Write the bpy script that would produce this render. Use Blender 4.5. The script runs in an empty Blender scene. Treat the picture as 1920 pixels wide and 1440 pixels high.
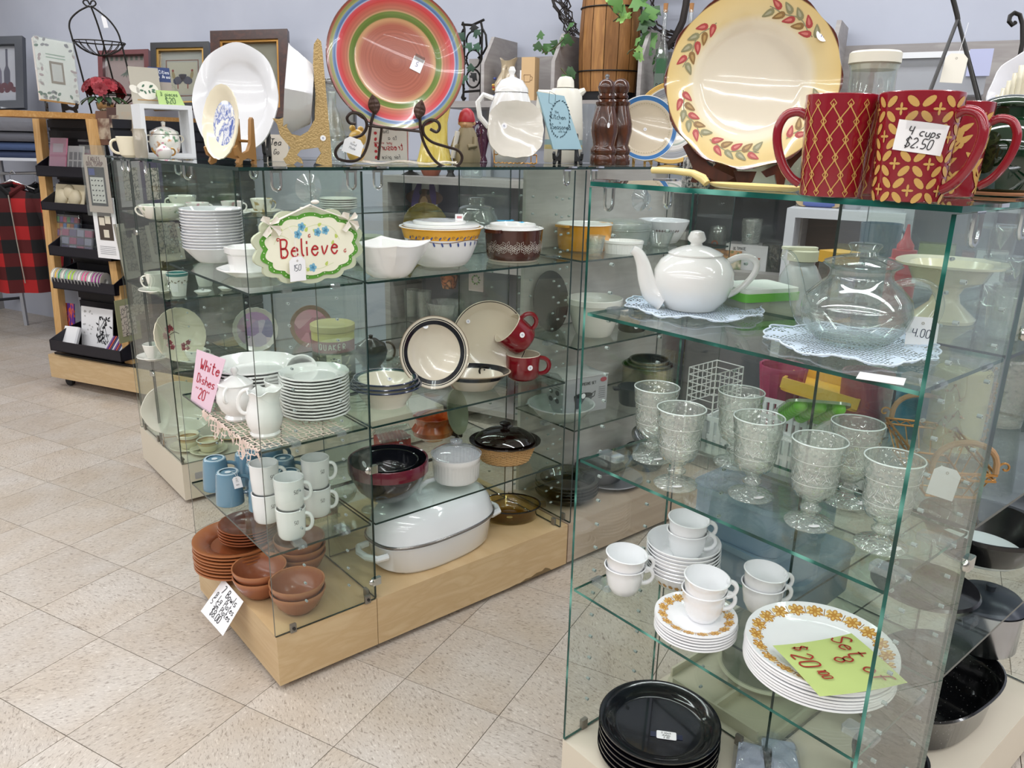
import bpy, bmesh, random
from math import *
from mathutils import Vector as V, Matrix as MX, Euler
random.seed(7)
SC = bpy.context.scene
COL = SC.collection
# ---------------------------------------------------------------- camera, world, lamps, exposure
# X runs along the glass cases (away to the right), Y across the aisle (away to the left), Z up, metres
FPX = 1477.5
CAM_Z = 1.4554
RR = MX(((0.76828,-0.63976,0.02071),(-0.16973,-0.23463,-0.95715),(0.61721,0.73184,-0.28883)))
_p, _r, _a = .294262,-.0215851,.7018
def _axes():
 cp, sp, cr, sr = cos(_p), sin(_p), cos(_r), sin(_r)
 r, f, d = V((1,0,0)), V((0, cp, -sp)), V((0,-sp, -cp))
 rows = [cr * r + sr * d, -sr * r + cr * d, f]
 ca, sa = cos(_a), sin(_a)
 return MX([(q.x * ca + q.y * sa, -q.x * sa + q.y * ca, q.z) for q in rows])
RR = _axes()
cam = bpy.data.cameras.new('camera')
cam.sensor_width = 36
cam.lens = FPX / 1920 * 36
cam.clip_start = .02
camo = bpy.data.objects.new('camera', cam)
COL.objects.link(camo)
cm = MX.Identity(4)
for i in range(3):
 cm[i][0], cm[i][1], cm[i][2] = RR[0][i], -RR[1][i], -RR[2][i]
cm[2][3] = CAM_Z
camo.matrix_world = cm
SC.camera = camo
w = bpy.data.worlds.new('world')
SC.world = w
w.use_nodes = True
w.node_tree.nodes['Background'].inputs[0].default_value = (.75,.82,1,1)
w.node_tree.nodes['Background'].inputs[1].default_value = .5
vs = SC.view_settings
vs.view_transform = 'Standard'
vs.look = 'None'
vs.gamma = 1
vs.use_curve_mapping = False
vs.exposure = -0.6
SC.cycles.transparent_max_bounces = 40
SC.cycles.max_bounces = 10
SC.cycles.diffuse_bounces = 4
SC.cycles.glossy_bounces = 4
SC.cycles.transmission_bounces = 8
SC.cycles.caustics_reflective = False
SC.cycles.caustics_refractive = False
WA = radians(-28.05)
# wall frame: tangent (to the right), normal (towards the shop floor)
_c = lambda x, d: V((.76828 * x + .6472 * d, -.6398 * x + .7672 * d, 0))
TW = _c(cos(WA), sin(WA)).normalized()
NW = V((TW.y, -TW.x, 0)) if V((TW.y, -TW.x, 0)).dot(V((-1,-1,0))) > 0 else V((-TW.y, TW.x, 0))
WD = 3.9                                   # distance of the back wall from the camera
WYAW = atan2(TW.y, TW.x)
CEIL = 3.05
def lamp(x, y, ln, wd, power, yaw):
 L = bpy.data.lights.new('ceiling_lamp', 'AREA')
 L.shape = 'RECTANGLE'
 L.size, L.size_y = ln, wd
 L.energy = power
 L.color = (.95,.975,1.0)
 o = bpy.data.objects.new('ceiling_lamp', L)
 COL.objects.link(o)
 o.location = (x, y, CEIL - .13)
 o.rotation_euler = (0,0, yaw)
 return o
LROWS = []
for k in range(-3,3):
 c = -NW * (WD - .95 + 1.75 * (k - 2)) - TW * .6
 LROWS.append(c)
 for s in (-.05,.05):
  q = c + NW * s
  lamp(q.x, q.y, 11.5,.038,84, WYAW)
# ---------------------------------------------------------------- pixel rays onto real planes of the shop
def ray(px, py):
 return RR.transposed() @ V(((px - 960) / FPX, (py - 720) / FPX, 1))
CP = V((0,0, CAM_Z))
def A(px, py, z):
 d = ray(px, py)
 return CP + d * ((z - CAM_Z) / d.z)
def AX(px, py, x):
 d = ray(px, py)
 return CP + d * (x / d.x)
def AY(px, py, y):
 d = ray(px, py)
 return CP + d * (y / d.y)
def AW(px, py, off=0):
 d = ray(px, py)
 return CP + d * (-(WD - off) / d.dot(NW))
def TOP(px, Y, z=1.398):
 p = AY(px, 300, Y)
 return V((p.x, Y, z))
def mp(P):
 return (RR @ (V(P) - CP)).z / FPX
def face(P, off=0):
 return atan2(-P[1], -P[0]) + pi / 2 + radians(off)
# ---------------------------------------------------------------- materials
def lin(h):
 h = h.lstrip('#')
 o = []
 for i in (0,2,4):
  c = int(h[i:i + 2], 16) / 255
  o.append(c / 12.92 if c <= .04045 else ((c + .055) / 1.055) ** 2.4)
 return (*o, 1)
MATS = {}
def new(name):
 m = bpy.data.materials.new(name)
 m.use_nodes = True
 nt = m.node_tree
 return m, nt, nt.nodes, nt.links
def P(h, rough=.4, metal=0, coat=0, sub=0, bump=None, alpha=1):
 key = (h, rough, metal, coat, sub, bump)
 if key in MATS:
  return MATS[key]
 m, nt, N, L = new('plain_' + h)
 b = N['Principled BSDF']
 b.inputs['Base Color'].default_value = lin(h)
 b.inputs['Roughness'].default_value = rough
 b.inputs['Metallic'].default_value = metal
 b.inputs['Coat Weight'].default_value = coat
 b.inputs['Coat Roughness'].default_value = .03
 if bump:
  t = N.new('ShaderNodeTexNoise')
  t.inputs['Scale'].default_value = bump[0]
  tc = N.new('ShaderNodeTexCoord')
  L.new(tc.outputs['Object'], t.inputs['Vector'])
  bp = N.new('ShaderNodeBump')
  bp.inputs['Strength'].default_value = bump[1]
  bp.inputs['Distance'].default_value = .01
  L.new(t.outputs['Fac'], bp.inputs['Height'])
  L.new(bp.outputs['Normal'], b.inputs['Normal'])
 MATS[key] = m
 return m
def ramp(N, stops, interp='CONSTANT'):
 r = N.new('ShaderNodeValToRGB')
 r.color_ramp.interpolation = interp
 e = r.color_ramp.elements
 e[0].position, e[0].color = stops[0][0], lin(stops[0][1])
 e[1].position, e[1].color = stops[1][0], lin(stops[1][1])
 for p, c in stops[2:]:
  x = e.new(p)
  x.color = lin(c)
 return r
def rings(name, R, stops, rough=.15, interp='CONSTANT', noise=0, coat=.5):
 """colour by distance from the object's own Z axis (painted rings of a plate)"""
 m, nt, N, L = new(name)
 b = N['Principled BSDF']
 tc = N.new('ShaderNodeTexCoord')
 mu = N.new('ShaderNodeVectorMath'); mu.operation = 'MULTIPLY'
 mu.inputs[1].default_value = (1 / R, 1 / R, 0)
 le = N.new('ShaderNodeVectorMath'); le.operation = 'LENGTH'
 L.new(tc.outputs['Object'], mu.inputs[0])
 L.new(mu.outputs[0], le.inputs[0])
 r = ramp(N, stops, interp)
 L.new(le.outputs['Value'], r.inputs[0])
 out = r.outputs[0]
 if noise:
  t = N.new('ShaderNodeTexNoise'); t.noise_dimensions = '1D'
  t.inputs['Scale'].default_value = 38
  L.new(le.outputs['Value'], t.inputs['W'])
  mx = N.new('ShaderNodeMix'); mx.data_type = 'RGBA'; mx.blend_type = 'OVERLAY'
  mx.inputs[0].default_value = noise
  L.new(out, mx.inputs[6])
  L.new(t.outputs['Fac'], mx.inputs[7])
  out = mx.outputs[2]
 L.new(out, b.inputs['Base Color'])
 b.inputs['Roughness'].default_value = rough
 b.inputs['Coat Weight'].default_value = coat
 b.inputs['Coat Roughness'].default_value = .03
 return m
def bands(name, axis, stops, interp='CONSTANT', rough=.2, lo=0, hi=1, noise=None, metal=0):
 """colour by one object coordinate"""
 m, nt, N, L = new(name)
 b = N['Principled BSDF']
 tc = N.new('ShaderNodeTexCoord')
 s = N.new('ShaderNodeSeparateXYZ')
 L.new(tc.outputs['Object'], s.inputs[0])
 mr = N.new('ShaderNodeMapRange')
 mr.inputs['From Min'].default_value = lo
 mr.inputs['From Max'].default_value = hi
 L.new(s.outputs['XYZ'.index(axis)], mr.inputs[0])
 r = ramp(N, stops, interp)
 L.new(mr.outputs[0], r.inputs[0])
 L.new(r.outputs[0], b.inputs['Base Color'])
 b.inputs['Roughness'].default_value = rough
 b.inputs['Metallic'].default_value = metal
 return m
def noisy(name, stops, scale=(1,1,1), size=5, detail=4, rough=.5, bump=0, kind='noise', interp='LINEAR', coord='Object', coat=0, dist=0):
 m, nt, N, L = new(name)
 b = N['Principled BSDF']
 tc = N.new('ShaderNodeTexCoord')
 mpn = N.new('ShaderNodeMapping')
 mpn.inputs['Scale'].default_value = scale
 L.new(tc.outputs[coord], mpn.inputs[0])
 if kind == 'noise':
  t = N.new('ShaderNodeTexNoise')
  t.inputs['Detail'].default_value = detail
  t.inputs['Distortion'].default_value = dist
 else:
  t = N.new('ShaderNodeTexVoronoi')
 t.inputs['Scale'].default_value = size
 L.new(mpn.outputs[0], t.inputs['Vector'])
 o = t.outputs['Fac'] if kind == 'noise' else t.outputs['Distance' if kind == 'voronoi' else 'Color']
 r = ramp(N, stops, interp)
 L.new(o, r.inputs[0])
 L.new(r.outputs[0], b.inputs['Base Color'])
 b.inputs['Roughness'].default_value = rough
 b.inputs['Coat Weight'].default_value = coat
 if bump:
  bp = N.new('ShaderNodeBump')
  bp.inputs['Strength'].default_value = bump
  bp.inputs['Distance'].default_value = .004
  L.new(o, bp.inputs['Height'])
  L.new(bp.outputs['Normal'], b.inputs['Normal'])
 return m
def wood(name, a, b_, scale=(1,14,14), size=3, rough=.45, coat=0):
 return noisy(name, [(.3, a),(.52, b_),(.72, a)], scale, size, 6, rough, .08, coat=coat, dist=.6)
def glassmat(name, tint='ffffff', edge='9fb5ae', gloss=.05, rough=.0, bump=None, power=2.5, body=0.0, bodycol='ffffff'):
 """thin clear glass or plastic: what passes through is tinted, more at grazing angles, plus a Fresnel reflection"""
 m, nt, N, L = new(name)
 N.remove(N['Principled BSDF'])
 out = N['Material Output']
 tr = N.new('ShaderNodeBsdfTransparent')
 gl = N.new('ShaderNodeBsdfGlossy')
 gl.inputs['Roughness'].default_value = rough
 gl.inputs['Color'].default_value = (1,1,1,1)
 lw = N.new('ShaderNodeLayerWeight')
 lw.inputs['Blend'].default_value = .5
 pw = N.new('ShaderNodeMath'); pw.operation = 'POWER'
 pw.inputs[1].default_value = power
 L.new(lw.outputs['Facing'], pw.inputs[0])
 mx = N.new('ShaderNodeMix'); mx.data_type = 'RGBA'
 mx.inputs[6].default_value = lin(tint)
 mx.inputs[7].default_value = lin(edge)
 L.new(pw.outputs[0], mx.inputs[0])
 L.new(mx.outputs[2], tr.inputs['Color'])
 p5 = N.new('ShaderNodeMath'); p5.operation = 'POWER'
 p5.inputs[1].default_value = 5
 L.new(lw.outputs['Facing'], p5.inputs[0])
 ad = N.new('ShaderNodeMath'); ad.operation = 'MULTIPLY_ADD'; ad.use_clamp = True
 ad.inputs[1].default_value = .9
 ad.inputs[2].default_value = gloss
 L.new(p5.outputs[0], ad.inputs[0])
 ms = N.new('ShaderNodeMixShader')
 L.new(ad.outputs[0], ms.inputs[0])
 base = tr.outputs[0]
 if body:
  df = N.new('ShaderNodeBsdfDiffuse')
  df.inputs['Color'].default_value = lin(bodycol)
  mb = N.new('ShaderNodeMixShader')
  mb.inputs[0].default_value = body
  L.new(base, mb.inputs[1]); L.new(df.outputs[0], mb.inputs[2])
  base = mb.outputs[0]
 L.new(base, ms.inputs[1])
 L.new(gl.outputs[0], ms.inputs[2])
 L.new(ms.outputs[0], out.inputs['Surface'])
 if bump:
  t = N.new('ShaderNodeTexNoise' if bump[2] == 'n' else 'ShaderNodeTexVoronoi')
  t.inputs['Scale'].default_value = bump[0]
  tc = N.new('ShaderNodeTexCoord')
  L.new(tc.outputs['Object'], t.inputs['Vector'])
  bp = N.new('ShaderNodeBump')
  bp.inputs['Strength'].default_value = bump[1]
  bp.inputs['Distance'].default_value = .01
  L.new(t.outputs[0], bp.inputs['Height'])
  for q in (lw, gl):
   L.new(bp.outputs['Normal'], q.inputs['Normal'])
 return m
def lace(name, col, size, thr, rough=.9):
 """crochet: thread with see-through holes"""
 m, nt, N, L = new(name)
 b = N['Principled BSDF']
 b.inputs['Base Color'].default_value = lin(col)
 b.inputs['Roughness'].default_value = rough
 tc = N.new('ShaderNodeTexCoord')
 t = N.new('ShaderNodeTexVoronoi'); t.feature = 'DISTANCE_TO_EDGE'
 t.inputs['Scale'].default_value = size
 t.inputs['Randomness'].default_value = .35
 L.new(tc.outputs['Object'], t.inputs['Vector'])
 c = N.new('ShaderNodeMath'); c.operation = 'LESS_THAN'
 c.inputs[1].default_value = thr
 L.new(t.outputs['Distance'], c.inputs[0])
 L.new(c.outputs[0], b.inputs['Alpha'])
 bp = N.new('ShaderNodeBump'); bp.inputs['Distance'].default_value = .004
 bp.inputs['Strength'].default_value = .6; bp.invert = True
 L.new(t.outputs['Distance'], bp.inputs['Height'])
 L.new(bp.outputs['Normal'], b.inputs['Normal'])
 return m
# ---------------------------------------------------------------- mesh kit
class MB:
 def __init__(s):
  s.v, s.f, s.m = [], [], []
 def add(s, vs, fs, m=0, M=None):
  o = len(s.v)
  s.v += [tuple(M @ V(p)) if M is not None else tuple(p) for p in vs]
  for k, f in enumerate(fs):
   s.f.append(tuple(o + i for i in f))
   s.m.append(m[k] if isinstance(m, list) else m)
  return s
 def box(s, x0, x1, y0, y1, z0, z1, m=0, M=None):
  vs = [(x, y, z) for z in (z0, z1) for y in (y0, y1) for x in (x0, x1)]
  return s.add(vs, [(0,2,3,1),(4,5,7,6),(0,1,5,4),(2,6,7,3),(0,4,6,2),(1,3,7,5)], m, M)
 def rbox(s, x0, x1, y0, y1, z0, z1, r, m=0, M=None, n=4):
  """box with rounded vertical corners"""
  o = []
  for cx, cy, a0 in ((x1 - r, y1 - r, 0),(x0 + r, y1 - r, 90),(x0 + r, y0 + r, 180),(x1 - r, y0 + r, 270)):
   for k in range(n + 1):
    a = radians(a0 + 90 * k / n)
    o.append((cx + r * cos(a), cy + r * sin(a)))
  return s.prism(o, z0, z1, m, M)
 def lathe(s, prof, n=36, m=0, fn=None, M=None, sx=1, sy=1):
  vs, fs, ms = [], [], []
  idx = []
  for r, z in prof:
   if r < 1e-6:
    idx.append([len(vs)]); vs.append((0,0, z))
   else:
    row = []
    for k in range(n):
     a = 2 * pi * k / n
     rr, zz = (r, z) if fn is None else fn(a, r, z)
     row.append(len(vs)); vs.append((rr * cos(a) * sx, rr * sin(a) * sy, zz))
    idx.append(row)
  for i in range(len(prof) - 1):
   a, b = idx[i], idx[i + 1]
   mm = m[i] if isinstance(m, list) else m
   for k in range(n):
    k2 = (k + 1) % n
    if len(a) == 1 and len(b) == 1:
     continue
    if len(a) == 1:
     fs.append((a[0], b[k], b[k2]))
    elif len(b) == 1:
     fs.append((a[k], b[0], a[k2]))
    else:
     fs.append((a[k], b[k], b[k2], a[k2]))
    ms.append(mm)
  return s.add(vs, fs, ms, M)
 def tube(s, pts, r, n=8, m=0, closed=False, M=None):
  pts = [V(p) for p in pts]
  k = len(pts)
  rs = r if isinstance(r, (list, tuple)) else [r] * k
  tan = []
  for i in range(k):
   a = pts[(i - 1) % k] if closed or i else pts[0]
   b = pts[(i + 1) % k] if closed or i < k - 1 else pts[-1]
   t = b - a
   tan.append(t.normalized() if t.length > 1e-9 else V((0,0,1)))
  u = tan[0].orthogonal().normalized()
  vs, fs = [], []
  for i in range(k):
   u = u - tan[i] * u.dot(tan[i])
   u = u.normalized() if u.length > 1e-6 else tan[i].orthogonal().normalized()
   w_ = tan[i].cross(u)
   for j in range(n):
    a = 2 * pi * j / n
    vs.append(pts[i] + (u * cos(a) + w_ * sin(a)) * rs[i])
  for i in range(k if closed else k - 1):
   i2 = (i + 1) % k
   for j in range(n):
    j2 = (j + 1) % n
    fs.append((i * n + j, i * n + j2, i2 * n + j2, i2 * n + j))
  if not closed:
   fs.append(tuple(range(n - 1,-1,-1)))
   fs.append(tuple((k - 1) * n + j for j in range(n)))
  return s.add(vs, fs, m, M)
 def prism(s, out, z0, z1, m=0, M=None):
  n = len(out)
  vs = [(x, y, z0) for x, y in out] + [(x, y, z1) for x, y in out]
  fs = [tuple(range(n - 1,-1,-1)), tuple(range(n, 2 * n))]
  fs += [(i, (i + 1) % n, n + (i + 1) % n, n + i) for i in range(n)]
  return s.add(vs, fs, m, M)
 def ball(s, c, r, n=16, k=10, m=0, sc=(1,1,1), M=None):
  T = MX.Translation(c) @ MX.Diagonal((sc[0], sc[1], sc[2], 1))
  if M is not None:
   T = M @ T
  return s.lathe([(r * sin(pi * i / k),-r * cos(pi * i / k)) for i in range(k + 1)], n, m, None, T)
 def grid(s, fn, nu, nv, m=0, M=None):
  vs = [fn(i / nu, j / nv) for j in range(nv + 1) for i in range(nu + 1)]
  fs = [(j * (nu + 1) + i, j * (nu + 1) + i + 1,(j + 1) * (nu + 1) + i + 1,(j + 1) * (nu + 1) + i) for j in range(nv) for i in range(nu)]
  return s.add(vs, fs, m, M)
 def stroke(s, pts, wd, fn=None, m=0):
  """flat ribbon along a 2-D polyline, laid on a surface by fn(x, y)"""
  fn = fn or (lambda x, y: V((x, y, 0)))
  pts = [V((p[0], p[1])) for p in pts]
  L_, R_ = [], []
  for i, p in enumerate(pts):
   a, b = pts[max(0, i - 1)], pts[min(len(pts) - 1, i + 1)]
   t = (b - a)
   t = t.normalized() if t.length > 1e-9 else V((1,0))
   nn = V((-t.y, t.x)) * wd / 2
   L_.append(fn(*(p + nn))); R_.append(fn(*(p - nn)))
  n = len(pts)
  return s.add(L_ + R_, [(i, i + 1, n + i + 1, n + i) for i in range(n - 1)], m)
 def petal(s, cx, cy, ln, wd, ang, fn=None, m=0, n=10, tip=1.0):
  fn = fn or (lambda x, y: V((x, y, 0)))
  o = []
  for k in range(n):
   t = 2 * pi * k / n
   x, y = cos(t) * ln / 2, sin(t) * wd / 2 * (1 if tip == 1 else (1 - .55 * cos(t)))
   o.append(fn(cx + x * cos(ang) - y * sin(ang), cy + x * sin(ang) + y * cos(ang)))
  return s.add(o, [tuple(range(n))], m)
 def build(s, name, mats, parent=None, loc=None, rot=None, ang=42, recalc=True):
  me = bpy.data.meshes.new(name)
  me.from_pydata(s.v, [], s.f)
  for q in (mats if isinstance(mats, (list, tuple)) else [mats]):
   me.materials.append(q)
  me.polygons.foreach_set('material_index', s.m)
  if recalc:
   bm = bmesh.new(); bm.from_mesh(me)
   bmesh.ops.recalc_face_normals(bm, faces=bm.faces)
   bm.to_mesh(me); bm.free()
  me.shade_smooth()
  me.set_sharp_from_angle(angle=radians(ang))
  o = bpy.data.objects.new(name, me)
  COL.objects.link(o)
  if parent is not None:
   o.parent = parent
  if loc is not None:
   o.location = loc
  if rot is not None:
   o.rotation_euler = rot
  return o
def tag(o, label, cat, group=None, kind=None):
 if label: o['label'] = label
 if cat: o['category'] = cat
 if group: o['group'] = group
 if kind: o['kind'] = kind
 return o
def thing(name, label, cat, loc=(0,0,0), rz=0, group=None, rot=None):
 o = bpy.data.objects.new(name, None)
 o.empty_display_size = .02
 COL.objects.link(o)
 o.location = loc
 o.rotation_euler = rot if rot is not None else (0,0, rz)
 return tag(o, label, cat, group)
def solo(name, label, cat, mb, mats, loc=(0,0,0), rz=0, group=None, rot=None, ang=42):
 return tag(mb.build(name, mats, None, loc, rot if rot is not None else (0,0, rz), ang), label, cat, group)
def kids(o):
 return [c for c in COL.objects if c.parent is o]
def dup(o, loc, rz=None, label=None, group=None, rot=None, ch=None):
 ch = list(o.children) if ch is None else ch
 c = o.copy(); COL.objects.link(c)
 c.location = loc
 if rot is not None: c.rotation_euler = rot
 elif rz is not None: c.rotation_euler = (0,0, rz)
 if label: c['label'] = label
 if group: c['group'] = group
 for k in ch:
  d = k.copy(); COL.objects.link(d); d.parent = c
  for g in list(k.children):
   e = g.copy(); COL.objects.link(e); e.parent = d
 return c
ORD = ['topmost', 'second from the top', 'third from the top', 'fourth from the top', 'fifth from the top', 'sixth from the top', 'seventh from the top', 'eighth from the top', 'ninth from the top', 'tenth from the top', 'eleventh from the top', 'twelfth from the top', 'thirteenth from the top', 'fourteenth from the top']
def stack(n, make, base, dz, text, group, rz=0, jit=.0012, last='lowest'):
 """n nested pieces; make() returns the first; text has one {} for the place in the stack"""
 first = make()
 for k in range(n):
  t = n - 1 - k
  lab = text.format(last if t == n - 1 else ORD[t])
  loc = (base[0] + random.uniform(-jit, jit), base[1] + random.uniform(-jit, jit), base[2] + k * dz)
  if k == 0:
   first.location = loc; first['label'] = lab; first['group'] = group
   first.rotation_euler = (0,0, rz)
  else:
   dup(first, loc, rz + random.uniform(-.15,.15), lab)
# stroke letters: pairs of digits are points of a 4 x 9 cell, baseline 2, cap 8
FONT = {'W': "0812253248", 'h': "0802 0415253432", 'i': "1512 1617", 't': "18132232 0636", 'e': "043425150403122233", 'D': "0802 082836342202", 's': "351504332202", '2': "07182837360232", '0': "182837332212030718", '$': "37281807063433221203 1911", '7': "083812", 'B': "0802 08283725052534332202", 'o': "152534332212030415", 'w': "0512243245", 'l': "181322", '8': "152536372818070615253433221203041 5".replace(' ', ''), 'L': "080232", 'g': "351504031233 35312000", 'P': "0802 082837362505", 'a': "351504031233 3532", '5': "3808052534332202", 'S': "37281807063433221203", 'm': "0502 04152422 24354442", '.': "1213", 'f': "38281712 0535", '4': "080535 3832", 'c': "351504031232", 'u': "050312223335 3532", 'p': "0500 052534332202", '3': "0718283736153433221203", 'K': "0802 380532", 'n': "0502 0415253432", 'd': "351504031233 3832", 'v': "051235", 'r': "0502 041525", 'T': "0848 2822", 'y': "05031233 35312000", 'R': "0802 082837362505 1532", 'A': "022842 1434", 'E': "38080232 0525", 'U': "080312223338", 'Q': "182837332212030718 2432", 'I': "1812", 'N': "02083238", 'M': "0208254842", 'C': "3728180703122232", 'H': "0802 3832 0535", 'O': "182837332212030718", '-': "0535", '"': "0807 2827", 'b': "0802 052534332202", 'k': "0802 350532", 'F': "380802 0525", '1': "0718 1812", '6': "371807031222333425 05".split()[0], 'q': "351504031233 3530", 'G': "37281807031222333525", 'J': "38332212", 'x': "0532 0235", 'Y': "082548 2522", '/': "0139", "'": "1817"}
def cat_rom(p, k=3):
 if len(p) < 3: return p
 o = []
 for i in range(len(p) - 1):
  a, b, c, d = p[max(0, i - 1)], p[i], p[i + 1], p[min(len(p) - 1, i + 2)]
  for j in range(k):
   t = j / k
   o.append(tuple(.5 * (2 * b[q] + (c[q] - a[q]) * t + (2 * a[q] - 5 * b[q] + 4 * c[q] - d[q]) * t * t + (3 * b[q] - a[q] - 3 * c[q] + d[q]) * t ** 3) for q in range(2)))
 return o + [p[-1]]
def write(mb, text, x, y, size, wd=None, fn=None, slant=.12, m=0, center=True, adv=.62, jit=.0, mirror=False, ang=0):
 """text as pen strokes; size = cap height; (x, y) = baseline start, or baseline middle"""
 wd = wd or size * .1
 u = size / 6
 W_ = sum(adv * size * (.5 if c in "il.1I'" else 1.2 if c in 'mwWM' else 1) for c in text)
 cx = -W_ / 2 if center else 0
 ca, sa = cos(ang), sin(ang)
 for c in text:
  a = adv * size * (.5 if c in "il.1I'" else 1.2 if c in 'mwWM' else 1)
  if c in FONT:
   dy = random.uniform(-jit, jit) * size
   for st in FONT[c].split():
    p = [(int(st[i]), int(st[i + 1])) for i in range(0, len(st) - 1,2)]
    if c in 'il.1I':
     p = [(q[0] - 1 if c != '1' else q[0], q[1]) for q in p]
    p = cat_rom(p)
    o = []
    for px, py in p:
     X = cx + px * u * .8 + (py - 2) * u * slant
     Y = (py - 2) * u + dy
     if mirror: X = -X
     o.append((x + X * ca - Y * sa, y + X * sa + Y * ca))
    if len(o) == 2 and abs(o[0][0] - o[1][0]) + abs(o[0][1] - o[1][1]) < 1e-6:
     continue
    mb.stroke(o, wd, fn, m)
  cx += a
 return mb
def sticker(parent, loc, rot, r=.009, name='price_sticker', txt='75'):
 mb = MB()
 mb.lathe([(0,0),(r, 0),(r, .0005),(0,.0006)], 16,0)
 write(mb, txt, 0,-r * .35, r * .6, r * .09, lambda x, y: V((x, y, .0009)), m=1)
 return mb.build(name, [PAPER, PEN_BLUE], parent, loc, rot)
# ---------------------------------------------------------------- shared materials
WHITE = P('f1f0ee', .12,0,.6)
WHITEG = P('e9e9ec', .14,0,.6)
CORELLE = P('f4f4f6', .1,0,.6)
CREAM = P('e9e0c8', .18,0,.5)
PAPER = P('f3f2f4', .8)
PEN_BLUE = P('3b4a8c', .7)
PEN_BLACK = P('1d1d22', .7)
PEN_RED = P('b81f35', .7)
BLACK = P('0c0c0f', .25,0,.3)
BLACKM = P('131318', .6)
IRON = P('17130f', .5,.3)
IRONB = P('2c1c16', .4,.3)
CHROME = P('d8dade', .12,1)
STEEL = P('b9bcc0', .22,1)
GOLD = P('c9a24f', .3,1)
GOLDW = P('c08d4a', .3,.9)
GLASS = glassmat('case_glass', 'fafdfb', 'd3e4dc', .042, power=5)
EDGE = P('062a26', .25,0,.3)
EDGET = noisy('glass_edge_teal', [(.35, '08352f'),(.6, '0f5a50'),(.75, '6fb3a4')], (1,1,1),14,1,.15)
CLEAR = glassmat('clear_glassware', 'fafcfb', 'b4c4bd', .085, power=3.2, body=.05, bodycol='f2f6f5')
LIDG = glassmat('glass_lid', 'f2f4f6', 'aab2b8', .1, power=2.4, body=.28, bodycol='dcdde6')
CLEARB = glassmat('pressed_glassware', 'fafcfa', 'a3b3ab', .11, bump=(110, .35, 'v'), power=2.4, body=.13, bodycol='f2f8f4')
CLEARR = glassmat('rippled_glassware', 'fafcfa', 'a9b8b1', .09, bump=(60,.4, 'n'), power=2.4, body=.07, bodycol='eef4f0')
ACRYL = glassmat('clear_acrylic', 'eef2f4', 'b9c2c8', .12, body=.12, bodycol='e8ecf2')
WRAP = glassmat('cling_film', 'f6f7fa', 'd5dae4', .12,.05, bump=(45,.3, 'n'), body=.06)
AMBER = glassmat('amber_glass', 'e9dcae', 'b39a4c', .06, power=1.8)
SMOKE = glassmat('smoke_glass', 'b9c4bd', '5d6a64', .07, power=1.6)
FROST = glassmat('milky_plastic', 'dfe3e6', 'aab0b6', .05,.3, body=.55, bodycol='d9dce0')
MAPLE = wood('maple_laminate', 'd2b890', 'c6a87e', (3,1,14),2.2,.42)
BEIGE = P('d9cfbd', .5)
PINE = wood('pine_board', 'd9b27c', 'c79b62', (14,14,1.2),2.4,.5)
PLANKW = wood('plank_wood', 'cfa269', 'b98648', (2,14,14),3,.5)
WALNUT = wood('dark_turned_wood', '5e3119', '3b1c0d', (10,10,1.5),4,.25,.4)
MAHOG = wood('mahogany_easel', '5c2a18', '3d1a0f', (6,6,2),4,.35,.2)
GREYW = wood('grey_laminate', 'a9a4a1', '989290', (2,2,12),2,.55)
PANELG = wood('pale_grey_panel', 'd3cdca', 'c3bcb9', (2,2,12),2,.55)
# ================================================================ the room
def struct(name, mb, mats, parent=None, loc=None, rot=None):
 o = mb.build(name, mats, parent, loc, rot)
 if parent is None: o['kind'] = 'structure'
 return o
WALLM = noisy('wall_paint', [(.3, 'b4b8c6'),(.7, 'bbbfcc')], (1,1,1),3,3,.8)
FLOORM = noisy('vinyl_far', [(.35, 'bdb3a6'),(.65, 'c6bcae')], (1,1,1),30,4,.45)
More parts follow.
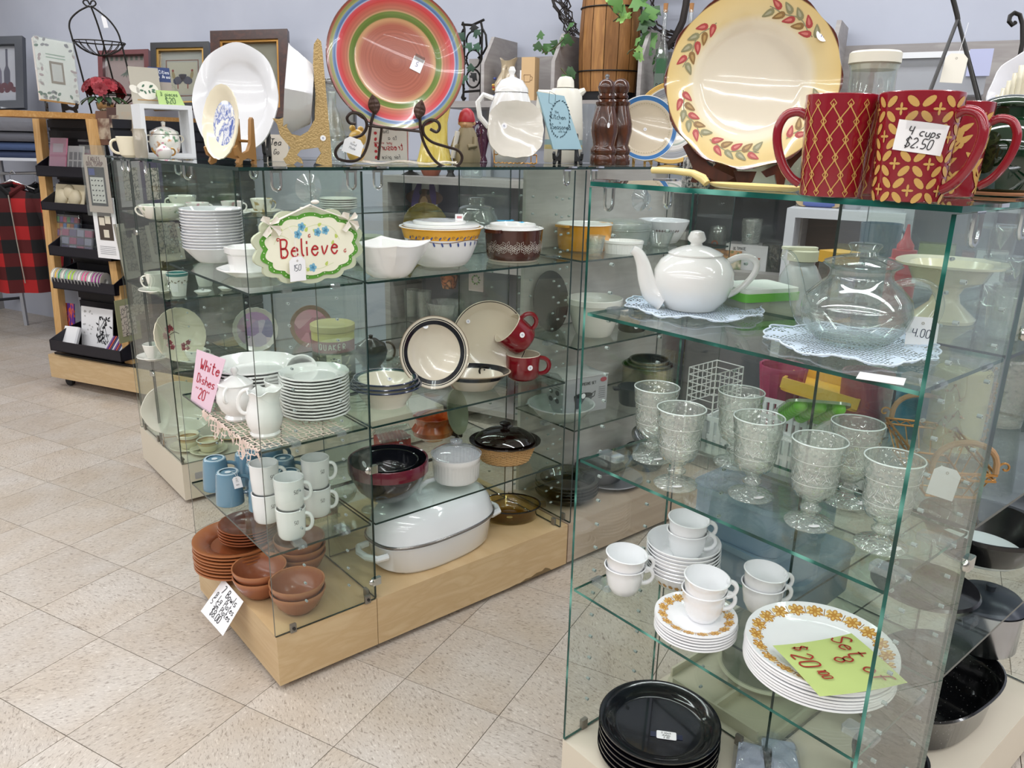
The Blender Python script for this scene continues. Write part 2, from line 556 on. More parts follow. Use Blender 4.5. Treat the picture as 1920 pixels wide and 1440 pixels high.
# vinyl tiles: each one gets its own shade through the object's random number
def tilemat():
 m, nt, N, L = new('vinyl_tile')
 b = N['Principled BSDF']
 tc = N.new('ShaderNodeTexCoord'); oi = N.new('ShaderNodeObjectInfo')
 rt = N.new('ShaderNodeVectorRotate'); rt.rotation_type = 'Z_AXIS'
 ml = N.new('ShaderNodeMath'); ml.operation = 'MULTIPLY'; ml.inputs[1].default_value = 6.2
 L.new(oi.outputs['Random'], ml.inputs[0]); L.new(ml.outputs[0], rt.inputs['Angle'])
 L.new(tc.outputs['Object'], rt.inputs['Vector'])
 ad = N.new('ShaderNodeVectorMath'); L.new(rt.outputs[0], ad.inputs[0])
 cb = N.new('ShaderNodeCombineXYZ'); L.new(ml.outputs[0], cb.inputs[2]); L.new(cb.outputs[0], ad.inputs[1])
 mpn = N.new('ShaderNodeMapping'); mpn.inputs['Scale'].default_value = (1,2.6,1)
 L.new(ad.outputs[0], mpn.inputs[0])
 t = N.new('ShaderNodeTexNoise'); t.inputs['Scale'].default_value = 75; t.inputs['Detail'].default_value = 2
 t.inputs['Distortion'].default_value = .8
 L.new(mpn.outputs[0], t.inputs['Vector'])
 r = ramp(N, [(.0, '82776c'),(.33, '9d938a'),(.42, 'c0b7ae'),(.62, 'c5bcb3'),(.70, 'd6cfc7')], 'LINEAR')
 L.new(t.outputs['Fac'], r.inputs[0])
 t2 = N.new('ShaderNodeTexNoise'); t2.inputs['Scale'].default_value = 5
 L.new(ad.outputs[0], t2.inputs['Vector'])
 r2 = ramp(N, [(.3, 'efe6da'),(.7, 'ffffff')], 'LINEAR'); L.new(t2.outputs['Fac'], r2.inputs[0])
 mx = N.new('ShaderNodeMix'); mx.data_type = 'RGBA'; mx.blend_type = 'MULTIPLY'; mx.inputs[0].default_value = .8
 L.new(r.outputs[0], mx.inputs[6]); L.new(r2.outputs[0], mx.inputs[7])
 hs = N.new('ShaderNodeHueSaturation')
 mr = N.new('ShaderNodeMapRange'); mr.inputs['To Min'].default_value = .93; mr.inputs['To Max'].default_value = 1.03
 L.new(oi.outputs['Random'], mr.inputs[0]); L.new(mr.outputs[0], hs.inputs['Value'])
 L.new(mx.outputs[2], hs.inputs['Color']); L.new(hs.outputs[0], b.inputs['Base Color'])
 b.inputs['Roughness'].default_value = .38
 return m
TILEM = tilemat()
TA = radians(-68.26)                                     # tile rows
TU, TVV = V((cos(TA), sin(TA),0)), V((sin(TA),-cos(TA),0))
T0 = A(173.3,932.6,0)
TS = .3048
floor = struct('floor', MB().box(-9,9,-9,9,-.06,-.004), P('6f665c', .8))
tp = MB()
gp = .0011
tp.prism([(gp, gp),(TS - gp, gp),(TS - gp, TS - gp),(gp, TS - gp)], -.004,0)
tile0 = None
cand = []
for i in range(-24,30):
 for j in range(-20,26):
  c = T0 + TU * (i + .5) * TS + TVV * (j + .5) * TS
  q = RR @ (c - CP)
  if q.z < .4: continue
  px, py = 960 + FPX * q.x / q.z, 720 + FPX * q.y / q.z
  if -260 < px < 2180 and py < 1800 and q.z < 7:
   cand.append((q.z, i, j))
cand.sort()
tb = MB()
far = {(i, j) for i in range(-30,36) for j in range(-26,32)}
for k, (d, i, j) in enumerate(cand[:300]):
 o = T0 + TU * i * TS + TVV * j * TS
 far.discard((i, j))
 rz = TA
 if tile0 is None:
  tile0 = tp.build('floor_tile', TILEM, floor, (o.x, o.y, 0),(pi, 0, rz))
  # local x along TU, local y along TVV
  tile0.data.transform(MX.Diagonal((1,1,-1,1)))
  tile0.data.flip_normals()
 else:
  t = tile0.copy(); COL.objects.link(t); t.location = (o.x, o.y, 0)
for (i, j) in far:
 o = T0 + TU * i * TS + TVV * j * TS
 if abs(o.x) > 8.8 or abs(o.y) > 8.8: continue
 a, b, c, d = [o + TU * x + TVV * y for x, y in ((gp, gp),(TS - gp, gp),(TS - gp, TS - gp),(gp, TS - gp))]
 tb.add([a, b, c, d], [(0,3,2,1)])
ft = tb.build('far_floor_tiles', TILEM, floor)
ft['kind'] = 'stuff'
WM = MX.Translation(-NW * WD) @ MX.Rotation(WYAW, 4, 'Z')   # wall frame: x right, y into the wall, z up
struct('wall_back', MB().box(-9,9,0,.12,0, CEIL, 0, WM), WALLM)
struct('wall_left', MB().box(-7.2,-7.08,-12,0,0, CEIL, 0, WM), P('8f8d8c', .8))
struct('wall_right', MB().box(6.4,6.52,-12,0,0, CEIL, 0, WM), P('96938f', .8))
struct('wall_front', MB().box(-7.2,6.5,-12,-11.88,0, CEIL, 0, WM), P('8c8a8c', .8))
struct('ceiling', MB().box(-7.3,6.6,-12,.1, CEIL, CEIL + .1,0, WM), P('e6e6e4', .9))
for k, c in enumerate(LROWS):
 t = thing('ceiling_light', 'long white fluorescent strip light, row %s from the back wall' % ['sixth', 'fifth', 'fourth', 'third', 'second', 'first'][k], 'light', (c.x, c.y, CEIL), WYAW)
 MB().box(-5.8,5.8,-.1,.1,-.08,0).build('housing', P('efefef', .5), t)
 MB().box(-5.8,5.8,-.015,.015,-.11,-.081).build('reflector', P('efefef', .3), t)
# ================================================================ glass cases
def pane(case, name, x0, x1, y0, y1, z0, z1, e=None, g=None):
 d = [x1 - x0, y1 - y0, z1 - z0]
 k = d.index(min(d))
 fm = {0: [1,1,1,1,0,0], 1: [1,1,0,0,1,1], 2: [0,0,1,1,1,1]}[k]
 m = MB().box(x0, x1, y0, y1, z0, z1, fm)
 return m.build(name, [g or GLASS, e or EDGE], case)
def holes(case, name, pts, axis, r=.0034):
 """drilled shelf-pin holes seen as little rings; axis: the pane's thin direction"""
 mb = MB()
 for p in pts:
  Rm = MX.Rotation(pi / 2,4, 'Y') if axis == 'x' else MX.Rotation(pi / 2,4, 'X')
  mb.lathe([(r * .55,-.0036),(r, -.0036),(r, .0036),(r * .55,.0036),(r * .55,-.0036)], 8,0, None, MX.Translation(p) @ Rm)
 o = mb.build(name, P('a5b0ad', .3), case)
 o['kind'] = 'stuff'
 return o
def uclip(case, x, y, z, rz=0):
 m = MB()
 m.rbox(-.018,.018,-.03,.012,.009,.014,.006)
 m.tube([(-.011,0,.0),(-.011,0,-.03),(-.008,0,-.038),(0,0,-.042),(.008,0,-.038),(.011,0,-.03),(.011,0,0)], .0035,6)
 m.box(-.014,.014,-.004,.004,-.001,.012)
 return m.build('chrome_clip', CHROME, case, (x, y, z),(0,0, rz))
def aclip(case, x, y, z, rz=0):
 m = MB()
 m.rbox(-.014,.014,-.045,.004,-.001,.010,.004)
 m.tube([(-.012,.004,.003),(.012,.004,.003)], .006,8)
 return m.build('shelf_rest', ACRYL, case, (x, y, z),(0,0, rz))
def bracket(case, x, y, z, rz=0):
 m = MB()
 m.rbox(-.009,.009,-.006,.004,0,.024,.002,0)
 m.lathe([(0,0),(.0045,0),(.0045,.004),(0,.004)], 10,1, None, MX.Translation((0,-.006,.013)) @ MX.Rotation(pi / 2,4, 'X'))
 return m.build('corner_bracket', [P('8a857c', .4,.6), BLACK], case, (x, y, z),(0,0, rz))
def latch(case, x, y, z, rz=0):
 m = MB()
 m.rbox(-.016,.012,-.006,.008,-.011,.011,.004)
 m.ball((-.016,0,0),.011,10,8,0,(1,.6,1))
 return m.build('chrome_latch', P('c9cbc6', .2,1), case, (x, y, z),(0,0, rz))
def zh(x, y, zs):
 return [(x, y, z) for z in zs]
HZ = [.25 + .055 * k for k in range(20)]
# ---- middle case L: end cap X .705-1.015, body to 1.79
L = thing('glass_display_case', 'glass display case on a light maple base standing mid floor', 'display case', (0,0,0))
b0 = MB().box(.708,1.0165,1.797,2.42,.018,.172).build('base', MAPLE, L)
b1 = MB().box(1.0185,1.792,1.797,2.42,.018,.172).build('base', MAPLE, L)
ch = MB().prism([(1.53,.0185),(1.56,.021),(1.575,.0195),(1.60,.026),(1.625,.024),(1.65,.031),(1.675,.030),(1.69,.037),(1.70,.033),(1.712,.026),(1.72,.0185)], 0,.0007)
ch.build('chipped_edge', P('7d6848', .9), L, (0,1.797,0),(pi / 2,0,0))
for x in (.76,1.72):
 for y in (1.86,2.36):
  MB().lathe([(0,0),(.02,0),(.02,.02),(0,.02)], 12).build('glide', BLACKM, L, (x, y, 0))
LZ = (1.102,.702,.410)
pane(L, 'end_pane', .705,1.012,1.795,1.801,.175,1.385)
pane(L, 'end_pane', .705,1.012,2.396,2.402,.175,1.385)
pane(L, 'cross_pane', 1.013,1.018,1.80,2.40,.175,1.385)
pane(L, 'divider_pane', 1.022,1.75,2.097,2.103,.175,1.385)
pane(L, 'side_pane', 1.752,1.758,1.797,2.40,.175,1.385)
pane(L, 'top_pane', .698,1.022,1.785,2.412,1.388,1.396)
pane(L, 'top_pane', 1.024,1.79,1.785,2.412,1.388,1.396)
for z in LZ:
 pane(L, 'glass_shelf', .708,1.010,1.803,2.394, z, z + .006)
 pane(L, 'glass_shelf', 1.021,1.750,1.797,2.094, z, z + .006)
 pane(L, 'glass_shelf', 1.021,1.750,2.106,2.400, z, z + .006)
 for x in (.80,.93):
  aclip(L, x, 1.806, z, pi)
holes(L, 'pin_holes', zh(.80,1.798, HZ) + zh(.93,1.798, HZ) + zh(.80,2.399, HZ) + zh(.93,2.399, HZ), 'y')
holes(L, 'pin_holes', zh(1.755,1.85, HZ) + zh(1.755,1.99, HZ) + zh(1.755,2.05, HZ) + zh(1.755,2.2, HZ), 'x')
for x in (.79,.985): uclip(L, x, 1.796,1.384)
for x in (.79,.985): uclip(L, x, 2.40,1.384, pi)
for x in (1.06,1.72): uclip(L, x, 1.797,1.384)
for x, y in ((.755,1.795),(.985,1.795)): bracket(L, x, y, .173)
for x, y in ((1.0,1.83),(1.0,2.36)): bracket(L, x, y, .173, pi / 2)
bracket(L, 1.752,1.83,.173, pi / 2)
latch(L, 1.018,1.792,.585); latch(L, 1.018,1.792,.235)
# ---- next case in the same row
L2 = thing('glass_display_case', 'glass display case with a grey laminate back panel, beyond the maple case', 'display case', (0,0,0))
MB().box(1.80,2.62,1.80,2.14,.018,.172).build('base', wood('pale_laminate', 'c0ab98', 'b39d89', (1,1,14),2,.45), L2)
MB().box(1.84,2.60,2.124,2.14,.172,1.39).build('back_panel', PANELG, L2)
pane(L2, 'side_pane', 1.803,1.809,1.80,2.12,.175,1.385)
pane(L2, 'side_pane', 2.60,2.606,1.80,2.12,.175,1.385)
pane(L2, 'top_pane', 1.80,2.62,1.79,2.14,1.388,1.396)
LZ2 = (1.097,.804,.514)
for z in LZ2:
 pane(L2, 'glass_shelf', 1.812,2.60,1.805,2.12, z, z + .006)
 aclip(L2,1.818,1.93, z, -pi / 2)
holes(L2, 'pin_holes', zh(1.806,1.87, HZ) + zh(1.806,1.93, HZ), 'x')
uclip(L2,1.84,1.80,1.384); uclip(L2,2.3,1.80,1.384)
bracket(L2,1.806,1.84,.173, pi / 2)
# ---- rear case M
M_ = thing('glass_display_case', 'glass display case of teacups on a cream base, behind the maple case', 'display case', (0,0,0))
MB().box(.897,1.21,3.14,3.72,.018,.176).build('base', BEIGE, M_)
MB().box(1.212,2.20,3.14,3.72,.018,.176).build('base', BEIGE, M_)
MB().rbox(-.03,.03,-.014,.014,0,.0015,.004).build('base_plate', P('a8a6a8', .5), M_, (.975,3.14,.115),(pi / 2,0,0))
for x in (.95,1.3,2.14):
 for y in (3.2,3.66):
  MB().lathe([(0,0),(.02,0),(.02,.02),(0,.02)], 12).build('glide', BLACKM, M_, (x, y, 0))
pane(M_, 'end_pane', .897,1.205,3.138,3.144,.179,1.37)
pane(M_, 'end_pane', .897,1.205,3.70,3.706,.179,1.37)
pane(M_, 'door_pane', .899,.904,3.15,3.42,.185,1.365)
pane(M_, 'door_pane', .905,.910,3.42,3.695,.185,1.365)
pane(M_, 'cross_pane', 1.208,1.213,3.145,3.70,.179,1.37)
pane(M_, 'divider_pane', 1.22,2.18,3.44,3.446,.179,1.37)
pane(M_, 'top_pane', .89,2.20,3.13,3.715,1.372,1.38)
MZ = (1.150,.850,.560)
for z in MZ:
 pane(M_, 'glass_shelf', .912,1.202,3.15,3.69, z, z + .006)
 pane(M_, 'glass_shelf', 1.222,2.18,3.15,3.43, z, z + .006)
holes(M_, 'pin_holes', zh(.98,3.141, HZ) + zh(1.12,3.141, HZ) + zh(.98,3.703, HZ) + zh(1.12,3.703, HZ), 'y')
for y in (3.16,3.4,3.47,3.66): bracket(M_, .905, y, .178, pi / 2)
for z in (.5,1.09,.9): latch(M_, .90,3.425, z, pi / 2)
for y in (3.2,3.42,3.5): uclip(M_, .90, y, 1.368,-pi / 2)
for x in (1.0,1.3,1.7): uclip(M_, x, 3.142,1.368)
# ---- right-hand case R
R_ = thing('glass_display_case', 'glass display case in the right foreground on a cream base', 'display case', (0,0,0))
MB().box(1.052,1.358,.408,1.04,.018,.172).build('base', BEIGE, R_)
MB().box(1.360,2.12,.408,1.04,.018,.172).build('base', BEIGE, R_)
for x in (1.1,1.32,2.06):
 for y in (.46,.99):
  MB().lathe([(0,0),(.02,0),(.02,.02),(0,.02)], 12).build('glide', BLACKM, R_, (x, y, 0))
pane(R_, 'end_pane', 1.052,1.352,1.033,1.039,.175,1.385, EDGET)
pane(R_, 'end_pane', 1.052,1.352,.406,.412,.175,1.385, EDGET)
pane(R_, 'cross_pane', 1.357,1.362,.415,1.03,.175,1.385)
pane(R_, 'divider_pane', 1.366,2.10,.719,.725,.175,1.385)
pane(R_, 'side_pane', 2.105,2.111,.412,1.036,.175,1.385)
pane(R_, 'top_pane', 1.045,1.362,.398,1.03,1.388,1.396, EDGET)
pane(R_, 'top_pane', 1.366,2.12,.398,1.045,1.388,1.396)
RZ = (1.149,.850,.556)
for z in RZ:
 pane(R_, 'glass_shelf', 1.055,1.350,.414,1.031, z, z + .006, EDGET)
 pane(R_, 'glass_shelf', 1.368,2.10,.414,.716, z, z + .006)
 for x in (1.12,1.28):
  aclip(R_, x, .418, z, pi)
  aclip(R_, x, 1.027, z, 0)
RZB = (1.118,.812)
RZB = (1.118,.812,.392)
for z in RZB:
 pane(R_, 'glass_shelf', 1.368,2.10,.728,1.034, z, z + .006)
holes(R_, 'pin_holes', zh(1.12,1.036, HZ) + zh(1.28,1.036, HZ) + zh(1.12,.409, HZ) + zh(1.28,.409, HZ), 'y')
holes(R_, 'pin_holes', zh(1.36,.52, HZ) + zh(1.36,.9, HZ), 'x')
for x in (1.10,1.27): uclip(R_, x, 1.034,1.384, pi)
for x in (1.13,1.30): uclip(R_, x, .41,1.384,0)
uclip(R_, 1.5,.41,1.384)
for x, y, r in ((1.115,1.036, pi),(1.335,1.03, pi)): bracket(R_, x, y, .173, r)
bracket(R_, 1.35,.78,.173, pi / 2)
latch(R_, 1.357,.405,.80); latch(R_, 1.357,.405,.27); latch(R_, 1.40,.405,1.19)
latch(R_, 1.36,.95,.56, pi / 2)
# ================================================================ tableware builders
def plate_prof(R, h, t=.004, foot=.55, well=.68):
 return [(0,.001),(foot * R, .001),(foot * R, 0),(foot * R + .004,0),(well * R, h * .28),(R * .97, h * .93),(R, h),(R, h + t * .5),(R * .985, h + t),(well * R, h * .30 + t),(well * R * .93, t * 1.15),(0, t)]
def bowl_prof(R, h, t=.004, foot=.5, p=.55, lip=0, n=9, k=.008):
 out = [(0,.002),(foot * R - .004,.002),(foot * R - .004,0),(foot * R, 0)]
 for i in range(1, n + 1):
  u = i / n
  out.append((foot * R + (R - foot * R) * u ** p, k * (1 - u) * u + h * u))
 if lip:
  out += [(R + lip, h + .001),(R + lip, h + .004),(R, h + .004)]
 else:
  out += [(R - t * .3, h + t * .5)]
 inn = []
 for i in range(n, 0,-1):
  u = i / n
  inn.append((max(.002, foot * R + (R - foot * R) * u ** p - t), k * (1 - u) * u + h * u if u > .15 else t + .002))
 return out + inn + [(foot * R - t, t + .001),(0, t + .001)]
def arc_handle(r0, zt, zb, out, rad, ang=0, n=14, lower=None, fl=1.0):
 """points of a C-shaped handle in the vertical plane at ang"""
 pts = []
 rl = lower if lower is not None else r0
 for i in range(n + 1):
  t = i / n
  a = pi / 2 - pi * t
  x = (r0 + (rl - r0) * t) + out * cos(a) ** .8 if cos(a) > 1e-6 else (r0 + (rl - r0) * t)
  z = (zt + zb) / 2 + (zt - zb) / 2 * sin(a)
  pts.append((x * cos(ang), x * sin(ang), z))
 return pts
def mug_root(name, label, cat, R, h, mat, hand=None, inner=None, loc=(0,0,0), rz=0, t=.004, top=None, group=None, out=.028, hr=.0055, rot=None, foot=None, fn=None, zt=.85, zb=.2):
 top = top or R
 t_ = thing(name, label, cat, loc, rz, group, rot)
 foot = foot or R * .9
 pf = [(0,.003),(foot * .85,.003),(foot * .9,0),(foot, .001),(R, h * .12),((R + top) / 2, h * .5),(top, h * .97),(top, h),(top - t * .5, h + .0015),(top - t, h),((R + top) / 2 - t, h * .5),(R - t * 1.2, h * .12),(foot * .8,.007),(0,.006)]
 MB().lathe(pf, 36, [0] * 7 + [1] * 6, fn).build('body', [mat, inner or mat], t_)
 MB().tube(arc_handle(top * .97, h * zt, h * zb, out, hr, 0,14, R * .97), hr, 8).build('handle', hand or mat, t_)
 return t_
# ================================================================ middle case, upper shelf
zs = 1.1085
p = A(404,490, zs)
def mk():
 fl = lambda a, r, z: (r * (1 + .006 * cos(16 * a) * (r > .05)), z)
 return solo('bowl', '', 'bowl', MB().lathe(bowl_prof(.088,.045,.003,.5,.8),48,0, fl), WHITEG)
stack(14, mk, p, .0083, 'white ribbed-rim bowl, {} in the tall stack left of the Believe sign', 'tall stack of white bowls')
p = A(470,516, zs)
oct_ = lambda a, r, z: (r * (cos(pi / 8) / cos(((a + pi / 8) % (pi / 4)) - pi / 8)) ** .7, z)
solo('saucer', 'white octagonal underplate beneath the sauce dish, behind the Believe sign', 'saucer', MB().lathe(plate_prof(.086,.018,.004),48,0, oct_), WHITE, p)
t = thing('sauce_dish', 'white octagonal sauce dish with a stepped rim, on its underplate', 'dish', p + V((0,0,.006)))
MB().lathe([(0,0),(.045,0),(.052,.006),(.056,.05),(.062,.055),(.0625,.07),(.058,.071),(.052,.05),(.048,.01),(0,.008)], 48,0, oct_).build('body', WHITE, t)
# hanging sign
sp = AY(583,461,1.782)
def scal(a, rx, ry, n, amp): 
 k = 1 + amp * abs(sin(n * a / 2))
 return (rx * k * cos(a) * abs(cos(a)) ** -.12 if abs(cos(a)) > .02 else 0, ry * k * sin(a) * abs(sin(a)) ** -.12 if abs(sin(a)) > .02 else 0)
t = thing('hanging_sign', 'oval scalloped Believe sign with green border, hanging from a suction hook', 'sign', sp, 0, None, (pi / 2,0, radians(6)))
w2, h2 = .140,.083
O = [scal(2 * pi * k / 96, w2, h2,14,.1) for k in range(96)]
MB().prism(O, -.009,0).build('backing_board', P('c6cbb0', .5), t)
G_ = [scal(2 * pi * k / 96, w2 * .90, h2 * .88,14,.09) for k in range(96)]
MB().prism(G_, 0,.0015).build('green_border', P('5a9a35', .45), t)
C_ = [scal(2 * pi * k / 96, w2 * .82, h2 * .78,14,.09) for k in range(96)]
MB().prism(C_, .0015,.003).build('cream_face', P('f2efd8', .5), t)
mb = MB()
for k in range(40):
 x, y = scal(2 * pi * (k + .5) / 40, w2 * .86, h2 * .83,14,.09)
 mb.lathe([(.0016,0),(.0012,.0008),(0,.001)], 6,0, None, MX.Translation((x, y, .0012)))
mb.build('border_dots', P('eef0dc', .5), t)
mb = MB()
for x, y in ((-.025,.047),(-.036,.03),(.018,.032),(.04,.035),(0,-.052)):
 for k in range(5):
  mb.petal(x + .0055 * cos(k * 1.257), y + .0055 * sin(k * 1.257),.011,.009, k * 1.257, lambda a, b: V((a, b, .0036)))
 mb.petal(x, y, .005,.005,0, lambda a, b: V((a, b, .0039)),1)
for x, y, a in ((-.018,.05,0),(-.012,.04,1),(.025,.05,.5),(.01,.036,2.5),(-.08,.04,1),(.07,.02,2),(.04,-.045,1),(-.012,-.056,0),(.06,.005,1.2)):
 mb.petal(x, y, .012,.008, a, lambda q, b: V((q, b, .0034)),2,8,0)
for pts in ([(-.09,.035),(-.05,.05),(-.02,.044),(.02,.05),(.06,.04),(.08,.01)], [(-.02,-.05),(.02,-.056),(.06,-.045)], [(-.1,.01),(-.085,.03),(-.06,.02)]):
 mb.stroke(cat_rom(pts, 6),.0009, lambda a, b: V((a, b, .0033)),3)
mb.build('painted_flowers', [P('7db7d2', .5), P('3f86b0', .5), P('c4d36e', .5), P('cdd7a0', .5)], t)
mb = MB()
write(mb, 'Believe', 0,-.022,.042,.0042, lambda x, y: V((x, y, .0040)),.0, adv=.66)
for x, y, r, a0 in ((-.089,.020,.005,0),(-.079,-.02,.004,2),(.095,-.019,.005,1),(-.005,.024,.0045,1)):
 mb.stroke([(x + r * (1 - k / 14) * cos(a0 + k * .6), y + r * (1 - k / 14) * sin(a0 + k * .6)) for k in range(11)], .002, lambda a, b: V((a, b, .0041)))
mb.build('lettering', P('b5282d', .5), t)
rib = MB()
for s in (-1,1):
 for q in ((-1,1,.022),(1,1,.02),(-.6,-1,.03),(.9,-1,.026)):
  base = V((s * .108,.055,.004))
  e = base + V((q[0] * q[2], q[1] * q[2] * .8,.006))
  mid = (base + e) / 2 + V((0,.004,.012))
  sd = V((-(e - base).y, (e - base).x, 0)).normalized() * .008
  rib.add([base, mid + sd, e + sd * .8, e - sd * .8, mid - sd], [(0,1,2),(0,2,3),(0,3,4)])
rib.tube([(-.108,.058,.004),(-.004,.098,.012)], .0022,6)
rib.tube([(.108,.058,.004),(.03,.085,.01),(-.004,.098,.012)], .0018,6)
rib.box(-.02,.02,.082,.092,-.008,-.002,0)
rib.ball((.01,.104,.012),.009,10,8,0,(1.3,.6,.6))
rib.build('ribbon', P('efe9df', .7), t)
def tagcard(parent, M, wd, hh, txt=None, name='price_tag', size=.012, mat=None):
 mb = MB()
 c = .22 * wd
 o = [(-wd / 2,-hh / 2),(wd / 2,-hh / 2),(wd / 2, hh / 2 - c),(wd / 2 - c, hh / 2),(-wd / 2 + c, hh / 2),(-wd / 2, hh / 2 - c)]
 mb.prism(o, 0,.0006,0, M)
 mb.lathe([(.0012,0),(.0024,0),(.0024,.0004),(.0012,.0004)], 10,2, None, M @ MX.Translation((0, hh / 2 - c, .0006)))
 if txt:
  for i, s in enumerate(txt.split('|')):
   write(mb, s, 0,-size * .3 - i * size * 1.5 + size * .5 * (len(txt.split('|')) - 1), size, size * .09, lambda x, y: M @ V((x, y, .001)), m=1, jit=.05)
 return mb.build(name, [mat or PAPER, P('3a3f52', .7), P('b9b3a8', .6)], parent)
tagcard(t, MX.Translation((-.047,-.05,.012)),.043,.058, '150', size=.014)
mb = MB().tube([(-.047,-.022,.012),(-.05,.03,.01),(-.062,.05,.008)], .0006,5)
mb.build('tag_string', PAPER, t)
t = thing('suction_hook', 'clear suction hook on the glass above the Believe sign', 'hook', AY(578,352,1.794),0, None, (pi / 2,0,0))
MB().lathe([(0,.004),(.012,.004),(.034,.0),(.034,.0012),(.013,.008),(.009,.016),(.012,.02),(0,.022)], 32).build('cup', CLEAR, t)
MB().tube([(0,-.004,.018),(0,-.016,.02),(0,-.022,.026),(.0,-.018,.032)], .002,6).build('hook', CLEAR, t)
# white square bowl
p = A(730,517, zs)
sq = lambda a, r, z: (r * (1 / max(abs(cos(a)), abs(sin(a)))) ** (.15 + .65 * min(1, z / .085)), z + (.010 * (1 / max(abs(cos(a)), abs(sin(a))) - 1) * 2.0 if z > .07 else 0))
solo('serving_bowl', 'large plain white square-rimmed serving bowl, behind the glass edge beside the Believe sign', 'bowl', MB().lathe(bowl_prof(.088,.085,.005,.55,.62,0,10),64,0, sq), WHITE, p, radians(24))
# yellow patterned nest
p = A(828,497, zs)
t = thing('mixing_bowl', 'white mixing bowl with a yellow band and blue leaf scrolls', 'bowl', p)
R0 = .118
pf = bowl_prof(R0,.112,.004,.52,.5,.006,12)
MB().lathe(pf, 56,0).build('body', bands('yellow_band', 'Z', [(0, 'f2f2f3'),(.70, 'f0b23c'),(.965, 'f4f4f2')], lo=0, hi=.118), t)
def onbowl(R, h, foot, p_, e=.0012, a0=-pi / 2 - .2):
 def f(x, y):
  u = max(.02, min(1, y / h))
  r = foot * R + (R - foot * R) * u ** p_ + e
  a = a0 + x / R
  return V((r * cos(a), r * sin(a), y + .008 * (1 - u) * u))
 return f
fb = onbowl(R0,.112,.52,.5)
mb = MB()
mb.stroke([(x / 40,.078 + .004 * sin(x * .9)) for x in range(-7,15)], .0022, fb, 1)
for k in range(-6,14):
 x = k * .026
 mb.petal(x, .088,.012,.005,.9, fb, 0)
 mb.petal(x + .006,.070,.014,.006,-1.2, fb, 0)
 mb.stroke([(x + .013 + .005 * (1 - j / 12) * cos(j * .7),.09 + .005 * (1 - j / 12) * sin(j * .7)) for j in range(10)], .0015, fb, 1)
mb.build('painted_scroll', [P('41599b', .3), P('8a6a55', .3)], t)
for k, (r, z) in enumerate(((.112,.1165),(.078,.124))):
 MB().lathe([(0,.004),(r * .9,.004),(r * .96,0),(r, 0),(r, .006),(r * .94,.008),(r * .6,.0065),(0,.007)], 48).build('lid', WHITE, t, (-.004 * k, .004 * k, z))
solo('price_tag', 'small white and red tag standing on the bowl lids', 'tag', MB().box(-.012,.012,-.0006,.0006,0,.018).box(-.007,.008,-.0012,-.0006,.006,.008,1).box(-.007,.008,-.0012,-.0006,.010,.012,1), [PAPER, PEN_RED], p + V((.05,-.02,.131)),-.5)
# brown flower nest
p = A(962,487, zs)
brown = P('47231a', .15,0,.5)
t = thing('casserole_bowl', 'dark brown casserole with white outline flowers, largest of its nest', 'bowl', p, radians(10))
R1, H1 = .092,.098
MB().lathe([(0,.003),(.07,.003),(.075,0),(.082,.006),(.086,.02),(R1, H1),(R1 + .003, H1 + .002),(R1, H1 + .004),(R1 - .004, H1),(.082,.02),(.07,.012),(0,.01)], 56, [1,1,1,0,0,2,2,2,2,2,2]).build('body', [brown, P('dcd3c6', .3), WHITE], t)
for s in (-1,1):
 MB().rbox(-.018,.012,-.03,.03,-.006,.004,.012).build('tab_handle', brown, t, (s * (R1 + .008),0, H1 - .001),(0,0,0 if s > 0 else pi))
fw = lambda x, y: V(((.088 + .004 * (y / .1) + .0012) * cos(-pi / 2 - .4 + x / .09),(.088 + .004 * (y / .1) + .0012) * sin(-pi / 2 - .4 + x / .09), y))
mb = MB()
for k in range(-6,12):
 cx, cy, s = k * .021,.043 + .006 * (k % 2),.019 if k % 2 else .016
 for j in range(6):
  a = j * pi / 3 + k
  q = [(cx + s * r * cos(a + d), cy + s * r * sin(a + d)) for r, d in ((.2,0),(.7,.3),(1.05,0),(.7,-.3),(.2,0))]
  mb.stroke(q, .0008, fw)
 mb.stroke([(cx + .003 * cos(j), cy + .003 * sin(j)) for j in range(7)], .0007, fw)
mb.build('outline_flowers', P('e9e2d8', .4), t)
for k, (r, z, lab) in enumerate(((.083,.035, 'middle brown-rimmed bowl of the flowered casserole nest'),(.073,.043, 'smallest white-lined bowl of the flowered casserole nest'))):
 solo('casserole_bowl', lab, 'bowl', MB().lathe(bowl_prof(r, .068,.004,.7,.5),48,0), WHITE, p + V((-.004,0, z)))
c = p + V((-.025,-.01,.1175))
mb = MB()
mb.grid(lambda u, v: V((u * .085 - .04, v * .03 - .015,.006 + .010 * sin(u * 5) * (u > .5) + .012 * max(0, u - .55))),10,3,0)
write(mb, '1 25', -.004,-.006,.012,.0014, lambda x, y: V((x, y, .0115)), m=1)
solo('paper_note', 'crumpled bright blue paper note lying in the brown casserole nest', 'note', mb, [P('25a5d8', .7), PEN_BLACK], c, radians(-25))
# ================================================================ middle case, second shelf
zs = .7085
p = A(462,742, zs)
p = V((.86,2.19, zs))
wav = lambda a, r, z: (r * (1 + .012 * cos(12 * a) * (r > .09)), z)
def mk():
 return solo('dinner_plate', '', 'plate', MB().lathe(plate_prof(.128,.024,.0045,.56,.66),60,0, wav), WHITE)
stack(10, mk, p, .0105, 'large white dinner plate, {} of the stack behind the pink sign', 'stack of large white plates')
p = A(596,795, zs) + V((.03,.07,0)); p.z = zs + .001
def mk():
 return solo('salad_plate', '', 'plate', MB().lathe(plate_prof(.096,.016,.0045,.56,.66),56,0, wav), WHITE)
stack(13, mk, p, .0092, 'small white plate, {} of the stack at the front glass pane', 'stack of small white plates')
